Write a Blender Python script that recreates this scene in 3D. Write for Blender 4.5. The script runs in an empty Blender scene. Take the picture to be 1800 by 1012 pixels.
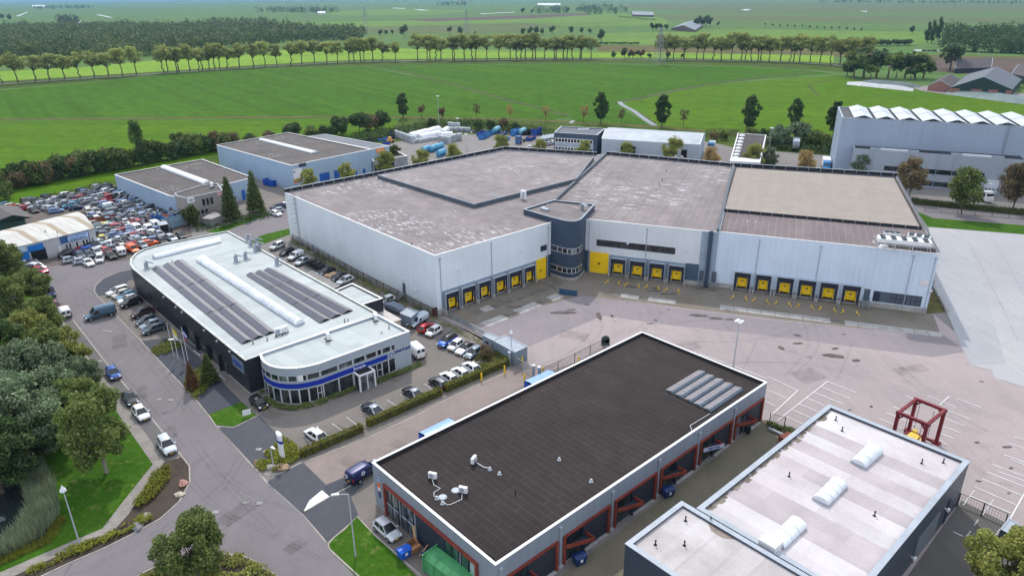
HAZE = 7e-5
import bpy, math, random
from mathutils import Vector, Matrix, noise
R = math.radians
rnd = random.Random(7)
SC = bpy.context.scene
COL = SC.collection
# ---------------------------------------------------------------- camera model
F_PX, PITCH, ROLL, CAMH = 1232.81, 0.3952324, -0.0092833, 58.0
def ray(x, y):
    u, v = x - 900.0, -(y - 506.0)
    c, s = math.cos(ROLL), math.sin(ROLL)
    u, v = c*u - s*v, s*u + c*v
    cp, sp = math.cos(PITCH), math.sin(PITCH)
    return Vector((u, F_PX*cp + v*sp, -F_PX*sp + v*cp))
def G(x, y, z=0.0):
    d = ray(x, y)
    if d.z > -2.0: d.z = -2.0
    t = (z - CAMH)/d.z
    return Vector((d.x*t, d.y*t, z))
def G2(x, y, z=0.0):
    return G(x, y, z).to_2d()
cam = bpy.data.objects.new('camera', bpy.data.cameras.new('camera'))
COL.objects.link(cam)
cp, sp = math.cos(PITCH), math.sin(PITCH)
X, U, Fw = Vector((1, 0, 0)), Vector((0, sp, cp)), Vector((0, cp, -sp))
c, s = math.cos(ROLL), math.sin(ROLL)
rx, ux = c*X + s*U, -s*X + c*U
m = Matrix((rx, ux, -Fw)).transposed().to_4x4()
m.translation = Vector((0, 0, CAMH))
cam.matrix_world = m
cam.data.sensor_width = 36.0
cam.data.lens = F_PX/1800*36
cam.data.clip_start = 0.5
cam.data.clip_end = 90000
SC.camera = cam
# ---------------------------------------------------------------- nodes
def C(r, g, b):
    f = lambda v: (v/255/12.92) if v/255 <= .04045 else ((v/255+.055)/1.055)**2.4
    return (f(r), f(g), f(b))
def C4(c): return (c[0], c[1], c[2], 1.0)
def nd(nt, typ, ins=None, **props):
    n = nt.nodes.new('ShaderNode'+typ)
    for k, v in props.items(): setattr(n, k, v)
    for k, v in (ins or {}).items():
        sk = n.inputs[k]
        if isinstance(v, bpy.types.NodeSocket): nt.links.new(v, sk)
        else:
            if isinstance(v, tuple) and len(v) == 3 and sk.type == 'RGBA': v = C4(v)
            sk.default_value = v
    return n
def mth(nt, op, a, b=0.0, c=0.0, clamp=False):
    n = nt.nodes.new('ShaderNodeMath'); n.operation = op; n.use_clamp = clamp
    for i, v in enumerate((a, b, c)):
        if isinstance(v, bpy.types.NodeSocket): nt.links.new(v, n.inputs[i])
        else: n.inputs[i].default_value = v
    return n.outputs[0]
def mixc(nt, f, a, b, bt='MIX'):
    n = nt.nodes.new('ShaderNodeMix'); n.data_type = 'RGBA'; n.blend_type = bt
    for i, v in ((0, f), (6, a), (7, b)):
        if isinstance(v, bpy.types.NodeSocket): nt.links.new(v, n.inputs[i])
        else: n.inputs[i].default_value = v if i == 0 else C4(v)
    return n.outputs[2]
def rng(nt, v, a, b, c=0.0, d=1.0):
    n = nd(nt, 'MapRange', {0: v, 1: a, 2: b, 3: c, 4: d}); n.clamp = True
    return n.outputs[0]
def noi(nt, vec, sc, det=4, rough=.55):
    return nd(nt, 'TexNoise', {'Vector': vec, 'Scale': sc, 'Detail': det, 'Roughness': rough}).outputs[0]
def begin(name):
    m = bpy.data.materials.new(name); m.use_nodes = True
    nt = m.node_tree; nt.nodes.clear()
    return m, nt, nd(nt, 'TexCoord')
def finish(nt, col, rough=.8, metal=0.0, bump=None, bs=.3, bd=.02, spec=.35, coat=0.0):
    p = nd(nt, 'BsdfPrincipled', {'Roughness': rough, 'Metallic': metal, 'Specular IOR Level': spec, 'Coat Weight': coat})
    if isinstance(col, tuple): p.inputs['Base Color'].default_value = C4(col)
    else: nt.links.new(col, p.inputs['Base Color'])
    if bump is not None:
        b = nd(nt, 'Bump', {'Height': bump, 'Strength': bs, 'Distance': bd})
        nt.links.new(b.outputs[0], p.inputs['Normal'])
    o = nd(nt, 'OutputMaterial', {0: p.outputs[0]})
    return p
def scl(nt, vec, s):
    return nd(nt, 'Mapping', {'Vector': vec, 'Scale': s}).outputs[0]
MATS = {}
def M(name, col, rough=.75, var=.18, sc=.5, fine=8.0, fv=.1, metal=0.0, bump=0.0, tint=None, ta=.5, spec=.35, coat=0):
    """plain weathered surface: broad blotches, fine grain, optional second tone in patches"""
    if name in MATS: return MATS[name]
    m, nt, tc = begin(name); v = tc.outputs['Object']
    a = noi(nt, v, sc, 5); b = noi(nt, v, fine, 3)
    k = mth(nt, 'ADD', rng(nt, a, .3, .7, 1-var, 1+var), rng(nt, b, .3, .7, -fv, fv))
    base = col
    if tint is not None:
        base = mixc(nt, mth(nt, 'MULTIPLY', rng(nt, noi(nt, v, sc*.7+.011, 6, .65), .42, .66), ta), col, tint)
    cm = nd(nt, 'CombineXYZ', {0: k, 1: k, 2: k}).outputs[0]
    colr = mixc(nt, 1.0, base, cm, 'MULTIPLY')
    finish(nt, colr, rough, metal, b if bump else None, bump, .02, spec, coat)
    MATS[name] = m
    return m
def clad(name, col, pitch=.33, rough=.55, dark=.75, joint=3.0, stain=.18, metal=0.0, horiz=False):
    """profiled sheet cladding: ribs along the wall, panel joints, rain streaks"""
    m, nt, tc = begin(name)
    so = nd(nt, 'SeparateXYZ', {0: tc.outputs['Object']}); sn = nd(nt, 'SeparateXYZ', {0: tc.outputs['Normal']})
    al = mth(nt, 'SUBTRACT', mth(nt, 'MULTIPLY', so.outputs[0], sn.outputs[1]), mth(nt, 'MULTIPLY', so.outputs[1], sn.outputs[0]))
    if horiz: al = so.outputs[2]
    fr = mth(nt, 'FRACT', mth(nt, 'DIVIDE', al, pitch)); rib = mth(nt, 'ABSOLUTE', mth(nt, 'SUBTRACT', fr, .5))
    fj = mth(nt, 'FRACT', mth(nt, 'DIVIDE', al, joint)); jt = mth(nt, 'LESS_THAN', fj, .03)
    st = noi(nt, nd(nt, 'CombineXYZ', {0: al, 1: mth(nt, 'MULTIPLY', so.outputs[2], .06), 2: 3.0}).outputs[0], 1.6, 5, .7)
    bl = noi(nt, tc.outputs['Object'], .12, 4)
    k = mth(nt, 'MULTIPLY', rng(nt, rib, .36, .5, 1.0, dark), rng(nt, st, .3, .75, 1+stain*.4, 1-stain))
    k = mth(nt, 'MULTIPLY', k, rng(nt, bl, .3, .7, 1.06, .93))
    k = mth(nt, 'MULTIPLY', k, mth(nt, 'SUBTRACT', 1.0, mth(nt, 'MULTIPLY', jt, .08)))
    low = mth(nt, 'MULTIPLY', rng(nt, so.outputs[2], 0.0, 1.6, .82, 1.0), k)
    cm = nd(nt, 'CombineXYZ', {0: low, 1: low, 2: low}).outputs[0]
    finish(nt, mixc(nt, 1.0, col, cm, 'MULTIPLY'), rough, metal, rib, .25, .03)
    return m
LUM = {'brown_bitumen_roof': .27, 'pale_membrane_roof': 1.0, 'rooflight_panels': 1.0, 'pinkish_membrane_roof': .78, 'grey_panel_wall': 1.05, 'white_membrane_roof': .74, 'silver_roof': .8, 'corrugated_grey': .8, 'lit_pasture': .72, 'lot_paving': 1.0, 'dock_apron': 1.2, 'unit_yard': .95, 'slate_paving': .9, 'dark_asphalt': .85, 'grey_concrete': .74, 'reed_blades': 2.0, 'willow_leaves': 1.7, 'green_leaves': 1.6, 'olive_leaves': 1.9, 'autumn_leaves': 1.5, 'brown_leaves': 1.5, 'rear_lot_asphalt': 1.0, 'lawn': .6, 'mid_pasture': .62, 'meadow_grass': .48, 'meadow_grass_fresh': .48, 'rough_verge': .5, 'avenue_leaves': 2.5, 'distant_leaves': 1.6, 'dark_leaves': 1.7, 'wood_leaves': 1.4, 'conifer_leaves': 1.6, 'light_concrete': .7, 'gravel_roof': .64}
def lum(n, d, *cs):
    k = LUM.get(n, d); return [(c[0]*k, c[1]*k, c[2]*k) for c in cs]
def roofing(name, col, tone2, seam=1.0, axis=0, roll=0.0, streak=0.0, scol=(.6, .6, .6), rough=.85, seamk=.86, sx=1.0, blot=.16, sf=2.6, small=1.0, rowk=0.0):
    """bitumen or membrane roof: lapped strips, butt joints, ponding marks and bleached streaks"""
    col, tone2 = lum(name, .64, col, tone2)
    m, nt, tc = begin(name); v = tc.outputs['Object']
    so = nd(nt, 'SeparateXYZ', {0: v}); a, b = so.outputs[axis], so.outputs[1-axis]
    wob = mth(nt, 'MULTIPLY', mth(nt, 'SUBTRACT', noi(nt, v, .7, 2), .5), .12)
    q = mth(nt, 'DIVIDE', mth(nt, 'ADD', b, wob), seam); row = mth(nt, 'FLOOR', q); fr = mth(nt, 'FRACT', q)
    rr = nd(nt, 'TexWhiteNoise', {'W': row}, noise_dimensions='1D').outputs[0]
    L = roll if roll else 9.0
    q2 = mth(nt, 'ADD', mth(nt, 'DIVIDE', a, L), mth(nt, 'MULTIPLY', rr, 7.0)); f2 = mth(nt, 'FRACT', q2)
    cell = nd(nt, 'TexWhiteNoise', {'Vector': nd(nt, 'CombineXYZ', {0: mth(nt, 'FLOOR', q2), 1: row, 2: 0.0}).outputs[0]}).outputs[0]
    sm = mth(nt, 'MAXIMUM', mth(nt, 'LESS_THAN', fr, .12), mth(nt, 'LESS_THAN', f2, .12/L*1.2))
    g = noi(nt, v, 6.0, 3); bl = noi(nt, v, .09, 6, .6)
    k = mth(nt, 'MULTIPLY', rng(nt, cell, 0, 1, .93, 1.07), rng(nt, g, .3, .7, .93, 1.07))
    base = mixc(nt, rng(nt, bl, .4, .62), col, tone2)
    if rowk: base = mixc(nt, mth(nt, 'GREATER_THAN', rr, rowk), base, (tone2[0]*.9, tone2[1]*.88, tone2[2]*.89))
    if roll: k = mth(nt, 'MULTIPLY', k, mth(nt, 'SUBTRACT', 1.0, mth(nt, 'MULTIPLY', sm, 1-seamk)))
    else: k = mth(nt, 'MULTIPLY', k, mth(nt, 'SUBTRACT', 1.0, mth(nt, 'MULTIPLY', mth(nt, 'LESS_THAN', fr, .06), 1-seamk)))
    k = mth(nt, 'MULTIPLY', k, rng(nt, noi(nt, v, .35, 5), .3, .7, 1-blot, 1+blot))
    cm = nd(nt, 'CombineXYZ', {0: k, 1: k, 2: k}).outputs[0]
    out = mixc(nt, 1.0, base, cm, 'MULTIPLY')
    if streak:
        sv = nd(nt, 'CombineXYZ', {0: mth(nt, 'MULTIPLY', a, .34*sx), 1: mth(nt, 'MULTIPLY', b, sf), 2: 0.0}).outputs[0]
        s1 = rng(nt, noi(nt, sv, 1.0, 3, .5), .56, .62)
        s2 = rng(nt, noi(nt, v, .055*small, 5, .6), .60-.2*streak, .68-.2*streak)
        s3 = rng(nt, noi(nt, v, 1.3, 3), .35, .6)
        out = mixc(nt, mth(nt, 'MULTIPLY', mth(nt, 'MULTIPLY', s1, s2), mth(nt, 'MULTIPLY', s3, .85)), out, scol)
    finish(nt, out, rough, 0, g, .2, .02)
    return m
def grassy(name, c1, c2, c3, sc=.05, stripe=0.0, sd=(1.0, 0.0), sw=3.0, rough=.9, fine=1.5, dry=None):
    c1, c2, c3 = lum(name, .56, c1, c2, c3)
    m, nt, tc = begin(name); v = tc.outputs['Object']
    a = noi(nt, v, sc, 6, .6); b = noi(nt, v, sc*7, 5, .65); g = noi(nt, v, fine, 4, .7)
    o = mixc(nt, rng(nt, a, .35, .65), c1, c2); o = mixc(nt, rng(nt, b, .45, .75, 0, .6), o, c3)
    if dry is not None: o = mixc(nt, rng(nt, noi(nt, v, sc*3+.3, 6, .7), .56, .72, 0, .75), o, dry)
    k = rng(nt, g, .25, .75, .7, 1.28)
    if stripe:
        so = nd(nt, 'SeparateXYZ', {0: v})
        t = mth(nt, 'ADD', mth(nt, 'MULTIPLY', so.outputs[0], sd[0]), mth(nt, 'MULTIPLY', so.outputs[1], sd[1]))
        w = noi(nt, nd(nt, 'CombineXYZ', {0: mth(nt, 'DIVIDE', t, sw), 1: mth(nt, 'MULTIPLY', so.outputs[1], .004), 2: 0.0}).outputs[0], 1.0, 3, .6)
        k = mth(nt, 'MULTIPLY', k, rng(nt, w, .3, .7, 1-stripe, 1+stripe))
    cm = nd(nt, 'CombineXYZ', {0: k, 1: k, 2: k}).outputs[0]
    finish(nt, mixc(nt, 1.0, o, cm, 'MULTIPLY'), rough, 0, g, .4, .05, .05)
    return m
def leafm(name, c1, c2, c3, trans=.3, nsc=.5):
    m, nt, tc = begin(name)
    ri = nd(nt, 'NewGeometry').outputs['Random Per Island']
    oi = nd(nt, 'ObjectInfo').outputs['Random']
    cl = noi(nt, tc.outputs['Object'], nsc, 3)
    c1, c2, c3 = lum(name, 1.3, c1, c2, c3)
    o = mixc(nt, rng(nt, ri, 0, .7), c1, c2); o = mixc(nt, rng(nt, ri, .72, 1.0, 0, .8), o, c3)
    k = mth(nt, 'MULTIPLY', rng(nt, cl, .3, .7, .7, 1.25), rng(nt, oi, 0, 1, .82, 1.2))
    cm = nd(nt, 'CombineXYZ', {0: k, 1: k, 2: k}).outputs[0]
    o = mixc(nt, 1.0, o, cm, 'MULTIPLY')
    d = nd(nt, 'BsdfPrincipled', {'Base Color': o, 'Roughness': .65, 'Specular IOR Level': .2})
    t = nd(nt, 'BsdfTranslucent', {'Color': o})
    x = nd(nt, 'MixShader', {0: trans, 1: d.outputs[0], 2: t.outputs[0]})
    nd(nt, 'OutputMaterial', {0: x.outputs[0]})
    return m
def carpaint():
    m, nt, tc = begin('car_paint')
    oi = nd(nt, 'ObjectInfo').outputs['Color']
    g = noi(nt, tc.outputs['Object'], 3.0, 3)
    k = rng(nt, g, .3, .7, .94, 1.04); cm = nd(nt, 'CombineXYZ', {0: k, 1: k, 2: k}).outputs[0]
    finish(nt, mixc(nt, 1.0, oi, cm, 'MULTIPLY'), .32, .15, None, spec=.4, coat=.2)
    return m
def glassm(name, c1, c2, rough=.06, sc=.5):
    m, nt, tc = begin(name); v = tc.outputs['Object']
    f = rng(nt, noi(nt, scl(nt, v, (1, 1, .6)), sc, 3, .6), .42, .6)
    f2 = nd(nt, 'TexVoronoi', {'Vector': v, 'Scale': sc*1.7}).outputs['Color']
    o = mixc(nt, f, c1, c2); o = mixc(nt, .25, o, f2, 'MULTIPLY')
    finish(nt, o, rough, 0, None, spec=.6)
    return m
# ---------------------------------------------------------------- mesh building
class MB:
    def __init__(s): s.v, s.f, s.m = [], [], []
    def add(s, vs, fs, mi=0, T=None):
        n = len(s.v)
        s.v += [tuple(T @ Vector(p)) for p in vs] if T is not None else [tuple(p) for p in vs]
        s.f += [tuple(i+n for i in f) for f in fs]; s.m += [mi]*len(fs)
        return s
    def box(s, x0, x1, y0, y1, z0, z1, mi=0, T=None):
        vs = [(x, y, z) for z in (z0, z1) for y in (y0, y1) for x in (x0, x1)]
        return s.add(vs, [(0, 2, 3, 1), (4, 5, 7, 6), (0, 1, 5, 4), (2, 6, 7, 3), (0, 4, 6, 2), (1, 3, 7, 5)], mi, T)
    def prism(s, poly, z0, z1, mi=0, cap=True, T=None):
        n = len(poly)
        vs = [(p[0], p[1], z0) for p in poly] + [(p[0], p[1], z1) for p in poly]
        fs = [(i, (i+1) % n, n+(i+1) % n, n+i) for i in range(n)]
        if cap: fs += [tuple(range(n-1, -1, -1)), tuple(range(n, 2*n))]
        return s.add(vs, fs, mi, T)
    def tube(s, pts, r, n=6, mi=0, T=None, cap=True):
        pts = [Vector(p) for p in pts]; k = len(pts)
        rr = r if isinstance(r, (list, tuple)) else [r]*k
        vs, fs = [], []
        for i, p in enumerate(pts):
            d = (pts[min(i+1, k-1)] - pts[max(i-1, 0)]).normalized()
            a = Vector((0, 0, 1)) if abs(d.z) < .9 else Vector((1, 0, 0))
            u = d.cross(a).normalized(); w = d.cross(u)
            vs += [p + rr[i]*(math.cos(2*math.pi*j/n)*u + math.sin(2*math.pi*j/n)*w) for j in range(n)]
        for i in range(k-1):
            fs += [(i*n+j, (i+1)*n+j, (i+1)*n+(j+1) % n, i*n+(j+1) % n) for j in range(n)]
        if cap: fs += [tuple(range(n)), tuple(range((k-1)*n+n-1, (k-1)*n-1, -1))]
        return s.add(vs, fs, mi, T)
    def bar(s, p, q, w, h, mi=0, T=None):
        p, q = Vector(p), Vector(q); d = (q-p); L = d.length; d.normalize()
        a = Vector((0, 0, 1)) if abs(d.z) < .95 else Vector((1, 0, 0))
        u = d.cross(a).normalized()*w/2; v = u.cross(d).normalized()*h/2
        vs = [p-u-v, p+u-v, p+u+v, p-u+v, q-u-v, q+u-v, q+u+v, q-u+v]
        return s.add(vs, [(0, 3, 2, 1), (4, 5, 6, 7), (0, 1, 5, 4), (1, 2, 6, 5), (2, 3, 7, 6), (3, 0, 4, 7)], mi, T)
    def lathe(s, prof, n=10, mi=0, T=None):
        vs = [(r*math.cos(2*math.pi*j/n), r*math.sin(2*math.pi*j/n), z) for r, z in prof for j in range(n)]
        fs = [(i*n+j, i*n+(j+1) % n, (i+1)*n+(j+1) % n, (i+1)*n+j) for i in range(len(prof)-1) for j in range(n)]
        fs += [tuple(range(n-1, -1, -1)), tuple((len(prof)-1)*n+j for j in range(n))]
        return s.add(vs, fs, mi, T)
    def mesh(s, name, mats, smooth=False):
        me = bpy.data.meshes.new(name); me.from_pydata(s.v, [], s.f)
        for m in (mats if isinstance(mats, (list, tuple)) else [mats]): me.materials.append(m)
        if any(s.m): me.polygons.foreach_set('material_index', s.m)
        if smooth:
            me.polygons.foreach_set('use_smooth', [True]*len(me.polygons))
            if smooth is not True: me.set_sharp_from_angle(angle=R(smooth))
        me.update()
        return me
    def build(s, name, mats, parent=None, smooth=False, loc=None):
        o = bpy.data.objects.new(name, s.mesh(name, mats, smooth)); COL.objects.link(o)
        if parent: o.parent = parent
        if loc is not None: o.location = loc
        return o
def tag(o, label, cat, group=None, kind=None):
    if label: o['label'] = label
    if cat: o['category'] = cat
    if group: o['group'] = group
    if kind: o['kind'] = kind
    return o
def thing(name, label, cat, loc=(0, 0, 0), rz=0.0, group=None):
    o = bpy.data.objects.new(name, None); COL.objects.link(o)
    o.empty_display_size = .3
    o.location = loc; o.rotation_euler = (0, 0, rz)
    return tag(o, label, cat, group)
def dup(root, loc=None, rz=None, label=None, group=None, scale=None, color=None, cat=None):
    r = root.copy(); COL.objects.link(r)
    if loc is not None: r.location = loc
    if rz is not None: r.rotation_euler = (0, 0, rz)
    if scale is not None: r.scale = scale if hasattr(scale, '__len__') else (scale,)*3
    if label: r['label'] = label
    if group: r['group'] = group
    if cat: r['category'] = cat
    if color: r.color = C4(color)
    for ch in list(root.children):
        c = ch.copy(); COL.objects.link(c); c.parent = r
        if color: c.color = C4(color)
        for g in ch.children:
            d = g.copy(); COL.objects.link(d); d.parent = c
            if color: d.color = C4(color)
    return r
def struct(o):
    o['kind'] = 'structure'; return o
def sheet(name, px, z, mat, kind='structure', thick=0.0):
    """a flat ground area from its outline"""
    pts = [G(x, y, 0) for x, y in px]
    a = sum(pts[i].x*pts[(i+1) % len(pts)].y - pts[(i+1) % len(pts)].x*pts[i].y for i in range(len(pts)))
    if a < 0: pts.reverse()
    mb = MB()
    if thick: mb.prism(pts, z-thick, z)
    else: mb.add([(p.x, p.y, z) for p in pts], [tuple(range(len(pts)))])
    o = mb.build(name, mat); o['kind'] = kind
    return o
def strip_pts(px, w, closed=False):
    P = [G2(x, y) for x, y in px]; L, Rr = [], []
    for i, p in enumerate(P):
        a, b = P[max(i-1, 0)], P[min(i+1, len(P)-1)]
        d = (b-a).normalized(); n = Vector((-d.y, d.x))*w/2
        L.append(p+n); Rr.append(p-n)
    return L, Rr
def ribbon(mb, px, w, z0, z1=None, mi=0):
    L, Rr = strip_pts(px, w)
    for i in range(len(L)-1):
        q = [Rr[i], Rr[i+1], L[i+1], L[i]]
        if z1 is None: mb.add([(p.x, p.y, z0) for p in q], [(0, 1, 2, 3)], mi)
        else: mb.prism(q, z0, z1, mi)
    return mb
def text_mesh(txt, size, bold=0.0, ext=.015, font_sx=1.0):
    cu = bpy.data.curves.new('lettering', 'FONT'); cu.body = txt; cu.size = size; cu.extrude = ext
    cu.offset = bold; cu.align_x = 'CENTER'; cu.align_y = 'CENTER'
    o = bpy.data.objects.new('lettering', cu); COL.objects.link(o)
    me = bpy.data.meshes.new_from_object(o.evaluated_get(bpy.context.evaluated_depsgraph_get()))
    bpy.data.objects.remove(o); bpy.data.curves.remove(cu)
    return me
class Bld:
    """a building on the world plan points P (counter-clockwise), height h; its parts live in its own frame"""
    def __init__(s, name, label, cat, P, h, group=None, z0=0.0):
        P = [Vector((p[0], p[1])) for p in P]
        s.o = P[0].copy(); d = (P[1]-P[0]); s.a = math.atan2(d.y, d.x); s.h = h; s.z0 = z0
        s.T = thing(name, label, cat, (s.o.x, s.o.y, 0), s.a, group)
        s.P = [s.loc(p) for p in P]
    def loc(s, p):
        d = Vector((p[0], p[1])) - s.o; c, q = math.cos(-s.a), math.sin(-s.a)
        return Vector((c*d.x - q*d.y, q*d.x + c*d.y))
    def l(s, px, py, z): return s.loc(G2(px, py, z))
    def edge(s, i):
        a, b = s.P[i], s.P[(i+1) % len(s.P)]; d = (b-a); L = d.length; d = d/L
        return a, d, Vector((d.y, -d.x)), L
    def w(s, i, px, py, off=0.0):
        a, d, n, L = s.edge(i); a = a + n*off
        r = ray(px, py); c, q = math.cos(-s.a), math.sin(-s.a)
        rl = Vector((c*r.x - q*r.y, q*r.x + c*r.y)); o = s.loc((0, 0))
        t = (a-o).dot(n)/rl.dot(n)
        return (o + rl*t - a).dot(d), CAMH + r.z*t
    def wp(s, i, sd, z, dd):
        a, d, n, L = s.edge(i); p = a + d*sd + n*dd
        return Vector((p.x, p.y, z))
    def wbox(s, mb, i, s0, s1, z0, z1, d0, d1, mi=0):
        if s0 > s1: s0, s1 = s1, s0
        q = [s.wp(i, s0, 0, d1), s.wp(i, s1, 0, d1), s.wp(i, s1, 0, d0), s.wp(i, s0, 0, d0)]
        return mb.prism([(p.x, p.y) for p in q], min(z0, z1), max(z0, z1), mi)
    def part(s, name, mb, mats, parent=None, smooth=False, label=None):
        o = mb.build(name, mats, parent or s.T, smooth)
        if label: o['label'] = label
        return o
    def inset(s, d, P=None):
        P = P or s.P; n = len(P); out = []
        for i in range(n):
            a, b, c = P[i-1], P[i], P[(i+1) % n]
            d1, d2 = (b-a).normalized(), (c-b).normalized()
            n1, n2 = Vector((-d1.y, d1.x)), Vector((-d2.y, d2.x))
            k = 1 + n1.dot(n2)
            out.append(b + (n1+n2)*(d/max(k, .3)))
        return out
    def shell(s, wall, roof, cop, par=.35, cw=.3, copz=.05, plinth=None, ph=.4, inner=None):
        mb = MB(); mb.prism(s.P, s.z0, s.h, 0, cap=False); s.walls = s.part('wall', mb, wall)
        I = s.inset(cw); n = len(I); mb = MB()
        mb.prism([(p.x, p.y) for p in I][::-1], s.h-par, s.h, 0, cap=False)
        s.part('parapet', mb, inner or wall)
        mb = MB(); mb.add([(p.x, p.y, s.h-par) for p in I], [tuple(range(n))]); s.roof = s.part('roof', mb, roof)
        O = s.inset(-.05); mb = MB(); I2 = s.inset(cw+.02)
        for i in range(n):
            j = (i+1) % n; q = [O[i], O[j], I2[j], I2[i]]
            mb.prism(q, s.h-.02, s.h+copz)
        s.cop = s.part('coping', mb, cop)
        if plinth:
            mb = MB(); mb.prism(s.inset(-.04), s.z0-.3, ph, 0); s.part('plinth', mb, plinth)
    def window(s, i, s0, s1, z0, z1, frame, glass, n=1, rows=1, fw=.06, d=.05, name='window', parent=None):
        if s0 > s1: s0, s1 = s1, s0
        mb = MB(); dz = (z1-z0)/rows; ds = (s1-s0)/n
        for k in range(n+1): s.wbox(mb, i, s0+k*ds-fw/2, s0+k*ds+fw/2, z0, z1, 0, d)
        for k in range(rows+1): s.wbox(mb, i, s0+fw/2, s1-fw/2, z0+k*dz-fw/2, z0+k*dz+fw/2, 0, d-.006)
        f = s.part(name, mb, frame, parent)
        if not parent:
            mb = MB(); s.wbox(mb, i, s0, s1, z0, z1, -.05, .02); o = s.part('pane', mb, glass, f)
        return f
    def panel(s, name, i, s0, s1, z0, z1, d0, d1, mat, parent=None, label=None):
        mb = MB(); s.wbox(mb, i, s0, s1, z0, z1, d0, d1); return s.part(name, mb, mat, parent, label=label)
    def text(s, txt, i, sd, z, dd, size, mat, parent=None, bold=.01, sx=1.0, rot=0.0, name='lettering'):
        me = text_mesh(txt, size, bold); me.materials.clear(); me.materials.append(mat)
        o = bpy.data.objects.new(name, me); COL.objects.link(o); o.parent = parent or s.T
        a, d, n, L = s.edge(i); p = s.wp(i, sd, z, dd)
        mt = Matrix(((d.x, 0, n.x, p.x), (d.y, 0, n.y, p.y), (0, 1, 0, p.z), (0, 0, 0, 1)))
        o.matrix_local = mt @ Matrix.Rotation(rot, 4, 'Z') @ Matrix.Scale(sx, 4, (1, 0, 0))
        return o
# ---------------------------------------------------------------- light, sky, air
SUN_EL, SUN_AZ = 46.0, -7.0
w = bpy.data.worlds.new('World'); SC.world = w; w.use_nodes = True
nt = w.node_tree; nt.nodes.clear()
sky = nt.nodes.new('ShaderNodeTexSky'); sky.sky_type = 'NISHITA'; sky.sun_disc = False
sky.sun_elevation = R(SUN_EL); sky.sun_rotation = R(SUN_AZ); sky.air_density = 1.0; sky.dust_density = 2.0; sky.ozone_density = 1.0
tcw = nt.nodes.new('ShaderNodeTexCoord')
cl = nd(nt, 'TexNoise', {'Vector': scl(nt, tcw.outputs['Generated'], (1, 1, 3)), 'Scale': 2.2, 'Detail': 6.0}).outputs[0]
f = rng(nt, cl, .3, .6, .7, .97)
out = mixc(nt, f, sky.outputs[0], (8.1, 8.75, 9.9))       # thin broken cloud under the blue
bg = nd(nt, 'Background', {0: out, 1: .12}); nd(nt, 'OutputWorld', {0: bg.outputs[0]})
sd = bpy.data.lights.new('sun', 'SUN'); sd.energy = 2.3; sd.angle = R(1.5); sd.color = (1, .95, .87)
so_ = bpy.data.objects.new('sun', sd); COL.objects.link(so_)
so_.rotation_euler = (R(-(90-SUN_EL)), 0, R(-SUN_AZ)); so_.location = (0, 100, 120)
SC.view_settings.view_transform = 'Standard'; SC.view_settings.look = 'None'
SC.view_settings.exposure = 0.15; SC.view_settings.gamma = 1.0
SC.cycles.use_denoising = True
SC.cycles.max_bounces = 6; SC.cycles.diffuse_bounces = 3; SC.cycles.glossy_bounces = 3
SC.cycles.transmission_bounces = 3; SC.cycles.transparent_max_bounces = 6; SC.cycles.volume_bounces = 0
SC.cycles.caustics_reflective = False; SC.cycles.caustics_refractive = False
hm = bpy.data.materials.new('haze_air'); hm.use_nodes = True; hn = hm.node_tree; hn.nodes.clear()
pv = nd(hn, 'VolumePrincipled', {'Color': (.33, .60, .88), 'Density': HAZE, 'Anisotropy': .1}); ho = hn.nodes.new('ShaderNodeOutputMaterial')
hn.links.new(pv.outputs[0], ho.inputs['Volume'])
mb = MB(); mb.box(-14000, 14000, -400, 24000, -1.5, 64.0)
tag(mb.build('haze', hm), 'thin blue haze over the far polder', None, None, 'stuff')
# ---------------------------------------------------------------- materials
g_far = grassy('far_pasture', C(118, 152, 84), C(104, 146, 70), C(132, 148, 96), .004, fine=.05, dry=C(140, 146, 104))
g_a = grassy('meadow_grass', C(84, 134, 30), C(95, 144, 28), C(106, 150, 42), .01, .16, (.8, .6), 7.0, fine=.15)
g_b = grassy('meadow_grass_fresh', C(100, 150, 26), C(116, 157, 24), C(124, 156, 42), .012, .12, (.1, 1.0), 6.0, fine=.15)
g_bright = grassy('lit_pasture', C(132, 172, 56), C(146, 180, 62), C(120, 160, 52), .02, fine=.15)
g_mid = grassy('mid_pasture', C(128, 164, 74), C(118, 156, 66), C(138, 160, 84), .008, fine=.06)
g_verge = grassy('rough_verge', C(86, 118, 44), C(104, 130, 52), C(124, 126, 70), .05, fine=.4, dry=C(136, 124, 82))
g_dry = grassy('dry_verge', C(136, 124, 84), C(112, 116, 60), C(150, 134, 96), .06, fine=.4)
g_lawn = grassy('lawn', C(64, 112, 24), C(84, 128, 36), C(96, 124, 50), .16, fine=1.6, dry=C(136, 132, 84))
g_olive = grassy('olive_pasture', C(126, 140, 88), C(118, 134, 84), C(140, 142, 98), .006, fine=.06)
m_plough = grassy('ploughed_soil', C(128, 110, 100), C(118, 104, 98), C(138, 122, 110), .006, .06, (1, .2), 20, fine=.06)
def watermat():
    m, nt, tc = begin('water'); v = tc.outputs['Object']
    finish(nt, (.02, .028, .028), .04, 0, noi(nt, v, 1.2, 3), .03, .02, .6)
    return m
m_water = watermat()
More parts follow.
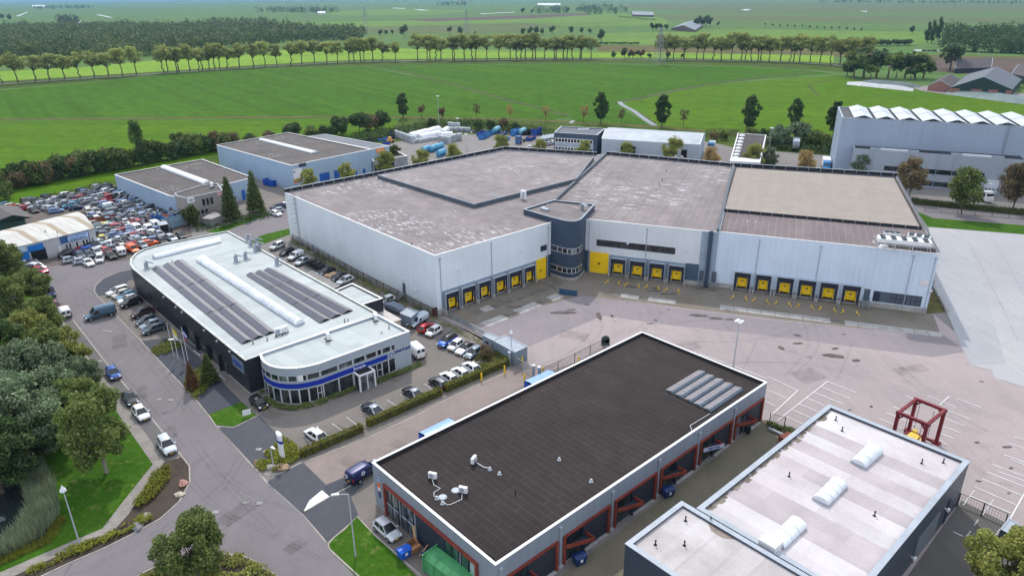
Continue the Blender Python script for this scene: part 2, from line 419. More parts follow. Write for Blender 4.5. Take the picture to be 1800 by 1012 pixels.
def yardmat(name, col, tint, dark, sc=.04, stain=.0, ta=.8, crack=0.0):
    col, tint, dark = lum(name, .79, col, tint, dark)
    m, nt, tc = begin(name); v = tc.outputs['Object']
    a = noi(nt, v, sc, 6, .6); b = noi(nt, v, sc*5, 6, .7); g = noi(nt, v, 5.0, 4, .65)
    o = mixc(nt, mth(nt, 'MULTIPLY', rng(nt, a, .4, .62), ta), col, tint)
    o = mixc(nt, rng(nt, b, .56, .74, 0, .5), o, dark)
    st = noi(nt, scl(nt, v, (1, 1.6, 1)), .22, 4, .6)
    if stain: o = mixc(nt, rng(nt, st, .70-stain, .78-stain, 0, .75), o, (dark[0]*.4, dark[1]*.4, dark[2]*.4))
    tr = noi(nt, scl(nt, v, (.9, .05, 1)), 1.0, 3)
    k = mth(nt, 'MULTIPLY', rng(nt, g, .25, .75, .88, 1.12), rng(nt, tr, .3, .7, .96, 1.04))
    if crack:
        br = nd(nt, 'TexBrick', {'Vector': v, 'Color1': (1, 1, 1), 'Color2': (.93, .93, .93), 'Mortar': (.72, .72, .72), 'Scale': 1.0, 'Mortar Size': .03, 'Brick Width': crack*1.6, 'Row Height': crack})
        o = mixc(nt, 1.0, o, br.outputs[0], 'MULTIPLY')
    cm = nd(nt, 'CombineXYZ', {0: k, 1: k, 2: k}).outputs[0]
    finish(nt, mixc(nt, 1.0, o, cm, 'MULTIPLY'), .85, 0, g, .25, .015, .3)
    return m
a_road = yardmat('road_asphalt', C(138, 131, 134), C(126, 121, 124), C(112, 108, 110), .07)
a_dark = yardmat('dark_asphalt', C(88, 90, 97), C(80, 82, 89), C(98, 98, 102), .1)
a_slate = yardmat('slate_paving', C(70, 74, 84), C(78, 81, 90), C(62, 66, 74), .15)
a_base = yardmat('industrial_paving', C(146, 140, 138), C(134, 129, 126), C(118, 112, 106), .05)
a_pink = yardmat('yard_concrete', C(186, 172, 171), C(168, 158, 157), C(140, 130, 127), .03, .03, .9)
a_grey = yardmat('yard_grey', C(158, 148, 152), C(146, 138, 142), C(128, 120, 122), .05, .0)
a_apron = yardmat('dock_apron', C(118, 110, 102), C(104, 98, 86), C(84, 78, 68), .1, .05)
a_conc = yardmat('light_concrete', C(204, 202, 204), C(188, 188, 194), C(176, 174, 178), .03, .0, .8, 0)
a_tile = yardmat('footpath_tiles', C(170, 163, 156), C(150, 144, 138), C(126, 120, 112), .5, 0, .8, .6)
a_strip = yardmat('parking_strip', C(120, 117, 116), C(106, 104, 104), C(92, 90, 88), .3)
a_lot = yardmat('lot_paving', C(126, 119, 113), C(112, 107, 103), C(98, 94, 88), .09, .0, .8)
a_lane = yardmat('lane_bricks', C(160, 145, 140), C(146, 133, 126), C(128, 116, 108), .12, .0, .8)
a_unit = yardmat('unit_yard', C(124, 116, 100), C(108, 103, 84), C(92, 86, 72), .12, .03, .9)
a_lr = yardmat('rear_lot_asphalt', C(104, 100, 98), C(94, 91, 88), C(82, 79, 76), .12)
m_soil = yardmat('planting_soil', C(84, 72, 62), C(70, 60, 52), C(58, 50, 44), .5)
m_kerb = M('kerb_stone', C(168, 160, 152), .85, .2, 1.0)
m_line = M('line_paint', C(226, 224, 224), .7, .14, .8, 6)
m_slab = M('concrete_slab', C(164, 161, 158), .85, .22, .5, 5, .12)
m_moss = M('stained_slab', C(112, 106, 98), .9, .3, .5, 5, .12)
m_white = M('white_paint', C(228, 229, 232), .5, .06, .6)
m_steel = M('galvanised_steel', C(150, 156, 160), .45, .1, 1.0, metal=.4)
m_black = M('black_rubber', C(34, 34, 36), .7, .2, 1.0)
m_yel = M('yellow_paint', C(246, 202, 20), .45, .08, .8)
# ---------------------------------------------------------------- ground
mb = MB(); mb.add([(-60000, -300, -.06), (60000, -300, -.06), (60000, 90000, -.06), (-60000, 90000, -.06)], [(0, 1, 2, 3)])
struct(mb.build('ground', g_far))
def z(k): return .006*k
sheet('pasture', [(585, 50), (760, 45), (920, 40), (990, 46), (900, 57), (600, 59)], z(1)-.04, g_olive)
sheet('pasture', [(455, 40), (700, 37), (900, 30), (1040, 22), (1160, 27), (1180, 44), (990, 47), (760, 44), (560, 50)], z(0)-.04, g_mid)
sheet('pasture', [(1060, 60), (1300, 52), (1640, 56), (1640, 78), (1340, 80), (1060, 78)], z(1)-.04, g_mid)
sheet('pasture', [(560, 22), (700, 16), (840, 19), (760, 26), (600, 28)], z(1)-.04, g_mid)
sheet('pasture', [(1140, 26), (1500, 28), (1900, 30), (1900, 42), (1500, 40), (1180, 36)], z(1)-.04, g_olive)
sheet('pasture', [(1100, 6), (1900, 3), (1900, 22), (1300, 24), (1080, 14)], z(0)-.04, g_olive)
sheet('ploughed_field', [(700, 34.5), (820, 31), (960, 26), (1036, 23), (1034, 27), (930, 33), (760, 38)], z(2)-.04, m_plough)
sheet('ploughed_field', [(1560, 101), (1830, 104), (1840, 128), (1690, 130), (1560, 118)], z(2)-.02, m_plough)
sheet('reed_land', [(1050, 80), (1330, 82), (1600, 96), (1830, 100), (1830, 106), (1560, 103), (1330, 97), (1050, 91)], z(1)-.02, g_dry)
sheet('pasture', [(-160, 140), (0, 143), (250, 128), (460, 114), (640, 105), (910, 102), (1190, 102), (1465, 111), (1466, 98), (1190, 93), (910, 90), (700, 86), (520, 86), (440, 96), (300, 104), (150, 118), (0, 126), (-160, 132)], z(2), g_bright)
sheet('dike_verge', [(-160, 164), (0, 157), (150, 145), (300, 129), (480, 120), (640, 116), (860, 113), (1100, 112), (1300, 116), (1440, 124), (1500, 128), (1500, 113), (1300, 104), (910, 102), (640, 105), (460, 114), (250, 128), (0, 143), (-160, 150)], z(1), g_verge)
sheet('meadow', [(-160, 166), (0, 159), (150, 146), (300, 130), (480, 121), (640, 117), (760, 140), (900, 176), (1000, 206), (960, 212), (700, 208), (480, 209), (0, 212), (-160, 216)], z(3), g_a)
sheet('meadow', [(-160, 218), (0, 213), (480, 210), (700, 209), (690, 225), (560, 250), (430, 262), (330, 285), (180, 322), (60, 350), (-160, 400)], z(3), g_b)
sheet('meadow', [(645, 116), (860, 114), (1050, 113), (1300, 117), (1430, 125), (1462, 130), (1330, 140), (1230, 150), (1160, 162), (1092, 180), (1092, 190), (1145, 222), (1010, 214), (1000, 204), (760, 138)], z(3), g_a)
sheet('meadow', [(1100, 178), (1165, 163), (1240, 150), (1340, 142), (1475, 133), (1520, 146), (1600, 156), (1800, 180), (2000, 200), (2000, 262), (1480, 248), (1300, 235), (1152, 222), (1104, 192)], z(4), g_b)
sheet('bank', [(-160, 402), (60, 351), (180, 323), (330, 286), (430, 263), (560, 251), (690, 226), (705, 206), (960, 211), (1010, 215), (1150, 222), (1300, 236), (1480, 249), (2000, 264), (2000, 300), (1480, 275), (1300, 262), (975, 240), (700, 252), (400, 300), (200, 345), (0, 390), (-160, 430)], z(4), g_verge)
mb = MB(); ribbon(mb, [(-100, 213), (0, 210), (250, 208), (480, 206), (700, 206), (860, 209), (960, 212), (1010, 216)], 5, z(5)); ribbon(mb, [(1010, 216), (1150, 222.5), (1300, 236), (1480, 248)], 5, z(5))
struct(mb.build('dry_ditch_bank', g_dry))
mb = MB(); ribbon(mb, [(-100, 152), (0, 148), (257, 131), (460, 117.5), (604, 109.5), (760, 106.5), (910, 105), (1100, 104), (1360, 108), (1463, 114), (1490, 118)], 5, z(4))
struct(mb.build('dike_road', a_road))
mb = MB(); ribbon(mb, [(648, 118), (700, 124), (800, 150), (900, 178), (1000, 204)], 3.2, z(6)); ribbon(mb, [(1084, 181), (1130, 172), (1180, 161), (1230, 151.5), (1300, 141), (1360, 133), (1440, 126)], 4.5, z(6)); ribbon(mb, [(1104, 188), (1128, 202), (1152, 218)], 2.0, z(6))
ribbon(mb, [(500, 99), (700, 92.5), (900, 91), (1060, 93), (1190, 97), (1300, 95), (1460, 97)], 5, z(5)); ribbon(mb, [(1060, 64.5), (1150, 65), (1230, 67)], 3, z(2)); ribbon(mb, [(900, 55), (1010, 44), (1100, 36), (1160, 34)], 6, z(2)); ribbon(mb, [(1340, 48), (1500, 54), (1600, 56)], 8, z(2)); ribbon(mb, [(460, 38), (620, 35), (700, 34)], 7, z(2))
ribbon(mb, [(1560, 104), (1700, 105), (1830, 107)], 5, z(4)); ribbon(mb, [(150, 41), (210, 37), (270, 33)], 9, z(2)); ribbon(mb, [(1440, 170), (1420, 149), (1470, 139)], 1.5, z(6))
rq = random.Random(12)
for k in range(46):
    x0, y0 = rq.uniform(-100, 1800), rq.uniform(9, 60)
    if x0 < 640 and y0 > 34: continue
    L = rq.uniform(80, 420); ribbon(mb, [(x0, y0), (x0+L*.5, y0+rq.uniform(-1, 1)), (x0+L, y0+rq.uniform(-4, 4))], 3+(60-y0)*.14, z(3))
struct(mb.build('ditch', grassy('ditch_reeds', C(112, 118, 84), C(96, 108, 70), C(128, 126, 92), .02, fine=.1)))
mb = MB(); ribbon(mb, [(1089, 179), (1093, 184.5), (1102, 189), (1113, 194.5), (1123, 202), (1134, 210), (1146, 218), (1152, 221)], 2.7, z(8))
ribbon(mb, [(1003, 217), (1008, 212)], 2, z(8))
struct(mb.build('stream', m_water))
sheet('canal', [(600, 252), (690, 236), (760, 224), (860, 229), (975, 236), (975, 240), (860, 235), (765, 231), (700, 244), (610, 258)], z(6), m_water)
for q in ([(28, 28.5), (40, 24), (50, 20), (48, 22), (40, 26), (34, 29)], [(168, 26.3), (176, 26), (198, 31), (193, 31.6)], [(132, 42), (141, 36), (143, 38), (138, 44)], [(690, 14), (712, 15), (712, 16), (690, 15)], [(726, 16.5), (742, 17), (756, 18.5), (740, 19)], [(845, 24), (905, 21.6), (905, 22.4), (845, 25)], [(1302, 18), (1312, 16), (1322, 17.5), (1312, 19)], [(1510, 20), (1524, 19.5), (1524, 21.5)], [(1605, 87.5), (1660, 88), (1800, 93), (1830, 97), (1700, 92.5), (1610, 90)]):
    sheet('lake', q, z(3), m_water)
# industrial estate
sheet('estate_ground', [(-300, 470), (0, 392), (100, 366), (205, 345), (400, 300), (560, 275), (640, 262), (700, 249), (800, 236), (975, 240), (1250, 250), (1300, 262), (1480, 275), (2000, 300), (2400, 700), (2400, 1500), (-700, 1500)], z(6), a_base)
sheet('scrap_yard_ground', [(-20, 396), (100, 352), (200, 326), (330, 372), (340, 425), (228, 462), (140, 482), (80, 490)], z(8), yardmat('scrap_ground', C(120, 110, 104), C(104, 94, 88), C(86, 78, 72), .2, .03))
sheet('lawn', [(440, 418), (508, 402), (511, 412), (450, 434)], z(9), g_lawn)
sheet('lawn', [(405, 410), (470, 385), (485, 372), (430, 384), (360, 408)], z(9), g_lawn)
sheet('street', [(228, 470), (88, 498), (60, 470), (228, 458), (300, 441), (400, 405), (445, 388), (505, 366), (512, 396), (430, 425), (400, 440)], z(10), a_road)
sheet('paved_yard', [(330, 376), (480, 318), (560, 335), (508, 400), (486, 372), (430, 384), (360, 406)], z(8), a_lot)
# left street and park
sheet('park_lawn', [(-400, 1300), (-400, 500), (60, 470), (118, 570), (190, 700), (224, 752), (269, 816), (213, 886), (180, 929), (144, 944), (0, 1006)], z(8), g_lawn)
sheet('street', [(60, 470), (92, 494), (145, 482), (228, 458), (235, 474), (207, 479), (180, 491), (168, 503), (166, 512), (172, 521), (250, 602), (347, 706), (369, 733), (380, 750), (447, 822), (470, 848), (535, 906), (573, 952), (580, 966), (632, 1014), (730, 1110), (-200, 1130), (77, 1011), (128, 987), (180, 965), (231, 940), (283, 911), (316, 881), (334, 847), (334, 819), (319, 801), (285, 758), (229, 688), (185, 636), (128, 562), (100, 525)], z(9), a_road)
sheet('parking_strip', [(70, 500), (100, 525), (128, 562), (185, 636), (229, 688), (285, 758), (319, 801), (312, 806), (290, 811), (262, 770), (205, 692), (160, 632), (112, 565), (80, 525)], z(12), a_strip)
sheet('footpath', [(60, 498), (80, 525), (112, 565), (160, 632), (205, 692), (262, 770), (290, 811), (257, 855), (226, 904), (198, 935), (144, 958), (28, 1011), (-120, 1080), (-120, 1060), (0, 1006), (144, 944), (180, 929), (213, 886), (269, 816), (224, 752), (190, 700), (150, 640), (100, 570)], z(11), a_tile)
sheet('planting_bed', [(290, 811), (312, 806), (319, 803), (332, 820), (332, 847), (314, 880), (281, 910), (230, 938), (180, 963), (128, 985), (77, 1008), (-60, 1080), (-90, 1068), (28, 1011), (144, 958), (198, 935), (226, 904), (257, 855)], z(14), m_soil)
sheet('roundabout_bed', [(242, 1011), (272, 996), (330, 980), (396, 973), (424, 975), (447, 985), (460, 996), (471, 1000), (487, 1012), (500, 1040), (380, 1080), (200, 1060)], z(14), m_soil)
mb = MB()
for q in ([(312, 806), (319, 802), (333, 819), (334, 847), (316, 881), (283, 911), (231, 940), (180, 965), (128, 987), (77, 1011), (-60, 1082)], [(242, 1012), (272, 997), (330, 981), (396, 973.5), (424, 975.5), (447, 986), (460, 996.5), (487, 1012), (502, 1040)],
          [(166, 512), (172, 521), (250, 602), (347, 706), (369, 733), (380, 749), (411, 751.5), (451, 732)], [(235, 473.5), (207.5, 479), (180, 491.5), (168, 503), (166, 512)],
          [(447, 815), (455, 830), (470, 835), (490, 834), (527, 815), (640, 773), (735, 730), (780, 705), (890, 656)], [(700, 1080), (632, 1014), (580, 966), (577, 957), (586, 946), (606, 930), (628, 908), (658, 940), (740, 1012)], [(536, 899), (580, 873), (617, 854)]):
    ribbon(mb, q, .16, 0, .11)
ribbon(mb, [(128, 562), (185, 636), (229, 688), (285, 758), (319, 801)], .18, 0, .075)
ribbon(mb, [(369, 733), (447, 822), (470, 848), (535, 906), (573, 952)], .18, 0, .06); ribbon(mb, [(172, 521), (206, 556)], .2, 0, .08)
struct(mb.build('kerb', m_kerb))
# dealer lot
sheet('car_park', [(172, 521), (235, 474), (270, 480), (440, 690), (455, 690), (470, 705), (640, 660), (722, 642), (660, 555), (500, 425), (512, 424), (640, 495), (775, 558), (860, 600), (895, 650), (780, 704), (640, 772), (527, 815), (440, 810), (385, 752), (452, 730), (430, 705), (352, 620), (298, 594), (247, 600)], z(10), a_lot)
sheet('slate_bed', [(168, 503), (180, 491), (207, 479), (236, 474), (243, 490), (225, 494), (214, 515), (172, 521), (166, 512)], z(13), a_slate)
sheet('slate_bed', [(247, 600), (298, 594), (315, 590), (372, 630), (424, 705), (452, 731), (411, 750), (380, 748), (347, 705)], z(13), a_slate)
sheet('walkway', [(290, 560), (345, 622), (380, 618), (462, 706), (452, 730), (424, 706), (380, 660), (352, 630), (322, 604), (298, 594)], z(14), a_lot)
sheet('lawn', [(367, 729), (424, 707), (451, 731), (411, 750), (380, 747)], z(16), g_lawn)
sheet('driveway', [(385, 753), (440, 735), (455, 730), (490, 765), (500, 800), (447, 820)], z(12), a_dark)
sheet('driveway', [(470, 848), (490, 834), (533, 813), (573, 852), (617, 834), (640, 852), (617, 874), (630, 905), (575, 952), (535, 906)], z(13), a_dark)
sheet('traffic_island', [(534, 899), (544, 880), (566, 862), (580, 874)], z(16), m_white)
sheet('driveway_patch', [(568, 857), (605, 842), (618, 853), (580, 873)], z(15), a_slate)
sheet('lane', [(533, 813), (640, 772), (780, 704), (895, 650), (985, 640), (900, 690), (720, 780), (655, 818), (617, 836), (573, 852)], z(11), a_lane)
sheet('lawn', [(580, 966), (577, 957), (586, 946), (606, 930), (628, 908), (760, 1040), (780, 1080), (690, 1080)], z(14), g_lawn)
sheet('forecourt', [(628, 906), (617, 874), (650, 840), (690, 890), (860, 1080), (790, 1090), (770, 1040)], z(12), a_lot)
# logistics yard
sheet('yard', [(775, 556), (980, 480), (1230, 500), (1640, 552), (1680, 585), (1765, 662), (2100, 720), (2100, 1500), (1350, 900), (1340, 745), (1130, 600), (940, 660), (860, 605)], z(10), a_pink)
sheet('yard_band', [(820, 572), (990, 500), (1140, 535), (1350, 562), (1600, 585), (1660, 590), (1700, 618), (1640, 628), (1350, 590), (1180, 572), (1060, 555), (905, 620)], z(11), a_grey)
sheet('dock_apron', [(775, 556), (948, 488), (985, 482), (1040, 480), (1240, 500), (1640, 552), (1655, 592), (1350, 560), (1125, 532), (1020, 520), (830, 572)], z(12), a_apron)
sheet('concrete_apron', [(1664, 549), (1643, 507), (1640, 450), (1632, 400), (1700, 396), (2100, 425), (2100, 740), (1766, 658), (1742, 650), (1706, 642), (1690, 610)], z(13), a_conc)
sheet('dark_slab', [(1643, 507), (1656, 430), (1690, 402), (1724, 490), (1768, 640), (1706, 642), (1690, 610), (1664, 549)], z(14), yardmat('grey_concrete', C(194, 194, 198), C(182, 184, 189), C(172, 172, 177), .05))
sheet('weedy_strip', [(1628, 552), (1640, 505), (1664, 549)], z(14), g_dry)
sheet('concrete_strip', [(1742, 650), (1766, 657), (2100, 735), (2100, 770), (1748, 665)], z(15), a_conc)
sheet('verge', [(1612, 372), (1640, 384), (2100, 420), (2100, 436), (1640, 400), (1630, 398)], z(14), g_lawn)
sheet('side_road', [(1600, 358), (2100, 396), (2100, 420), (1640, 384), (1612, 373)], z(12), a_road)
sheet('verge', [(1600, 355), (1640, 357), (2100, 393), (2100, 398), (1640, 362)], z(15), g_verge)
sheet('unit_yard', [(860, 1110), (1343, 738), (1378, 748), (1466, 776), (1240, 906), (1090, 1110)], z(13), a_unit)
sheet('rear_lot', [(1690, 880), (1780, 925), (2100, 1010), (2100, 1500), (1540, 1090)], z(14), a_lr)
# slab rows and yard lines
mb = MB(); mk = MB()
def slabs(a, b, n, wd, dark=(), z0=.1):
    for k in range(n):
        t0, t1 = (k+.02)/n, (k+.98)/n
        p = [(a[0]+(b[0]-a[0])*t, a[1]+(b[1]-a[1])*t) for t in (t0, t1)]
        ribbon(mb, p, wd, z0, None, 1 if k in dark else 0)
slabs((1265, 540), (1655, 589), 16, 2.1, (8,)); slabs((1058, 515), (1188, 532), 8, 2.0, (0, 1, 4), .1); slabs((850, 572), (985, 519), 7, 2.4, (2, 5), .1); slabs((830, 552), (985, 497), 9, 2.2, (0, 2, 3, 4, 5, 6, 7, 8), .1)
struct(mb.build('concrete_slabs', [m_slab, m_moss]))
for a, b in [((1230, 622), (1349, 666)), ((1402, 687), (1371, 716)), ((1349, 662), (1402, 687)), ((1371, 716), (1352, 733)), ((1349, 686), (1382, 700)), ((1346, 706), (1362, 714)), ((1454, 671), (1366, 740)), ((1454, 671), (1506, 691)), ((1444, 681), (1494, 701)), ((1431, 690), (1482, 711)), ((1418, 700), (1450, 714)), ((1405, 710), (1437, 724)), ((1391, 720), (1424, 734)), ((1382, 733), (1410, 745)),
             ((1591, 695), (1612, 705)), ((1570, 715), (1600, 728)), ((1558, 726), (1610, 748)), ((1547, 737), (1600, 759)), ((1668, 697), (1652, 712)), ((1630, 696), (1680, 717)), ((1680, 700), (1725, 717)), ((1664, 722), (1706, 738)), ((1656, 735), (1697, 749)), ((1652, 748), (1687, 761)), ((1652, 762), (1677, 772)), ((1650, 774), (1666, 783)),
             ((1744, 817), (1800, 838)), ((1734, 830), (1800, 856)), ((1726, 842), (1795, 871)), ((1714, 857), (1786, 888)), ((1704, 872), (1776, 902)), ((1765, 800), (1800, 813)), ((1773, 779), (1800, 789)), ((1800, 868), (1772, 918)), ((1756, 830), (1800, 846)), ((1782, 768), (1800, 774)), ((1776, 808), (1812, 822))]:
    ribbon(mk, [a, b], .14, z(19))
def dots(a, b, n=9, wd=.14):
    for k in range(n):
        t0, t1 = k/(n-.4), (k+.55)/(n-.4)
        ribbon(mk, [(a[0]+(b[0]-a[0])*t, a[1]+(b[1]-a[1])*t) for t in (t0, t1)], wd, z(20))
for a, b in [((609.5, 734), (628, 748)), ((634, 724), (656, 739)), ((681, 704), (702, 717.5)), ((704, 694), (726, 707)), ((533, 767), (550, 783)), ((584, 745), (603, 759)), ((745, 675), (765, 687)), ((753, 681), (764, 688)), ((1719, 914), (1712, 924)), ((1706, 934), (1698, 944)), ((1757, 931), (1737, 961)), ((1746, 879), (1727, 905)), ((1712, 863), (1693, 888))]:
    dots(a, b)
for a, b in [((1675, 935), (1692, 943)), ((1708, 951), (1725, 959)), ((1741, 967), (1756, 974)), ((340, 616), (352, 626)), ((366, 643), (374, 650)), ((386, 660), (396, 668))]: ribbon(mk, [a, b], .12, z(20))
struct(mk.build('painted_lines', m_line))
# manhole covers, worn patches and oil marks lying on the paving
mb = MB(); rr = random.Random(3)
def blotch(px, py, wx, wy, n=14, zz=.125):
    c0 = G2(px, py); ph = rr.random()*6
    pts = []
    for k in range(n):
        t = 2*math.pi*k/n; f = 1 + .28*math.sin(2*t+ph) + .2*math.sin(5*t+ph*2)*rr.random()
        pts.append((c0.x+wx*f*math.cos(t), c0.y+wy*f*math.sin(t), zz))
    mb.add(pts, [tuple(range(n))])
for px, py, a, b in [(990, 550, 3.4, 1.2), (1004, 545, 1.2, .6), (1053, 556, .9, 2.2), (1032, 536, .8, .5), (1076, 556, .6, .8), (1142, 569, 1.0, .35), (1152, 563, .6, .4), (1228, 555, 2.6, 1.0), (1258, 560, 2.4, .7), (1283, 562, 1.0, .6), (1402, 590, 1.2, .6), (1402, 604, 1.2, .6), (1373, 612, .6, 1.2), (1465, 626, 2.6, 1.2), (1468, 613, 1.0, .5), (1505, 634, .9, .8), (1483, 588, .4, .3), (1175, 545, .4, .3), (1069, 530, .2, .25), (1103, 532, .2, .25), (1096, 540, .25, .2), (1531, 715, .5, .3), (1493, 721, .4, .2), (1717, 778, .5, .35), (1770, 786, .9, .4), (1777, 823, .5, .3), (1720, 846, .5, .25), (1773, 867, .3, .2), (1592, 546, 1.2, .5), (945, 577, .3, .2), (1725, 671, .6, .2), (960, 532, 1.6, 1.0), (1150, 512, 2.0, .8), (1175, 517, 2.2, .8), (1110, 505, 1.6, .7), (905, 540, 2.0, .9)]:
    blotch(px, py, a*.62, b*.62)
struct(mb.build('oil_stains', yardmat('oil_stain', C(112, 103, 102), C(90, 82, 80), C(70, 64, 62), .8)))
mb = MB()
for px, py in [(280, 702.5), (300, 703.5), (433, 883), (456, 885), (185, 582), (193, 583), (176, 635), (380, 900), (455, 790)]:
    p = G2(px, py); mb.add([(p.x-.4, p.y-.28, .1), (p.x+.4, p.y-.28, .1), (p.x+.4, p.y+.28, .1), (p.x-.4, p.y+.28, .1)], [(0, 1, 2, 3)])
struct(mb.build('manhole_covers', M('cover_grey', C(150, 147, 146), .8, .2, 2)))
sheet('pond', [(-300, 1010), (-300, 800), (10, 780), (30, 820), (42, 862), (48, 900), (30, 936), (0, 960), (-60, 990)], z(12), m_water)

# tyre tracks, seams and patch repairs
mb = MB()
def overlay(name, c_, f_):
    m, nt, tc = begin(name); n_ = rng(nt, noi(nt, tc.outputs['Object'], .6, 4), .3, .65, f_*.2, f_)
    x = nd(nt, 'MixShader', {0: n_, 1: nd(nt, 'BsdfTransparent').outputs[0], 2: nd(nt, 'BsdfDiffuse', {'Color': c_}).outputs[0]}); nd(nt, 'OutputMaterial', {0: x.outputs[0]}); return m
zt_ = [z(17)]
def curve_px(q, n=6):
    out = []
    for i in range(len(q)-1):
        p0, p1, p2, p3 = q[max(i-1, 0)], q[i], q[i+1], q[min(i+2, len(q)-1)]
        for k in range(n):
            t = k/n; out.append(tuple(.5*(2*b+(c-a)*t+(2*a-5*b+4*c-d)*t*t+(3*b-a-3*c+d)*t**3) for a, b, c, d in zip(p0, p1, p2, p3)))
    return out+[q[-1]]
def arc(px, w_=.25, dx=1.5):
    for o_ in (0, dx*9): zt_[0] += .002; ribbon(mb, curve_px([(x+o_, y) for x, y in px]), w_, zt_[0])
for q in ([(300, 800), (340, 860), (395, 905), (470, 940), (560, 985)], [(420, 800), (380, 860), (300, 920), (200, 975), (120, 1012)], [(120, 500), (150, 515), (200, 560), (260, 640), (330, 730)], [(250, 470), (190, 485), (150, 500), (130, 520), (150, 560)], [(380, 830), (440, 870), (520, 900), (560, 890)], [(330, 770), (390, 850), (470, 930)]): arc(q)
for q in ([(960, 650), (1040, 600), (1160, 570), (1300, 560)], [(1180, 600), (1300, 600), (1420, 575), (1480, 552)], [(1250, 640), (1400, 640), (1560, 680), (1720, 760)], [(1100, 590), (1140, 560), (1130, 525)], [(1380, 660), (1420, 610), (1410, 560)], [(1560, 640), (1640, 700), (1760, 740)], [(900, 660), (1000, 620), (1040, 570), (980, 530)]): arc(q, .35, 2)
struct(mb.build('tyre_tracks', overlay('tyre_marks', C(40, 38, 40), .09)))
mb = MB()
for x, y, a, b, r_ in ((210, 600, 1.2, 3, .5), (300, 760, .8, 1.6, .5), (420, 900, 2.4, 1.1, 1.0), (250, 690, .7, 2.4, .5), (330, 640, 1, .8, .3), (520, 960, 1.2, .8, .9), (600, 760, 1.8, 1.2, -.5), (700, 660, 1.4, 2.0, -.5), (480, 730, 1.6, 1.0, -.5), (720, 790, 3.0, .8, -.6), (620, 815, 2.0, 1.0, -.6), (1200, 610, 3.2, 1.4, .2), (1420, 660, 2.4, 2.0, .4), (1600, 650, 3.0, 1.2, .3), (1010, 590, 2.6, 1.6, -.4)):
    p = G2(x, y); c_, s_ = math.cos(r_), math.sin(r_); mb.add([(p.x+u*a*c_-v*b*s_, p.y+u*a*s_+v*b*c_, z(17)) for u, v in ((-1, -1), (1, -1), (1, 1), (-1, 1))], [(0, 1, 2, 3)])
struct(mb.build('paving_patches', overlay('patch_tone', C(60, 57, 58), .16)))
mb = MB()
for a, b in (((1200, 575), (1480, 640)), ((1480, 640), (1660, 690)), ((1150, 545), (1240, 590)), ((1330, 600), (1290, 680)), ((1500, 600), (1470, 670)), ((1700, 420), (1790, 600)), ((1680, 480), (1800, 500)), ((1700, 560), (1800, 585)), ((1740, 410), (1800, 520)), ((130, 560), (330, 790)), ((385, 790), (300, 840)), ((470, 880), (300, 990))):
    ribbon(mb, [a, ((a[0]+b[0])/2+1, (a[1]+b[1])/2-.6), b], .07, z(18))
struct(mb.build('paving_seams', overlay('seam_tone', C(50, 47, 47), .4)))
# ---------------------------------------------------------------- buildings
def Wp(pts, h): return [G2(x, y, h) for x, y in pts]
glass_dark = glassm('dark_window_glass', (.012, .016, .02), (.05, .06, .065))
glass_pale = glassm('bright_window_glass', (.05, .06, .07), (.22, .25, .27), .08, .8)
glass_green = glassm('green_window_glass', (.02, .06, .05), (.06, .14, .12))
w_alu = M('aluminium_frame', C(186, 190, 194), .4, .08, 1.0)
w_dark = M('dark_frame', C(38, 44, 54), .45, .1, 1.0)
w_cop_w = M('white_coping', C(236, 236, 236), .45, .08, .5)
w_cop_g = M('grey_coping', C(168, 176, 186), .5, .1, .5)
m_pv = None
def pvmat():
    m, nt, tc = begin('solar_cells'); v = tc.outputs['Object']
    br = nd(nt, 'TexBrick', {'Vector': v, 'Color1': C(70, 72, 84), 'Color2': C(82, 82, 92), 'Mortar': C(150, 150, 156), 'Scale': 1.0, 'Mortar Size': .018, 'Brick Width': 1.05, 'Row Height': 1.68})
    br.offset = 0.0
    finish(nt, br.outputs[0], .22, 0, None, spec=.6)
    return m
m_pv = pvmat()
m_pv2 = M('pale_solar_cells', C(140, 134, 136), .3, .08, .6, tint=C(112, 108, 112))
m_barrel = roofing('rooflight_panels', C(226, 230, 234), C(214, 220, 226), 1.1, 0, 0, 0, rough=.3, seamk=.8)
m_brl = M('milky_plastic', C(232, 236, 240), .3, .05, .8)
m_grime = M('roof_grime', C(140, 132, 120), .9, .3, 1.2, tint=C(96, 82, 66), ta=.9)
def barrel(b, q, z, rise, name='skylight', n=9, mat=None, curb=.25, hip=False):
    """barrel rooflight on roof points q = start-left, far-left, far-right, start-right"""
    A, B, Cc, D = [b.l(x, y, z) for x, y in q]
    D = D if True else D; mb = MB(); vs = []; fs = []
    segs = max(2, int((B-A).length/1.2))
    for k in range(segs+1):
        t = k/segs; p, r = A.lerp(B, t), D.lerp(Cc, t)
        for j in range(n+1):
            an = math.pi*j/n; u = (1-math.cos(an))/2
            s_ = p.lerp(r, u); vs.append((s_.x, s_.y, z+curb+rise*math.sin(an)))
    for k in range(segs):
        for j in range(n): fs.append((k*(n+1)+j, k*(n+1)+j+1, (k+1)*(n+1)+j+1, (k+1)*(n+1)+j))
    fs += [tuple(range(n, -1, -1)), tuple(segs*(n+1)+j for j in range(n+1))]
    mb.add(vs, fs)
    o = b.part(name, mb, mat or m_brl, smooth=40)
    k = MB(); k.prism([A, D, Cc, B] if (D-A).cross(B-A) > 0 else [A, B, Cc, D], z, z+curb)
    b.part('kerb_frame', k, w_cop_g, o)
    ri = MB()
    for q_ in range(1, segs):
        base = q_*(n+1)
        ri.tube([Vector(vs[base+j])+Vector((0, 0, .01)) for j in range(n+1)], .025, 4)
    if segs > 1: b.part('glazing_bar', ri, w_alu, o)
    return o
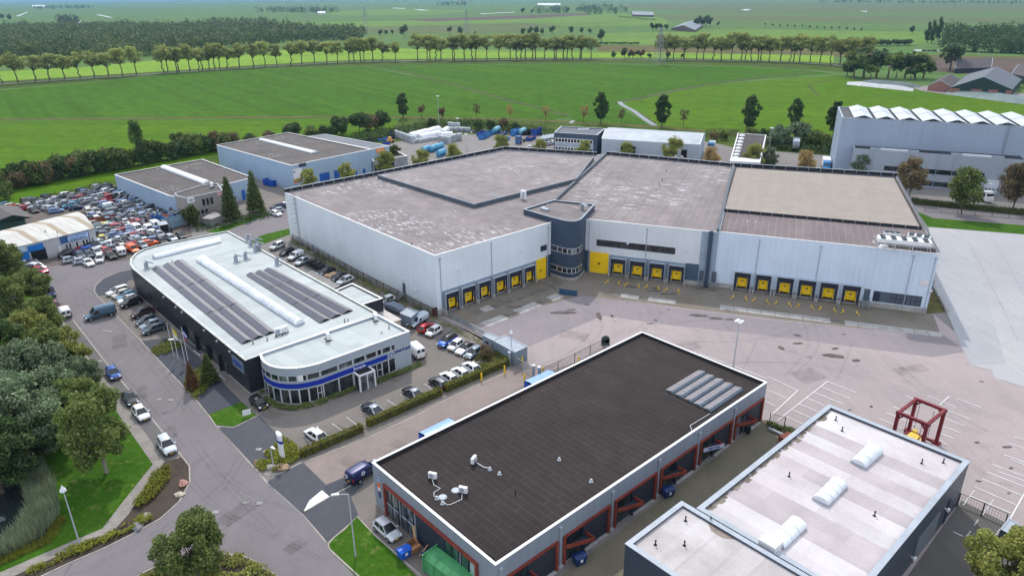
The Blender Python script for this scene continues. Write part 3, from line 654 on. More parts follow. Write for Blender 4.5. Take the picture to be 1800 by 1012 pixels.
def vent(b, px, py, z, kind=0):
    p = b.l(px, py, z); mb = MB(); T = Matrix.Translation((p.x, p.y, z))
    if kind == 0: mb.lathe([(.2, 0), (.07, .08), (.07, .5), (.1, .51), (.1, .6)], 8, 0, T); mt = m_black
    elif kind == 1: mb.lathe([(.26, 0), (.1, .07), (.1, .24), (.17, .25), (.14, .34)], 8, 0, T); mt = w_cop_g
    elif kind == 2: mb.lathe([(.42, 0), (.42, 1.3), (.3, 1.3)], 10, 0, T); mb.box(-.75, .75, -.55, .55, 1.35, 1.55, 0, T @ Matrix.Rotation(.5, 4, 'Y')); mt = m_vent
    else: mb.lathe([(.52, 0), (.46, .05), (.36, .06)], 12, 0, T); mt = w_cop_g
    return b.part(['vent_pipe', 'roof_cowl', 'exhaust_hood', 'roof_ring'][kind], mb, mt, smooth=40)
m_vent = M('vent_steel', C(156, 164, 174), .45, .12, 1.0)
def acunit(b, px, py, z, rz=0, s=1.0):
    p = b.l(px, py, z); T = Matrix.Translation((p.x, p.y, z)) @ Matrix.Rotation(rz, 4, 'Z') @ Matrix.Scale(s, 4)
    mb = MB(); mb.box(-.5, .5, -.18, .18, .22, .95, 0, T)
    o = b.part('air_conditioner', mb, m_white)
    mb = MB(); mb.tube([T @ Vector((-.12, -.2, .58)), T @ Vector((-.12, -.17, .58))], .3*s, 14); b.part('fan_grille', mb, m_vent, o)
    for x in (-.4, .4): mb = MB(); mb.box(x-.05, x+.05, -.4, .4, .0, .1, 0, T); mb.box(x-.03, x+.03, -.15, .15, .1, .22, 0, T); b.part('foot', mb, m_black, o)
    return o
def downpipe(b, i, sd, z0, z1, mat=None, r=.07):
    mb = MB(); p = b.wp(i, sd, z0, .1); q = b.wp(i, sd, z1, .1)
    mb.tube([p, q], r, 6); b.wbox(mb, i, sd-.16, sd+.16, z1, z1+.28, .02, .24)
    return b.part('downpipe', mb, mat or w_cop_g)
def walllamp(b, i, px, py):
    s_, z_ = b.w(i, px, py); mb = MB()
    b.wbox(mb, i, s_-.22, s_+.22, z_-.16, z_+.16, .25, .5); b.wbox(mb, i, s_-.06, s_+.06, z_-.06, z_+.06, 0, .25)
    return b.part('wall_lamp', mb, m_white)
# ---- 1. brown-roofed row of workshop units
HU = 6.25
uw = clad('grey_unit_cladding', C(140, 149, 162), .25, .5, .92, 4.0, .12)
un = Bld('workshop_building', 'long low grey workshop building with brown-black bitumen roof and rust red door frames', 'workshop', Wp([(653.8, 812.4), (870.7, 992.8), (1348.5, 671.7), (1128.2, 582.8)], HU), HU)
r_brown = roofing('brown_bitumen_roof', C(88, 74, 72), C(74, 63, 63), 1.0, 0, 6.0, .0, seamk=1.75, blot=.24)
un.shell(uw, r_brown, w_cop_w, .45, .24, .05, m_slab, .25, inner=M('dark_upstand', C(40, 40, 44), .8))
redm = M('rust_red_paint', C(128, 54, 43), .6, .26, .9, tint=C(150, 76, 60), ta=.5)
m_navy = M('navy_panel', C(44, 52, 68), .5, .1, .8)
m_roll = clad('roller_door', C(48, 53, 64), .18, .5, .8, 50, .1, horiz=True)
pipes = [un.w(1, x, y)[0] for x, y in ((985, 921), (1077, 859), (1159, 805), (1230, 755), (1293, 712))]
gap = pipes[1]-pipes[0]; pipes = [pipes[0]-2*gap, pipes[0]-gap] + pipes + [un.edge(1)[3]-.05]
zt = un.w(1, 1030, 914)[1]
for k in range(len(pipes)-1):
    a, b_ = pipes[k]+.45, pipes[k+1]-.45
    if a < .2: a = .5
    if b_ - a < 2: continue
    mb = MB(); un.wbox(mb, 1, a, a+.32, 0, zt, 0, .22); un.wbox(mb, 1, b_-.32, b_, 0, zt, 0, .28); un.wbox(mb, 1, a+.32, b_-.32, zt-.26, zt, 0, .216)
    fr = un.part('bay_frame', mb, redm)
    sp = a + (b_-a)*.42
    un.panel('roller_door', 1, sp+.2, b_-.32, .12, zt-.34, 0, .06, m_roll, fr)
    un.panel('door_post', 1, sp-.12, sp+.2, .0, zt-.34, 0, .2, m_navy, fr)
    un.panel('shop_window', 1, a+.32, sp-.12, .1, zt-.36, 0, .04, glass_dark if k != 6 else glass_pale, fr)
    un.panel('threshold', 1, sp+.2, b_-.4, 0, .12, 0, .5, m_slab, fr)
    mb = MB(); p0, p1, p2 = un.wp(1, a+.32, 0, .3), un.wp(1, sp+.25, 0, 1.55), un.wp(1, sp+.25, 0, .1)
    zc = zt-1.45
    for u, v_ in ((p0, p1), (p1, p2)): mb.bar((u.x, u.y, zc), (v_.x, v_.y, zc), .1, .5)
    aw = un.part('canopy', mb, redm, fr)
    mb = MB(); mb.prism([p0.xy, p1.xy, p2.xy] if (p1.xy-p0.xy).cross(p2.xy-p0.xy) > 0 else [p0.xy, p2.xy, p1.xy], zc-.28, zc-.22)
    un.part('canopy_floor', mb, m_navy, fr)
    if k == 5:
        d = (p1-p0).normalized(); nn = Vector((d.y, -d.x, 0))
        mb = MB(); q0, q1 = p0+d*.1+nn*.08, p1-d*.05+nn*.08
        mb.bar((q0.x, q0.y, zc), (q1.x, q1.y, zc), .03, .58); un.part('sign_board', mb, M('pale_sign', C(196, 206, 226), .5), fr)
        me = text_mesh('HECTOR', .46, .015); me.materials.clear(); me.materials.append(M('sign_blue', C(44, 66, 150), .5))
        o = bpy.data.objects.new('lettering', me); COL.objects.link(o); o.parent = fr
        c0 = (p0+p1)/2 + nn*.1; o.matrix_local = Matrix(((d.x, 0, nn.x, c0.x), (d.y, 0, nn.y, c0.y), (0, 1, 0, zc), (0, 0, 0, 1)))
for sd in pipes[1:7]:
    downpipe(un, 1, sd, .1, HU-.9, w_cop_g)
    un.panel('concrete_post', 1, sd-.3, sd+.3, 0, .3, .0, .35, m_slab)
# street front
s0, z1 = un.w(0, 675.6, 848.4); s1, _ = un.w(0, 840.6, 984.6)
mb = MB(); un.wbox(mb, 0, s0, s0+.3, 0, z1, 0, .3); un.wbox(mb, 0, s1-.3, s1, 0, z1, 0, .3); un.wbox(mb, 0, s0+.3, s1-.3, z1-.3, z1, 0, .296)
ff = un.part('front_frame', mb, redm)
un.panel('front_panel', 0, un.w(0, 730, 900)[0], un.w(0, 781, 945)[0], 0, z1-.32, 0, .05, m_navy, ff)
for (xa, xb, g_) in ((679, 703, glass_pale), (706, 729, glass_pale), (782, 808, glass_green), (811, 838, glass_green)):
    sa, sb = un.w(0, xa, 890+(xa-679)*.75)[0], un.w(0, xb, 890+(xb-679)*.75)[0]
    f_ = un.window(0, sa+.1, sb-.08, .15, z1-.34, w_dark, None, 2, 2, .1, .1, parent=ff)
    un.panel('window_pane', 0, sa+.12, sb-.1, .15, z1-.36, 0, .03, g_, ff)
    un.panel('spandrel', 0, sa+.12, sb-.1, z1/2-.5, z1/2-.1, 0, .07, M('spandrel_grey', C(150, 158, 168), .5), ff)
sa = un.w(0, 836, 980)[0]
mb = MB()
for k in range(7): un.wbox(mb, 0, sa-.9, sa-.1, z1-.75-.24*k, z1-.63-.24*k, .035, .06)
un.part('window_poster', mb, M('poster_mint', C(196, 222, 222), .5))
# vertical emblem by the corner
s_, zz = un.w(0, 666.5, 855); em = MB()
for a, b_, zc, hh, mi in ((-.2, .2, zz+.95, .14, 0), (-.26, .26, zz+.25, .36, 1), (-.22, .22, zz-.35, .3, 2), (-.22, .24, zz-1.1, .5, 3)):
    un.wbox(em, 0, s_+a, s_+b_, zc-hh, zc+hh, 0, .05+.004*mi, mi)
un.part('emblem', em, [M('sky_blue_paint', C(120, 180, 230), .5), M('orange_paint', C(226, 110, 40), .5), m_white, M('indigo_paint', C(56, 58, 110), .5)])
# roof equipment
zr = HU-.45
for px, py, rz in ((761, 842, .5), (814.5, 867, .5), (833, 814, 2.0)): acunit(un, px, py, zr, rz)
mb = MB()
def rp(px, py, dz=.1): p = un.l(px, py, zr); return (p.x, p.y, zr+dz)
mb.tube([rp(760, 846, .3), rp(763, 853), rp(774, 859), rp(763, 866), rp(763, 873), rp(768, 875, .25)], .035, 6)
mb.tube([rp(812, 872, .3), rp(812, 878), rp(793, 887), rp(786, 888), rp(779, 884, .3)], .035, 6)
mb.tube([rp(838, 816, .3), rp(851, 822), rp(858, 823), rp(861, 826, .3)], .045, 6)
mb.tube([rp(1248, 727, .05), rp(1213, 748, .05), rp(1216, 756, .05)], .04, 5)
un.part('refrigerant_pipe', mb, m_white, smooth=40)
for px, py, k in ((778, 885, 1), (768, 876, 1), (861, 825, 1), (801, 861, 3), (778, 873, 3), (878, 833, 1), (770, 771, 0), (906, 868, 0), (983, 808, 1), (1039, 846, 1), (867, 985, 0), (861, 981, 0)): vent(un, px, py, zr, k)
A, B, D = un.l(1169.9, 686.3, zr), un.l(1227.7, 651.6, zr), un.l(1252, 726.2, zr)
for k in range(5):
    st = (D-A)/5; o = A + st*k; e = B-A; mb = MB()
    q = [o, o+e, o+e+st*.7, o+st*.7]; q2 = [o+st*.7, o+e+st*.7, o+e+st*.84, o+st*.84]
    mb.add([(q[0].x, q[0].y, zr+.18), (q[1].x, q[1].y, zr+.18), (q[2].x, q[2].y, zr+.44), (q[3].x, q[3].y, zr+.44)], [(0, 1, 2, 3), (3, 2, 1, 0)][:1])
    so = un.part('solar_panel', mb, M('sky_sheen_solar', C(132, 126, 130), .45, .1, .8, spec=.25, tint=C(112, 106, 112)))  # sky reflection put into the face colour as pinkish grey
    mb = MB(); mb.add([(q2[0].x, q2[0].y, zr+.44), (q2[1].x, q2[1].y, zr+.44), (q2[2].x, q2[2].y, zr+.06), (q2[3].x, q2[3].y, zr+.06)], [(0, 1, 2, 3)])
    for p, r in ((q[3], q2[3]), (q[2], q2[2])): mb.add([(q[0].x if p is q[3] else q[1].x, q[0].y if p is q[3] else q[1].y, zr+.16), (p.x, p.y, zr+.43), (r.x, r.y, zr+.04)], [(0, 1, 2)])
    un.part('wind_deflector', mb, M('panel_back_steel', C(112, 126, 140), .4), so)
    mb = MB()
    for j in range(1, 9):
        t = e*(j/9); a1, a2 = o+t, o+t+st*.7
        mb.bar((a1.x, a1.y, zr+.19), (a2.x, a2.y, zr+.45), .06, .02)
    un.part('panel_seam', mb, w_cop_g, so)
# pale wet edge along the roof kerbs
# ---- 2. pale-roofed rear hall with lower annex
HG = 6.5
NW, NE, SW = G2(1456.9, 710.7, HG), G2(1704.4, 810.6, HG), G2(1225, 893, HG)
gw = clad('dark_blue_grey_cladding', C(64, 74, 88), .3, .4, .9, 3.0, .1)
r_pale = roofing('pale_membrane_roof', C(206, 201, 203), C(190, 181, 183), 2.3, 0, 0.0, .0, seamk=.97, rough=.7, blot=.1, rowk=.6)
gh = Bld('rear_hall', 'dark walled hall with pale banded roof and three arched rooflights', 'warehouse', [SW, SW+(NE-NW), NE, NW], HG)
gh.shell(gw, r_pale, w_cop_g, .3, .55, .05)
for q in ([(1494, 812), (1524, 784), (1552, 798), (1522, 825)], [(1427, 877), (1461, 843), (1489, 857), (1456, 891)], [(1355, 944), (1390, 911), (1418, 929), (1378.5, 967)]):
    barrel(gh, q, HG-.3, .55, mat=m_barrel)
for px, py in ((1480, 757), (1620, 814), (1658, 813), (1387, 837), (1537, 906), (1469, 738)): vent(gh, px, py, HG-.3, 0)
mb = MB()
p = gh.l(1354, 958, HG); mb.box(p.x-.9, p.x+.9, p.y-.8, p.y+.8, HG-.3, HG+.7); gh.part('air_handler', mb, m_white)
mb = MB(); rr = random.Random(5)
for k in range(90):
    t = rr.random()**.8; x, y = 1452-(1452-1240)*t + rr.uniform(-3, 9), 722+(893-722)*t+rr.uniform(-2, 5)
    p = gh.l(x, y, HG-.3); s_ = rr.uniform(.08, .34)
    mb.box(p.x-s_, p.x+s_*rr.uniform(.6, 1.4), p.y-s_*1.3, p.y+s_*1.3, HG-.3, HG-.27+.02*rr.random())
gh.part('gutter_debris', mb, m_grime)
for a, b_, c0, c1 in ((1640, 1652, 905, 870), (1625, 1638, 925, 900)): pass
sa, sb = gh.w(1, 1652, 935)[0], gh.w(1, 1663, 905)[0]
gh.panel('door', 1, sa, sb, .1, 3.4, 0, .08, M('midnight_door', C(24, 40, 70), .4))
gh.panel('roller_door', 1, gh.w(1, 1600, 1000)[0], gh.w(1, 1640, 945)[0], .1, 3.6, 0, .05, clad('pale_roller', C(120, 128, 138), .3, .4, .85, 50, .1, horiz=True))
for px, py in ((1661, 893), (1602, 978)): walllamp(gh, 1, px, py)
HA = 6.9
aN, aW = G2(1198.1, 880.5, HA), G2(1099.2, 955, HA); ex = (NE-NW)*.96
an = Bld('rear_annex', 'low dark slate annex with flat pinkish white roof in the near right corner', 'annex', [aW, aW+ex, aN+ex, aN], HA)
an.shell(clad('slate_cladding', C(58, 70, 84), .3, .4, .9, 3.0, .1), roofing('pinkish_membrane_roof', C(200, 192, 192), C(214, 208, 208), 2.6, 1, 5.0, .0, seamk=.93, rough=.75, blot=.12), w_cop_g, .25, .5, .05)
for px, py in ((1205, 915), (1152, 957), (1203, 958), (1249, 916)): vent(an, px, py, HA-.25, 0)
mb = MB(); p = an.l(1268, 933, HA-.25); mb.prism([(p.x+1.6*math.cos(t)*(1+.2*math.sin(3*t)), p.y+.8*math.sin(t)) for t in [k*.52 for k in range(12)]], HA-.25, HA-.238); an.part('rain_puddle', mb, M('damp_roof', C(140, 126, 118), .3, .2, 1.0))
# ---- 3. car dealership: white-roofed hall, showroom, annex
HD = 6.2
r_white = roofing('white_membrane_roof', C(206, 213, 214), C(192, 201, 203), 2.0, 0, 9.0, 0, rough=.6, seamk=.95, blot=.07)
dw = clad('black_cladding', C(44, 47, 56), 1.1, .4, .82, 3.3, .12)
dh = Bld('dealer_hall', 'black walled dealership hall with white roof, solar panels and rounded end', 'car dealer', Wp([(430.8, 633.3), (664, 549.5), (400.5, 405.5), (300, 425.5), (273, 431.6), (252, 438), (238, 445), (229, 455), (228.5, 464), (233, 472)], HD), HD)
dh.shell(dw, r_white, M('pale_coping', C(196, 202, 200), .5, .12, .8, tint=C(160, 158, 140), ta=.6), .22, .4, .04, m_slab, .35)
zr = HD-.22
barrel(dh, [(345, 460), (520, 574), (536, 568), (362, 453)], zr, .75, mat=m_barrel)
barrel(dh, [(268, 452), (385, 419.5), (389, 427), (274, 456)], zr, .6, mat=m_barrel)
def pvrows(b, q, rows, z, wide=(.5, .5), segs=3):
    """saw-tooth east-west solar racks filling roof quad q"""
    A, B, Cc, D = [b.l(x, y, z) for x, y in q]
    for r in range(rows):
        for k in range(segs):
            t0, t1 = (k+.008)/segs, (k+.992)/segs
            def P(u, t, dz): a = A.lerp(D, u/rows).lerp(B.lerp(Cc, u/rows), t); return (a.x, a.y, z+dz)
            u0, um, u1 = r+.03, r+wide[0], r+.97
            mb = MB(); mb.add([P(u0, t0, .15), P(u0, t1, .15), P(um, t1, .5), P(um, t0, .5)], [(0, 1, 2, 3), (3, 2, 1, 0)][:1])
            o = b.part('solar_panel', mb, M('dark_solar', C(82, 82, 94), .22, .1, .9, spec=.6))
            mb = MB(); mb.add([P(um+.015, t0, .5), P(um+.015, t1, .5), P(u1, t1, .15), P(u1, t0, .15)], [(0, 1, 2, 3)])
            b.part('solar_panel_back', mb, m_pv2, o)
            mb = MB(); n = 12
            for j in range(1, n):
                t = t0+(t1-t0)*j/n; mb.bar(P(u0, t, .155), P(um, t, .505), .025, .02); mb.bar(P(um, t, .505), P(u1, t, .155), .025, .02)
            b.part('panel_seam', mb, m_vent, o)
            for t in (t0, t1): b.part('rack_end', MB().add([P(u0, t, .0), P(um, t, .48), P(u1, t, 0)], [(0, 1, 2)]), m_black, o)
pvrows(dh, [(266, 473), (425, 606), (485, 584), (322, 457)], 3, zr)
pvrows(dh, [(432, 484), (562, 569), (622, 546), (478, 472)], 3, zr)
for px, py, k in ((258, 472, 2), (415, 460, 2), (432, 455, 2), (449, 442, 2), (441, 432, 2), (451, 430, 2), (455, 438, 2), (435, 424, 2), (487, 465, 2), (303, 462, 0), (255, 457, 3), (445, 604, 0), (470, 598, 0), (606, 566, 0), (486, 592, 0)): vent(dh, px, py, zr, k)
for k in range(3): acunit(dh, 491+k*5, 588-k*2.2, zr, -.45, 1.25)
# street wall details
sg0, sg1 = dh.edge(9)[3], 0
e9 = 9
zs = dh.w(e9, 415, 640)
s_a, s_b = dh.w(e9, 407, 623)[0], dh.w(e9, 429.5, 652)[0]
dh.panel('sign_board', e9, s_a, s_b, 3.3, 5.3, 0, .08, M('sign_slate', C(120, 134, 148), .5))
dh.text('ASN+', e9, (s_a+s_b)/2, 4.3, .1, 1.55, M('sign_royal_blue', C(24, 64, 160), .5), bold=.03)
for k, px in enumerate((325, 348, 369, 391)):
    s1_ = dh.w(e9, px+2, 585+(px-325)*1.05)[0]; mb = MB(); dh.wbox(mb, e9, s1_-.25, s1_+.25, 0, 3.1, 0, .45); dh.part('portal_post', mb, m_black)
s_a, s_b = dh.w(e9, 328, 588)[0], dh.w(e9, 404, 668)[0]
dh.panel('glazing', e9, s_a+.2, s_b, .2, 2.9, .0, .05, glass_dark)
for k, px in enumerate((287, 309, 320, 360, 383, 406)):
    s1_ = dh.w(e9, px, 515+(px-287)*.92)[0]; mb = MB(); dh.wbox(mb, e9, s1_-.12, s1_+.12, HD-.75, HD-.5, .0, .25); dh.part('wall_lamp', mb, m_white)
for px, py in ((258, 515), (265, 521)):
    s1_, z_ = dh.w(e9, px, py); dh.panel('small_window', e9, s1_-.3, s1_+.3, z_-.5, z_+.5, 0, .03, glass_dark)
# back lean-to and white annex
HX = 5.6
ax = Bld('dealer_annex', 'small flat white-roofed black box behind the dealership hall', 'annex', Wp([(634.2, 536), (672.7, 524.1), (619.3, 497.5), (583.8, 512.3)], HX), HX)
ax.shell(dw, r_white, w_cop_w, .3, .3, .04)
lt = Bld('lean_to', 'grey corrugated lean-to roof behind the dealership hall', 'shed', Wp([(579, 510), (597, 502), (548, 476), (536, 484)], 3.6), 3.6)
lt.shell(M('lean_to_wall', C(120, 118, 114), .8), roofing('corrugated_grey', C(168, 162, 160), C(152, 146, 142), .5, 1, 0, 0, seamk=.85), w_cop_g, .08, .12, .02)
cp_ = Bld('canopy_shed', 'low flat grey canopy beside the white annex', 'canopy', Wp([(664, 550), (690, 566), (706, 561), (674, 543)], 3.0), 3.0)
# showroom
HS = 6.4
PS = Wp([(464, 637), (474, 643), (487, 646.5), (503, 648), (520, 647.5), (537, 645), (560, 639.5), (720, 582.3), (663.3, 552.2), (456.4, 622), (459, 631)], HS)
sr = Bld('showroom', 'pale grey two-storey showroom with curved glass corner and royal blue band', 'showroom', PS, HS)
sw_ = roofing('grey_panel_wall', C(166, 174, 184), C(158, 166, 176), 50, 1, 0, 0, rough=.45, seamk=1.0, blot=.06)
sr.shell(sw_, r_white, w_cop_w, .35, .3, .08, m_slab, .25)
band = M('royal_blue_band', C(22, 50, 158), .45, .06, .8)
ne = len(sr.P)
E7 = 6   # long straight front edge
L7 = sr.edge(E7)[3]
def sfr(px, py): return sr.w(E7, px, py)[0]
curve = [10, 0, 1, 2, 3, 4, 5]
bz0, bz1 = 2.95, 3.75
bend = sfr(681, 630)
for e in curve: sr.panel('blue_band', e, -.02, sr.edge(e)[3]+.02, bz0, bz1, 0, .06, band)
sr.panel('blue_band', 9, .2, sr.edge(9)[3], bz0, bz1, 0, .06, band)
sr.panel('blue_band', E7, 0, bend, bz0, bz1, 0, .06, band)
sr.text('Receptie', E7, sfr(632, 648), 3.36, .075, .62, m_white)
sr.text('Quick Repair', E7, sfr(707.5, 618.5), 3.62, .03, .6, M('deep_blue_letters', C(20, 40, 130), .5), bold=.025)
sc_, zc_ = sr.w(E7, 689.5, 625.5); mb = MB(); p0 = sr.wp(E7, sc_-.15, 3.3, 0); p1 = sr.wp(E7, sc_-.15, 3.3, .05); mb.tube([p0, p1], .36, 16); o = sr.part('round_logo', mb, M('deep_blue_letters2', C(26, 50, 140), .5)); mb = MB(); mb.tube([sr.wp(E7, sc_-.15, 3.3, .05), sr.wp(E7, sc_-.15, 3.3, .07)], .2, 16); sr.part('round_logo_centre', mb, m_white, o)
sr.text('SHOWROOM', 9, sr.edge(9)[3]*.5, 3.5, .075, .4, m_white, bold=.01)
# upper windows
uz0, uz1 = 4.15, 5.15
ups = [(562, 592), (594, 618), (620, 640), (642, 660), (662, 669), (671, 685), (686.5, 693)]
for a, b_ in ups:
    sr.window(E7, sfr(a, 636-(a-590)*.36), sfr(b_, 636-(b_-590)*.36), uz0, uz1, w_alu, glass_dark if b_ != 618 else glass_pale, 1, 1, .12, .06)
for e in (0, 1, 2, 3, 4, 5, 10):
    L = sr.edge(e)[3]; sr.window(e, .06, L-.06, uz0, uz1, w_alu, glass_pale if e in (2, 3) else glass_dark, 2 if L > 2.4 else 1, 1, .1, .05)
    sr.window(e, .06, L-.06, .3, 2.75, w_alu, glass_dark, 2 if L > 2.0 else 1, 1, .12, .06)
L9 = sr.edge(9)[3]; sr.window(9, .3, L9-.1, uz0, uz1, w_alu, glass_dark, 2, 1, .1, .05); sr.window(9, .3, L9-.1, .3, 2.75, w_alu, glass_pale, 2, 1, .12, .05)
mb = MB(); sr.wbox(mb, 4, .1, sr.edge(4)[3]*.6, uz0+.05, uz1-.05, .03, .05); sr.part('window_poster', mb, m_white)
low = [(560, 570, 1, 2), (571, 597, 1, 1), (598, 622, 1, 1), (651, 664, 1, 1), (664.5, 672.5, 1, 2), (673.5, 684, 1, 1), (685, 696, 1, 1)]
for a, b_, n, r_ in low:
    sr.window(E7, sfr(a, 690-(a-590)*.34), sfr(b_, 690-(b_-590)*.34), .3, 2.75, w_alu, glass_dark, n, r_, .12, .06)
# entrance porch
pa, pb = sfr(624, 680), sfr(650, 672); mb = MB()
for s_ in (pa, pb): sr.wbox(mb, E7, s_-.12, s_+.12, 0, 2.75, 1.7, 1.94); sr.wbox(mb, E7, s_-.1, s_+.1, 0, 2.75, .0, .2)
sr.wbox(mb, E7, pa-.12, pb+.12, 2.75, 3.0, 1.72, 1.96); sr.wbox(mb, E7, pa-.12, pa+.12, 2.75, 3.0, .1, 1.72); sr.wbox(mb, E7, pb-.12, pb+.12, 2.75, 3.0, .1, 1.72); sr.wbox(mb, E7, (pa+pb)/2-.07, (pa+pb)/2+.07, 0, 2.75, 1.75, 1.92)
po = sr.part('porch', mb, m_white)
sr.panel('porch_glass', E7, pa+.12, pb-.12, .1, 2.75, 1.8, 1.84, glass_pale, po); sr.panel('porch_side_glass', E7, pa-.02, pa+.02, .1, 2.75, .2, 1.7, glass_dark, po); sr.panel('porch_side_glass', E7, pb-.02, pb+.02, .1, 2.75, .2, 1.7, glass_dark, po); sr.panel('porch_roof', E7, pa+.12, pb-.12, 2.85, 2.9, .1, 1.72, m_black, po)
zr = HS-.35
acunit(sr, 577, 597, zr, -.4, 1.35); acunit(sr, 660, 563, zr, -.4, 1.3)
for px, py, k in ((684, 577, 0), (671, 585, 1), (612, 566, 0)): vent(sr, px, py, zr, k)
mb = MB()
for k in range(3): cp_.wbox(mb, 0, k*2.0, k*2.0+.1, 0, 3.0, -.3, -.2)
mb.prism(cp_.P, 2.9, 3.0); cp_.part('canopy_roof', mb, M('canopy_sheet', C(196, 190, 188), .6))
# ---- 4. white logistics halls with docks
HW = 12.5
c_white = clad('white_cladding', C(224, 231, 238), .3, .5, .95, 3.2, .07)
c_grey = clad('grey_white_cladding', C(216, 220, 224), .3, .5, .9, 3.2, .07)
c_blue = clad('pale_blue_cladding', C(208, 222, 238), 1.15, .5, .96, 1.15, .07)
m_dockband = clad('blue_grey_band', C(132, 146, 162), .3, .5, .92, 50, .1)
m_tower = clad('navy_cladding', C(60, 74, 94), .25, .5, .95, 2.5, .1, horiz=True)
m_shelter = M('shelter_rubber', C(36, 40, 54), .7, .12, .8)
m_ink = M('ink_black', C(22, 22, 26), .6, .05)
m_up = M('grey_upstand', C(82, 92, 104), .6, .15, .5)
m_blackup = M('black_upstand', C(38, 40, 46), .7, .2, .6)
r_a = roofing('taupe_roof_wing', C(168, 158, 158), C(154, 145, 146), 1.6, 0, 11.0, .55, C(226, 228, 232), seamk=.93, sx=1.0, sf=2.2)
r_b = roofing('taupe_roof_upper', C(172, 162, 162), C(160, 151, 152), 1.6, 0, 14.0, .26, C(222, 222, 226), seamk=.95, sx=1, sf=2.4)
r_c = roofing('taupe_roof_middle', C(166, 156, 156), C(154, 145, 145), 1.4, 1, 16.0, .55, C(224, 226, 230), seamk=1.18, sx=6, sf=.22)
r_d = roofing('lined_brown_roof', C(150, 137, 137), C(136, 124, 125), 1.35, 1, 4.5, .12, C(210, 208, 210), seamk=1.3, blot=.1)
r_gr = yardmat('gravel_roof', C(190, 179, 170), C(180, 169, 158), C(166, 155, 146), .3, 0, .7)
r_t = roofing('tower_roof', C(150, 142, 142), C(140, 132, 132), 1.4, 0, 9.0, .2, C(212, 212, 214), seamk=.93)
def backwall(b, edges, h, t=.3, mat=None, z0=None, posts=3.0):
    for e in edges:
        L = b.edge(e)[3]; mb = MB(); b.wbox(mb, e, .02, L-.02, (z0 or b.h), b.h+h, -t, .02); o = b.part('roof_parapet', mb, mat or m_blackup)
        mb = MB(); b.wbox(mb, e, 0, L, b.h+h, b.h+h+.05, -t-.03, .05)
        k = 1.0
        while posts and k < L:
            b.wbox(mb, e, k-.05, k+.05, b.h, b.h+h, -t-.1, -t-.01); k += posts
        b.part('parapet_cap', mb, w_cop_g if posts else m_up, o)
def dock(b, i, s0, s1, h=4.2):
    mb = MB(); b.wbox(mb, i, s0, s0+.55, .7, h, 0, .75); b.wbox(mb, i, s1-.55, s1, .7, h, 0, .75); b.wbox(mb, i, s0+.55, s1-.55, h-1.05, h, 0, .74)
    o = b.part('loading_dock', mb, m_shelter)
    b.panel('dock_door', i, s0+.62, s1-.62, 1.0, h-.95, 0, .22, m_yel, o)
    c_ = (s0+s1)/2
    b.panel('door_window', i, c_-.28, c_+.28, 2.2, 2.42, .22, .25, m_ink, o); b.panel('door_number', i, c_-.14, c_+.14, 1.78, 1.98, .22, .24, m_dockband, o)
    b.panel('dock_plate', i, s0+.55, s1-.55, .7, 1.0, 0, .5, m_ink, o)
    mb = MB(); b.wbox(mb, i, s0-.08, s0, .8, h+.08, .0, .8); b.wbox(mb, i, s1, s1+.08, .8, h+.08, .0, .8); b.wbox(mb, i, s0, s1, h, h+.08, .0, .8)
    for s_ in (s0+.5, s1-.55): b.wbox(mb, i, s_, s_+.05, .8, h-1.0, .76, .79)
    b.part('shelter_edge', mb, w_cop_g, o)
    for q in (s0-.45, s1+.1): b.panel('dock_bumper', i, q, q+.35, .1, .75, 0, 1.1, m_slab, o)
    for q in (s0+.62, s1-.7): b.panel('guide_marker', i, q, q+.08, 1.0, 1.8, .76, .95, m_yel, o)
def ladder(b, i, sd, z0, z1, name='cage_ladder'):
    mb = MB()
    for q in (-.28, .28): b.wbox(mb, i, sd+q-.03, sd+q+.03, z0, z1, .15, .2)
    zz = z0
    while zz < z1: b.wbox(mb, i, sd-.28, sd+.28, zz, zz+.04, .15, .19); zz += .6
    zz = z0+2.4
    while zz < z1:
        for q in (-.4, .36): b.wbox(mb, i, sd+q, sd+q+.04, zz, zz+.05, .2, .8)
        b.wbox(mb, i, sd-.4, sd+.4, zz, zz+.05, .76, .8); zz += 1.2
    return b.part(name, mb, m_steel)
def stairs(b, i, s0, wd, z1, d=1.0):
    mb = MB(); b.wbox(mb, i, s0, s0+wd, z1-.08, z1, 0, d)
    for k in range(5): b.wbox(mb, i, s0, s0+wd, z1-.25*(k+1), z1-.25*(k+1)+.05, d+.26*k, d+.26*(k+1))
    for s_ in (s0, s0+wd):
        a, c_ = b.wp(i, s_, z1+.95, .1), b.wp(i, s_, z1+.95, d); e = b.wp(i, s_, .95, d+1.4)
        mb.tube([a, c_, e], .03, 4)
        for p in (a, c_, e): mb.tube([p, p-Vector((0, 0, .95))], .03, 4)
        mb.bar(b.wp(i, s_, z1-.1, d), b.wp(i, s_, 0, d+1.4), .06, .2)
    return b.part('steps', mb, m_steel)
wl = Bld('warehouse_wing', 'left white wing of the big logistics warehouse with six yellow docks on its front', 'warehouse', Wp([(500.1, 338.2), (764.1, 449.2), (968.9, 390.8), (962, 370), (974, 352.5), (1064, 271.3), (1049, 272.6), (886.9, 262.3), (660.7, 307.8)], HW), HW)
wl.shell(c_white, r_a, w_cop_w, .12, .2, .04, m_slab, 1.1)
fA = lambda px: wl.w(1, px, 555-(px-771)*.394, .7)[0]
for a, c_ in ((784.5, 807), (813, 836), (841.5, 863), (869, 891), (895, 917), (921, 940)): dock(wl, 1, fA(a+1), fA(c_+.5))
sb0, sb1 = wl.w(1, 778, 550)[0], wl.w(1, 942, 486)[0]
wl.panel('dock_band', 1, sb0, sb1, 1.1, 4.75, 0, .04, m_dockband)
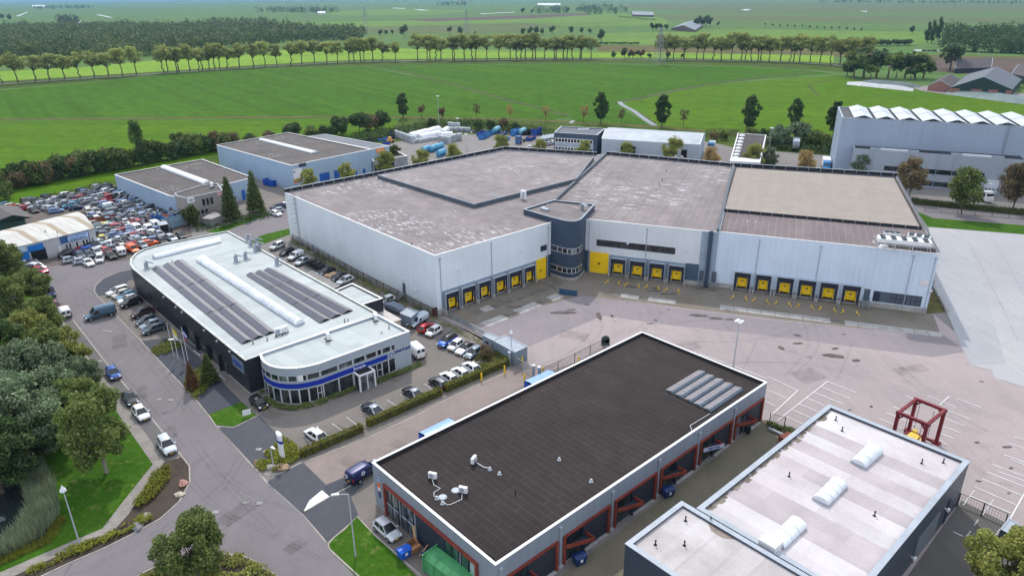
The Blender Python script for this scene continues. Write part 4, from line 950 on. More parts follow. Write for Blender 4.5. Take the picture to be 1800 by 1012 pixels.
o = wl.panel('sliding_door', 1, wl.w(1, 942.5, 480)[0], wl.w(1, 959.5, 475)[0], .15, 4.9, 0, .1, m_yel); s_ = wl.w(1, 950, 475)[0]; wl.panel('door_number', 1, s_-.2, s_+.2, 2.0, 2.4, .1, .12, m_ink, o)
wl.panel('corner_panel', 1, wl.w(1, 960, 470)[0], wl.edge(1)[3]-.05, .1, 5.2, 0, .05, m_tower)
for px in (774, 864.5, 962): downpipe(wl, 1, wl.w(1, px, 480)[0], .2, HW-1.0)
for i, px, py in ((1, 806, 474.5), (1, 916.5, 441), (0, 616, 452.5), (0, 709, 491), (0, 732, 509), (0, 537, 414)): walllamp(wl, i, px, py)
s_, z_ = wl.w(1, 955.5, 436); wl.window(1, s_-.9, s_+.9, z_-.6, z_+.6, w_dark, glass_dark, 2, 1)
s_ = wl.w(0, 711.5, 519)[0]; wl.panel('side_door', 0, s_-.5, s_+.5, 1.2, 3.4, 0, .06, m_up); stairs(wl, 0, s_-.6, 1.2, 1.2)
ladder(wl, 0, wl.w(0, 524, 390)[0], 1.0, HW+.8)
wl.panel('fire_cabinet', 1, wl.w(1, 767, 550)[0]-.2, wl.w(1, 767, 550)[0]+.3, .1, 1.5, -1.2, .6, M('maroon_paint', C(96, 40, 44), .5)) if False else None
backwall(wl, (6, 7, 8), .9)
mb = MB(); PB = [wl.l(x, y, 13.7) for x, y in ((664, 304), (833, 356.7), (1014, 311), (1048, 271), (886.9, 261), (668, 303))]
PB = [wl.l(x, y, 13.7) for x, y in ((663, 305.5), (833, 356.7), (1014, 312), (1044, 273.5), (887, 263.5))]
mb.prism([(p.x, p.y) for p in PB], HW-.2, 13.35, 0, cap=False); ur = wl.part('raised_roof', mb, m_up)
I = wl.inset(.25, PB); mb = MB(); mb.add([(p.x, p.y, 13.3) for p in I], [tuple(range(len(I)))]); wl.part('upper_roof', mb, r_b, ur)
O = wl.inset(-.06, PB); mb = MB()
for k in range(5):
    j = (k+1) % 5; mb.prism([O[k], O[j], I[j], I[k]], 13.3, 13.42)
wl.part('upper_coping', mb, M('steel_blue_coping', C(104, 116, 130), .5, .1, .5), ur)
p = wl.l(920, 350, HW); mb = MB(); mb.box(p.x-.7, p.x+.7, p.y-.35, p.y+.35, HW+.2, HW+2.1); o = wl.part('cooling_unit', mb, m_white); mb = MB(); mb.tube([(p.x+.6, p.y-.5, HW+1.55), (p.x+.3, p.y-.38, HW+1.55)], .3, 10); mb.tube([(p.x+.6, p.y-.5, HW+.75), (p.x+.3, p.y-.38, HW+.75)], .3, 10); wl.part('fan_grille', mb, m_vent, o)
for px, py, k in ((724, 431, 0), (873, 347, 1), (870, 341, 1), (953, 349, 1)): vent(wl, px, py, HW-.1 if k == 0 else 13.3, k)
# stair tower
HT = 13.6
tw = Bld('stair_tower', 'round-fronted dark blue stair tower between the white warehouse halls', 'tower', Wp([(920.3, 367.7), (968, 381.5), (981, 384.8), (990, 387.2), (998.5, 388.6), (1007, 389.2), (1014, 388.2), (1020, 386), (1025, 382), (1045.5, 359), (973, 351.5)], HT), HT)
tw.shell(m_tower, r_t, M('steel_blue_coping2', C(150, 160, 172), .5, .1, .5), .35, .3, .05, m_slab, .7)
for e in (1, 2, 3, 4, 5, 6, 7):
    L = tw.edge(e)[3]
    tw.window(e, .02, L-.02, 6.2, 7.4, w_alu, glass_pale if e in (4, 5) else glass_dark, 1, 1, .12, .05); tw.window(e, .02, L-.02, 1.7, 2.9, w_alu, glass_dark, 1, 1, .12, .05)
for px, py, k in ((955, 364, 3), (1023, 368, 2), (963, 361, 1), (978, 350, 1)): vent(tw, px, py, HT-.35, k)
mb = MB(); p = tw.l(958, 367, HT); mb.box(p.x-1, p.x+1, p.y-.5, p.y+.5, HT-.3, HT+.1); tw.part('roof_hatch', mb, m_vent)
# middle hall
mh = Bld('warehouse_hall', 'middle warehouse hall with streaked roof, four yellow docks and long window strip', 'warehouse', Wp([(1029.3, 384.9), (1234.1, 405.5), (1264, 408), (1290.5, 292.6), (1064.7, 271.2), (975.5, 352.5), (1022, 362)], 12.4), 12.4)
mh.shell(c_grey, r_c, w_cop_w, .12, .2, .04, m_slab, 1.1)
backwall(mh, (3,), .9); backwall(mh, (2, 4), .6, .5, m_up, posts=0)
yC = lambda px: 478+(px-1040)*.135
fC = lambda px: mh.w(0, px, yC(px), .7)[0]
for a, c_ in ((1072.5, 1098), (1106, 1132), (1140, 1166), (1174, 1200.5)): dock(mh, 0, fC(a), fC(c_))
g = lambda px, py: mh.w(0, px, py)[0]
mh.panel('dock_band', 0, g(1070, 470), g(1204, 490), 1.1, 4.75, 0, .04, m_dockband)
mh.panel('blue_panel', 0, g(1204, 480), g(1227, 485), 1.1, 4.9, 0, .05, M('slate_blue_panel', C(70, 88, 108), .5, .1, .6))
o = mh.panel('sliding_door', 0, g(1036.5, 470), g(1069, 474), .15, 5.0, 0, .1, m_yel); s_ = g(1053, 466); mh.panel('door_number', 0, s_-.25, s_+.25, 2.2, 2.6, .1, .12, m_ink, o)
mh.panel('corner_panel', 0, .1, g(1035.5, 470), .1, 5.2, 0, .05, m_tower)
s0, z1 = mh.w(0, 1049, 426); s1, z0 = mh.w(0, 1186, 448)
mh.window(0, s0, s1, z0+.15, z0+1.55, w_dark, glass_dark, 14, 1, .08)
mh.panel('link_wall', 1, .0, mh.edge(1)[3], 1.2, 12.3, -.1, .04, M('link_grey', C(150, 164, 182), .5, .1, .6))
mh.panel('service_duct', 1, 1.5, 2.3, .1, 12.6, 0, .7, m_tower)
for s_ in (.3, 2.9): mh.panel('side_door', 1, s_, s_+.9, 1.3, 3.6, .04, .1, m_up); stairs(mh, 1, s_-.1, 1.1, 1.2, .9)
for px in (1035, 1135.5): downpipe(mh, 0, g(px, 440), .2, 11.4)
for px, py in ((1104, 427), (1207, 438)): walllamp(mh, 0, px, py)
p = mh.l(1193, 279, 12.4); mb = MB(); mb.box(p.x-1.2, p.x+1.2, p.y-.6, p.y+.6, 12.4, 13.2)
for s_ in (-1, 1): mb.bar((p.x, p.y, 13.1), (p.x+4*s_, p.y-1.2, 12.4), .2, .2)
mb.box(p.x-.5, p.x+.5, p.y-.2, p.y+.2, 13.2, 15.0); mh.part('roof_access_gantry', mb, m_steel)
for px, py, k in ((1007, 325, 3), (1007, 326, 2), (1147, 389, 1), (1171, 301, 0), (1164, 318, 0), (1159, 326, 0), (1153, 335, 0)):
    if px > 1010: vent(mh, px, py, 12.28, k)
# right hall
HR = 12.35
rh = Bld('cold_store', 'right warehouse hall with pale blue wall, gravel roof and six yellow docks', 'warehouse', Wp([(1263.7, 407.3), (1651.7, 446.6), (1576.4, 310.4), (1290.6, 292.4)], HR), HR)
rh.shell(c_blue, r_d, w_cop_w, .12, .2, .04, m_slab, 1.1)
yD = lambda px: 507+(px-1255)*.118
fD = lambda px: rh.w(0, px, yD(px), .7)[0]
for a, c_ in ((1288.5, 1316), (1325.5, 1352), (1362.5, 1391), (1400, 1430), (1438, 1468.5), (1477, 1507.5)): dock(rh, 0, fD(a), fD(c_))
g = lambda px, py: rh.w(0, px, py)[0]
gp = [rh.l(x, y, 13.0) for x, y in ((1271, 366), (1621, 397.5), (1573.5, 310.4), (1293, 292))]
mb = MB(); mb.prism([(p.x, p.y) for p in gp], HR-.15, 12.75, 0, cap=False); gr_ = rh.part('raised_roof', mb, m_blackup)
I = rh.inset(.3, gp); mb = MB(); mb.add([(p.x, p.y, 12.7) for p in I], [(0, 1, 2, 3)]); rh.part('gravel_roof', mb, r_gr, gr_)
mb = MB()
for k in range(4): j = (k+1) % 4; mb.prism([gp[k], gp[j], I[j], I[k]], 12.72, 12.84)
rh.part('upper_coping', mb, m_blackup, gr_)
L = (gp[1]-gp[0]).length; d = (gp[1]-gp[0])/L; mb = MB(); k = 1.0
while k < L: p = gp[0]+d*k; mb.box(p.x-.05, p.x+.05, p.y-.1, p.y-.01, HR, 12.8); k += 2.4
rh.part('parapet_post', mb, w_cop_g, gr_)
backwall(rh, (2,), 1.0); backwall(rh, (1,), .3, .25, w_cop_w, posts=0)
sd = g(1523, 520); rh.panel('side_door', 0, sd-.55, sd+.55, 1.25, 3.7, 0, .06, m_up); stairs(rh, 0, sd-.6, 1.2, 1.2)
s0, s1 = g(1534.5, 520), g(1618, 535)
o = rh.panel('recess_panel', 0, s0, s1, 1.3, 3.5, 0, .03, m_up)
rh.window(0, s0+3.2, s1, 1.4, 3.4, w_dark, glass_dark, 6, 2, .07, .06)
rh.panel('dark_panel', 0, s0, s0+1.2, 1.3, 3.5, 0, .05, m_navy)
for px in (1328, 1436, 1600, 1639): downpipe(rh, 0, g(px, 480), .2, HR-1.0)
for px, py in ((1362, 456), (1515, 472.5), (1636, 510)): walllamp(rh, 0, px, py)
s_, z_ = rh.w(0, 1625, 497); rh.panel('wall_sign', 0, s_-.75, s_+.75, z_-.5, z_+.5, 0, .08, M('pink_white_sign', C(226, 218, 220), .5))
# rooftop condensers
def condenser(px0, py0, px1, py1, zt, wd, nf, zb=HR-.1):
    a, c_ = rh.l(px0, py0, zt), rh.l(px1, py1, zt); d = (c_-a); L = d.length; d /= L; n = Vector((-d.y, d.x))
    T = Matrix(((d.x, n.x, 0, a.x), (d.y, n.y, 0, a.y), (0, 0, 1, 0), (0, 0, 0, 1)))
    mb = MB(); mb.box(0, L, -wd/2, wd/2, zt-.75, zt, 0, T); o = rh.part('roof_condenser', mb, m_white)
    mb = MB()
    for k in range(nf):
        for y in ((-wd/4, wd/4) if wd > 1.5 else (0,)): mb.lathe([(.46, 0), (.46, .2), (.3, .2)], 14, 0, T @ Matrix.Translation(((k+.5)*L/nf, y, zt)))
    rh.part('condenser_fan', mb, M('fan_dark', C(52, 66, 72), .5), o, smooth=40)
    mb = MB(); n_ = max(3, int(L/3))
    for k in range(n_+1):
        for y in (-wd/2+.1, wd/2-.1): mb.box(k*L/n_-.08 if k else 0, k*L/n_+.08 if k < n_ else L, y-.08, y+.08, zb, zt-.75, 0, T)
    mb.box(0, L, -wd/2+.05, -wd/2+.2, zt-1.1, zt-.95, 0, T); rh.part('condenser_leg', mb, w_alu, o)
condenser(1543, 416, 1637, 424, HR+2.3, 2.4, 5); condenser(1554, 407, 1583, 410, HR+2.0, 1.3, 3); condenser(1596, 410.5, 1636, 417, HR+2.1, 1.8, 3)
mb = MB()
for k in range(7): p = rh.l(1552+k*11, 428+k*1.1, HR); mb.tube([(p.x, p.y, HR+.25), (p.x+2.5, p.y+rr.uniform(-.8, .8), HR+.25)], .1, 5)
rh.part('coolant_pipe', mb, m_steel); p = rh.l(1553, 434, HR); mb = MB(); mb.lathe([(.9, 0), (.75, .4), (.3, .62)], 12, 0, Matrix.Translation((p.x, p.y, HR-.1))); rh.part('roof_dome', mb, m_white, smooth=50)
p0, p1 = rh.l(1565, 446.5-8, HR-.09), rh.l(1648, 447-1, HR-.09)
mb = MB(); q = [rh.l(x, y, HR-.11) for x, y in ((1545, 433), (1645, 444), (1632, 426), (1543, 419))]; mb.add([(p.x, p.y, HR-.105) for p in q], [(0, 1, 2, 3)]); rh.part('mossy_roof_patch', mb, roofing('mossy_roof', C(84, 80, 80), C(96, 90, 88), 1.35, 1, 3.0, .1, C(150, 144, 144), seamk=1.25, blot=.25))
# tubular guides at the docks
def guides(b, i, fs, ss):
    for k, (a, c_) in enumerate(ss):
        for s_ in (a, c_):
            d0 = 3.2
            P = [b.wp(i, s_, .28, d0), b.wp(i, s_+.1, .28, d0+1.2), b.wp(i, s_+(.55 if s_ == a else -.45), .28, d0+2.3)]
            yield P
gi = 0; proto = None
def wheel_guides(b, i, centres, where):
    global proto
    a, d, n, L = b.edge(i)
    for k, sc_ in enumerate(centres):
        for sgn in (-1, 1):
            q = b.wp(i, sc_+sgn*1.25, 0, 4.0); c_, s_ = math.cos(b.a), math.sin(b.a)
            wx, wy = b.o.x + c_*q.x - s_*q.y, b.o.y + s_*q.x + c_*q.y
            lab = 'yellow wheel guide pair on the apron at the %s' % where
            if proto is None:
                mb = MB(); mb.tube([(0, 0, .0), (0, 0, .3), (.12, -1.0, .3), (-.35, -1.75, .3), (-.35, -1.75, 0)], .075, 8)
                proto = mb.build('wheel_guide', m_yel, smooth=50); o = proto
                tag(o, lab, 'wheel guide', 'yellow wheel guides in front of the docks')
            else: o = dup(proto, label=lab)
            o.location = (wx, wy, .09); o.rotation_euler = (0, 0, b.a + math.atan2(n.x, -n.y)); o.scale = (-sgn, 1, 1)
mid = lambda f, a, c_: (f(a)+f(c_))/2
wheel_guides(mh, 0, [mid(fC, a, c_) for a, c_ in ((1072.5, 1098), (1106, 1132), (1140, 1166), (1174, 1200.5))], 'middle hall')
wheel_guides(rh, 0, [mid(fD, a, c_) for a, c_ in ((1288.5, 1316), (1325.5, 1352), (1362.5, 1391), (1400, 1430), (1438, 1468.5), (1477, 1507.5))], 'right hall')
# ---- 5. tall grey hall far right
gl = clad('lilac_grey_cladding', C(158, 170, 190), .3, .55, .96, 6.0, .08)
th = Bld('tall_hall', 'tall blue-grey hall with a row of white peaked rooflights at the right edge', 'warehouse', Wp([(1481, 207), (2010, 234), (1960, 211), (1473, 187.6)], 19.65), 19.65)
th.shell(gl, roofing('dark_hall_roof', C(104, 106, 112), C(92, 94, 100), 2, 0), w_cop_g, .25, .4, .05)
e0 = th.edge(0); wdt = (th.P[3]-th.P[0]); wd = wdt.length; yv = wdt.normalized()
pitch_ = th.w(0, 1535, 212)[0]-th.w(0, 1496, 208)[0]; s0 = th.w(0, 1501, 209)[0]
xv = e0[1]
for k in range(12):
    a = th.P[0] + xv*(s0+k*pitch_) + yv*.5; w_ = pitch_*.86; l = wd-1.0; zb = 19.5
    def q(u, v_, zz): p = a + xv*(u*w_) + yv*(v_*l); return (p.x, p.y, zz)
    mb = MB(); mb.add([q(0, 0, zb+.3), q(.5, 0, zb+1.2), q(.5, 1, zb+1.2), q(0, 1, zb+.3), q(1, 0, zb+.3), q(1, 1, zb+.3)], [(0, 1, 2, 3), (1, 4, 5, 2)])
    o = th.part('peaked_rooflight', mb, M('rooflight_sheet', C(196, 202, 210), .4, .08, .4))
    mb = MB()
    for u0, u1, z0_, z1_ in ((0, .5, .3, 1.2), (.5, 1, 1.2, .3), (0, 1, .3, .3)): mb.bar(q(u0, -.01, zb+z0_), q(u1, -.01, zb+z1_), .1, .1)
    for u in (.25, .5, .75): mb.bar(q(u, -.01, zb+.3), q(u, -.01, zb+(.75 if u != .5 else 1.2)), .08, .08)
    mb.bar(q(0, .5, zb+.36), q(.5, .5, zb+1.26), .12, .08); mb.bar(q(.5, .5, zb+1.26), q(1, .5, zb+.36), .12, .08)
    th.part('rooflight_frame', mb, w_cop_g, o)
    mb = MB(); mb.add([q(.02, .01, zb+.05), q(.98, .01, zb+.05), q(.98, .01, zb+.3), q(.5, .01, zb+1.15), q(.02, .01, zb+.3)], [(0, 1, 2, 3, 4)]); th.part('rooflight_gable', mb, m_ink, o)
ladder(th, 0, th.w(0, 1767, 250)[0], 11, 20.3)
HL = 11.0
lo_ = Bld('loading_wing', 'lower grey front wing of the tall hall with dark window strip and white roller door', 'warehouse', Wp([(1502, 261), (1806, 282), (1792, 272), (1500, 254.5)], HL), HL)
lo_.shell(clad('grey_wing_cladding', C(160, 168, 180), .3, .55, .95, 6.0, .08), M('wing_roof', C(50, 54, 58), .8), w_cop_g, .2, .25, .05)
g = lambda px, py: lo_.w(0, px, py)[0]
s0, z1 = lo_.w(0, 1555, 291); s1, _ = lo_.w(0, 1731, 305)
lo_.window(0, s0, s1, z1-1.5, z1-.1, w_dark, glass_dark, 22, 1, .06)
lo_.window(0, g(1615, 320), g(1675, 325), .9, 2.3, w_dark, glass_dark, 8, 1, .06)
o = lo_.panel('roller_door', 0, g(1730, 325), g(1754, 328), .1, 4.3, 0, .08, clad('white_roller', C(206, 214, 222), .5, .4, .92, 50, .05, horiz=True))
mb = MB()
for k in range(4): s_ = g(1731, 325)+.35+k*.95; lo_.wbox(mb, 0, s_, s_+.6, 1.3, 1.7, .08, .1)
lo_.part('door_window', mb, m_ink, o)
for px in (1530, 1587, 1616, 1645, 1674, 1703, 1766): downpipe(lo_, 0, g(px, 300), .1, HL-.6)
for a, c_, m_ in ((1530, 1548, w_cop_g), (1548, 1597, m_brl), (1597, 1616, w_cop_g), (1672, 1692, w_cop_g), (1692, 1744, m_brl), (1744, 1766, w_cop_g)):
    q = [lo_.l(a, 261.5+(a-1530)*.068, HL), lo_.l(c_, 261.5+(c_-1530)*.068, HL)]; mb = MB(); d = (q[1]-q[0]); mb.box(q[0].x, q[0].x+d.length*.98, q[0].y-.2, q[0].y+1.0, HL-.15, HL+.3); lo_.part('skylight', mb, m_)
# ---- 6. blue-grey halls left
bl_ = clad('steel_blue_cladding', C(160, 182, 204), .3, .55, .95, 4.0, .08)
r_g = roofing('grey_brown_roof', C(116, 108, 106), C(104, 98, 96), 1.2, 0, 8.0, .12, C(190, 186, 184), seamk=.92)
b1 = Bld('blue_hall', 'large steel blue hall with grey roof, white ridge light and blue doors', 'warehouse', Wp([(380.5, 255), (512, 291), (652, 262.5), (507, 233)], 8.6), 8.6)
b1.shell(bl_, r_g, w_cop_w, .25, .3, .05, m_slab, .3, inner=m_blackup)
barrel(b1, [(455, 247), (548, 270.5), (560, 268.5), (463, 245.5)], 8.35, .5)
for a, c_ in ((562, 579), (588, 600)): b1.panel('roller_door', 1, b1.w(1, a, 312)[0], b1.w(1, c_, 308)[0], .1, 4.0, 0, .08, M('cobalt_door', C(34, 90, 170), .45))
for a, c_ in ((624, 627), (638, 642)): b1.panel('side_door', 1, b1.w(1, a, 300)[0], b1.w(1, c_, 300)[0], .1, 2.4, 0, .08, M('cobalt_door', C(34, 90, 170), .45))
s0, z1 = b1.w(1, 514, 298); s1, z0 = b1.w(1, 532, 310)
o = b1.panel('wall_sign', 1, s0, s1, z0-.4, z1, 0, .08, m_white); b1.panel('sign_strip', 1, s0+.2, s1-2.6, z1-1.15, z1-.55, .08, .1, M('sign_grey', C(120, 126, 136), .5), o); b1.panel('sign_strip', 1, s0, s1-.4, z0-1.6, z0-.5, 0, .1, M('coral_sign', C(222, 88, 70), .5), o)
b1.panel('sign_board', 1, s1-.9, s1+1.8, z1+.2, z1+1.4, 0, .08, M('sign_charcoal', C(64, 70, 82), .5)); 
b2 = Bld('blue_hall_extension', 'grey-roofed extension of the steel blue hall with orange oval sign', 'warehouse', Wp([(652, 262.3), (684, 256.5), (572, 236), (540, 240)], 8.0), 8.0)
b2.shell(bl_, roofing('light_grey_roof', C(150, 154, 162), C(140, 144, 152), 1.5, 0), w_cop_w, .2, .3, .05)
s_, z_ = b2.w(0, 668.5, 264.5); mb = MB(); p0, p1 = b2.wp(0, s_, z_, .02), b2.wp(0, s_, z_, .14)
aa, dd_, nn_, _ = b2.edge(0); vs = []
for t in range(18): an_ = t*2*math.pi/18; q = p1 + Vector((dd_.x, dd_.y, 0))*(2.1*math.cos(an_)) + Vector((0, 0, .95*math.sin(an_))); vs.append(q)
mb.add(vs, [tuple(range(18))]); o = b2.part('oval_sign', mb, M('orange_sign', C(236, 140, 64), .5)); b2.text('KTM', 0, s_, z_, .16, .9, m_white, o)
b3 = Bld('flat_office', 'low office with brown flat roof beside the steel blue hall', 'office', Wp([(655, 283), (716, 274), (690, 262), (652, 268)], 4.6), 4.6)
b3.shell(M('grey_panel_wall2', C(150, 156, 162), .6), roofing('brown_flat_roof', C(124, 114, 108), C(110, 102, 98), 1.2, 0), w_cop_w, .3, .4, .05)
b3.panel('shop_window', 0, .5, b3.edge(0)[3]*.6, .3, 3.0, 0, .05, glass_dark)
# hall beside the scrapyard
b4 = Bld('scrapyard_hall', 'pale blue hall with brown roof and white barrel skylight beside the scrapyard', 'warehouse', Wp([(201, 307), (297, 344), (310, 346), (445, 312), (356, 280)], 6.2), 6.2)
b4.shell(bl_, r_g, w_cop_w, .25, .3, .05, m_slab, .3, inner=m_blackup)
barrel(b4, [(282, 296), (358, 325), (371, 321.5), (294, 293.5)], 5.95, .7)
b4.panel('side_door', 2, b4.w(2, 424, 335)[0], b4.w(2, 430, 334)[0], .1, 3.2, 0, .08, M('cobalt_door', C(34, 90, 170), .45)); b4.panel('side_door', 1, .3, 1.3, .1, 2.2, 0, .06, m_navy)
b5 = Bld('brick_office', 'taupe brick office block with rounded corner beside the scrapyard hall', 'office', Wp([(306, 340), (312, 345), (326, 348), (392, 335), (382, 322), (352, 326)], 7.0), 7.0)
b5.shell(clad('taupe_brick', C(158, 152, 148), .9, .8, .8, 30, .1, horiz=True), r_g, w_cop_g, .3, .3, .05)
for px, py in ((358, 355.5), (365, 354), (372, 352.5)):
    s_, z_ = b5.w(2, px, py); b5.window(2, s_-.35, s_+.35, z_-.9, z_+.9, w_dark, glass_dark)
for px, py in ((349, 374), (356, 372), (363, 370.5)):
    s_, z_ = b5.w(2, px, py); b5.window(2, s_-.35, s_+.35, z_-.5, z_+.5, w_dark, glass_dark)
s_, z_ = b5.w(2, 326, 354); o = b5.panel('wall_sign', 2, .3, 2.3, z_-.7, z_+.9, 0, .06, m_white); b5.text('TMS', 2, 1.3, z_, .07, .6, m_ink, o)
s_, z_ = b5.w(2, 390, 339); b5.panel('wall_sign', 2, s_-1.4, s_+.4, z_-.7, z_+.5, 0, .08, M('red_white_sign', C(220, 170, 170), .5))
acunit(b5, 373, 330, 6.7, -.4, 1.6)
b6 = Bld('canopy_porch', 'grey sloping porch roofs in front of the brick office', 'porch', Wp([(352, 384), (372, 386), (392, 378), (376, 369)], 2.2), 2.2)
b6.shell(M('porch_wall', C(120, 118, 116), .7), M('porch_sheet', C(150, 146, 146), .6), m_black, .1, .15, .03)
# breaker's shed
HB = 5.0
PSH = Wp([(11, 436), (165, 398.5), (137, 370.5), (-26, 411)], HB)
sh = Bld('breaker_shed', 'pale workshop shed with weathered corrugated roof and blue doors at the scrapyard', 'workshop', PSH, HB)
shw = clad('shed_wall', C(196, 198, 202), 1.0, .6, .95, 3.0, .12)
mb = MB(); mb.prism(sh.P, 0, HB-.3, 0, cap=False); sh.part('wall', mb, shw)
def corr():
    m, nt, tc = begin('weathered_corrugated_roof'); v = tc.outputs['Object']; so = nd(nt, 'SeparateXYZ', {0: v})
    q = mth(nt, 'FRACT', mth(nt, 'DIVIDE', mth(nt, 'ADD', so.outputs[0], 1.0), 6.6)); pan = mth(nt, 'LESS_THAN', q, .2)
    st = noi(nt, nd(nt, 'CombineXYZ', {0: mth(nt, 'MULTIPLY', so.outputs[0], 1.2), 1: mth(nt, 'MULTIPLY', so.outputs[1], .12), 2: 0.0}).outputs[0], 1.0, 5, .65)
    o = mixc(nt, rng(nt, st, .4, .7), C(208, 206, 200), C(176, 172, 164)); o = mixc(nt, pan, o, C(166, 152, 132))
    rb = mth(nt, 'ABSOLUTE', mth(nt, 'SUBTRACT', mth(nt, 'FRACT', mth(nt, 'DIVIDE', so.outputs[0], .2)), .5))
    finish(nt, o, .8, 0, rb, .3, .03); return m
P = sh.P; mb = MB(); rg = .9
m0, m1 = (P[3]+P[0])/2, (P[1]+P[2])/2; o_ = .25
mb.add([(P[0].x, P[0].y-.3, HB-.25), (P[1].x, P[1].y-.3, HB-.25), (m1.x, m1.y, HB+rg), (m0.x, m0.y, HB+rg), (P[2].x, P[2].y+.3, HB-.25), (P[3].x, P[3].y+.3, HB-.25)], [(0, 1, 2, 3), (3, 2, 4, 5)])
sh.part('roof', mb, corr())
for a, c_, q in ((P[1], P[2], m1), (P[0], P[3], m0)): sh.part('gable', MB().add([(a.x, a.y, HB-.3), (c_.x, c_.y, HB-.3), (q.x, q.y, HB+rg-.05)], [(0, 1, 2)]), shw)
g = lambda px: sh.w(0, px, 450-(px-11)*.18)[0]
cob = M('bright_blue_door', C(30, 116, 196), .5)
o = sh.panel('roller_door', 0, g(23), g(50), .1, 3.1, 0, .08, cob); sh.panel('door_sign', 0, g(24), g(46), 3.4, 4.5, 0, .08, M('ice_blue_sign', C(190, 212, 240), .5))
o = sh.panel('open_doorway', 0, g(53), g(80), .1, 3.0, 0, .04, m_ink); sh.panel('raised_door', 0, g(50), g(78), 2.7, 4.2, 0, .1, cob, o)
s0, s1 = g(108), g(159)
o = sh.panel('sign_board', 0, s0, s1, 2.75, 4.45, 0, .08, M('sign_navy', C(60, 96, 150), .5)); L = s1-s0
sh.panel('sign_face', 0, s0+L*.26, s1-L*.03, 2.95, 4.35, .08, .1, M('ice_blue_sign', C(190, 212, 240), .5), o)
sh.text('SPIJKENISSE', 0, s0+L*.6, 3.3, .12, .72, M('sign_text_blue', C(84, 120, 176), .5), o); sh.text('AUTODEMONTAGE', 0, s0+L*.58, 3.98, .12, .5, M('sign_text_blue', C(84, 120, 176), .5), o)
for a, c_ in ((115, 119), (121, 125), (133.5, 137.5), (145, 149.5), (151, 155), (157, 160), (162, 165)): sh.window(0, g(a), g(c_)-.05, .9, 2.4, m_white, glass_dark)
sh.panel('office_door', 0, g(102), g(107), .1, 2.3, 0, .06, m_white)
for px, py in ((80, 408), (101, 410)): vent(sh, px, py, HB+.3, 0)
b7 = Bld('green_barn', 'green gabled barn with dark tiled roof behind the pale shed', 'barn', Wp([(-90, 400), (44, 387), (30, 366), (-60, 366)], 3.6), 3.6)
mb = MB(); mb.prism(b7.P, 0, 3.6, 0, cap=False); b7.part('wall', mb, M('dark_green_board', C(52, 84, 72), .7))
P = [b7.loc(G2(x, y, z_)) for x, y, z_ in ((2, 396, 3.4), (62, 383, 3.4), (-6, 360, 6.2), (-70, 372, 3.4))]
rp_ = [b7.loc(G2(*t)) for t in ((-40, 402, 3.5), (22, 378, 6.6), (-10, 360, 6.6), (-80, 375, 3.5), (58, 382, 3.5), (30, 362, 3.5))]
zs_ = [3.5, 6.6, 6.6, 3.5, 3.5, 3.5]
mb = MB(); mb.add([(p.x, p.y, q) for p, q in zip(rp_, zs_)], [(0, 1, 2, 3), (1, 4, 5, 2)]); b7.part('roof', mb, M('dark_tile', C(96, 92, 92), .8))
mb = MB(); mb.add([(rp_[0].x, rp_[0].y, 3.5), (rp_[4].x, rp_[4].y, 3.5), (rp_[1].x, rp_[1].y, 6.5)], [(0, 1, 2)]); b7.part('gable', mb, M('dark_green_board', C(52, 84, 72), .7))
# ---- 7. office and shed behind the warehouse
of = Bld('office_block', 'dark blue two-storey office with white window bands behind the warehouse', 'office', Wp([(974, 233), (1050, 237.5), (1064, 226), (986, 222)], 8.2), 8.2)
of.shell(M('slate_blue_wall', C(70, 84, 104), .6), M('grey_felt', C(96, 102, 110), .8), w_cop_g, .3, .5, .05)
for z0 in (1.2, 4.6): of.window(0, .5, of.edge(0)[3]*.9, z0, z0+1.5, m_white, glass_dark, 12, 1, .25, .08)
of.panel('pale_band', 0, .3, of.edge(0)[3]*.92, 2.8, 4.5, 0, .05, M('pale_band_grey', C(170, 182, 196), .5))
mb = MB()
for k in range(6): p = of.l(1018+k*3, 228, 8.2); mb.box(p.x-.5, p.x+.5, p.y-.3, p.y+.3, 7.9, 8.7)
of.part('roof_units', mb, m_white)
oh = Bld('pitched_hall', 'pale grey metal hall with low pitched roof and two dark gateways', 'warehouse', Wp([(1058, 244), (1230, 254.5), (1240, 234), (1070, 224)], 7.4), 7.4)
ohw = clad('silver_cladding', C(178, 188, 200), .3, .5, .92, 6, .08)
mb = MB(); mb.prism(oh.P, 0, 7.4, 0, cap=False); oh.part('wall', mb, ohw)
P = oh.P; m0, m1 = (P[0]+P[3])/2, (P[1]+P[2])/2
mb = MB(); mb.add([(P[0].x, P[0].y, 7.4), (P[1].x, P[1].y, 7.4), (m1.x, m1.y, 8.9), (m0.x, m0.y, 8.9), (P[2].x, P[2].y, 7.4), (P[3].x, P[3].y, 7.4)], [(0, 1, 2, 3), (3, 2, 4, 5)]); oh.part('roof', mb, roofing('silver_roof', C(190, 198, 208), C(184, 192, 202), 3, 0, 0, 0, rough=.5))
mb = MB(); mb.add([(P[1].x, P[1].y, 7.4), (P[2].x, P[2].y, 7.4), (m1.x, m1.y, 8.85)], [(0, 1, 2)]); oh.part('gable', mb, ohw)
mb = MB(); mb.bar((P[1].x+.05, P[1].y, 7.45), (m1.x+.05, m1.y, 8.95), .25, .2); mb.bar((P[0].x, P[0].y, 7.45), (m0.x, m0.y, 8.95), .25, .2); oh.part('verge_trim', mb, m_white)
for a, c_ in ((1091, 1117), (1193, 1208)): oh.panel('gateway', 0, oh.w(0, a, 262)[0], oh.w(0, c_, 264)[0], .1, 5.2, 0, .05, m_ink)
oh.panel('base_strip', 0, 0, oh.edge(0)[3], 0, 1.3, 0, .04, m_navy)
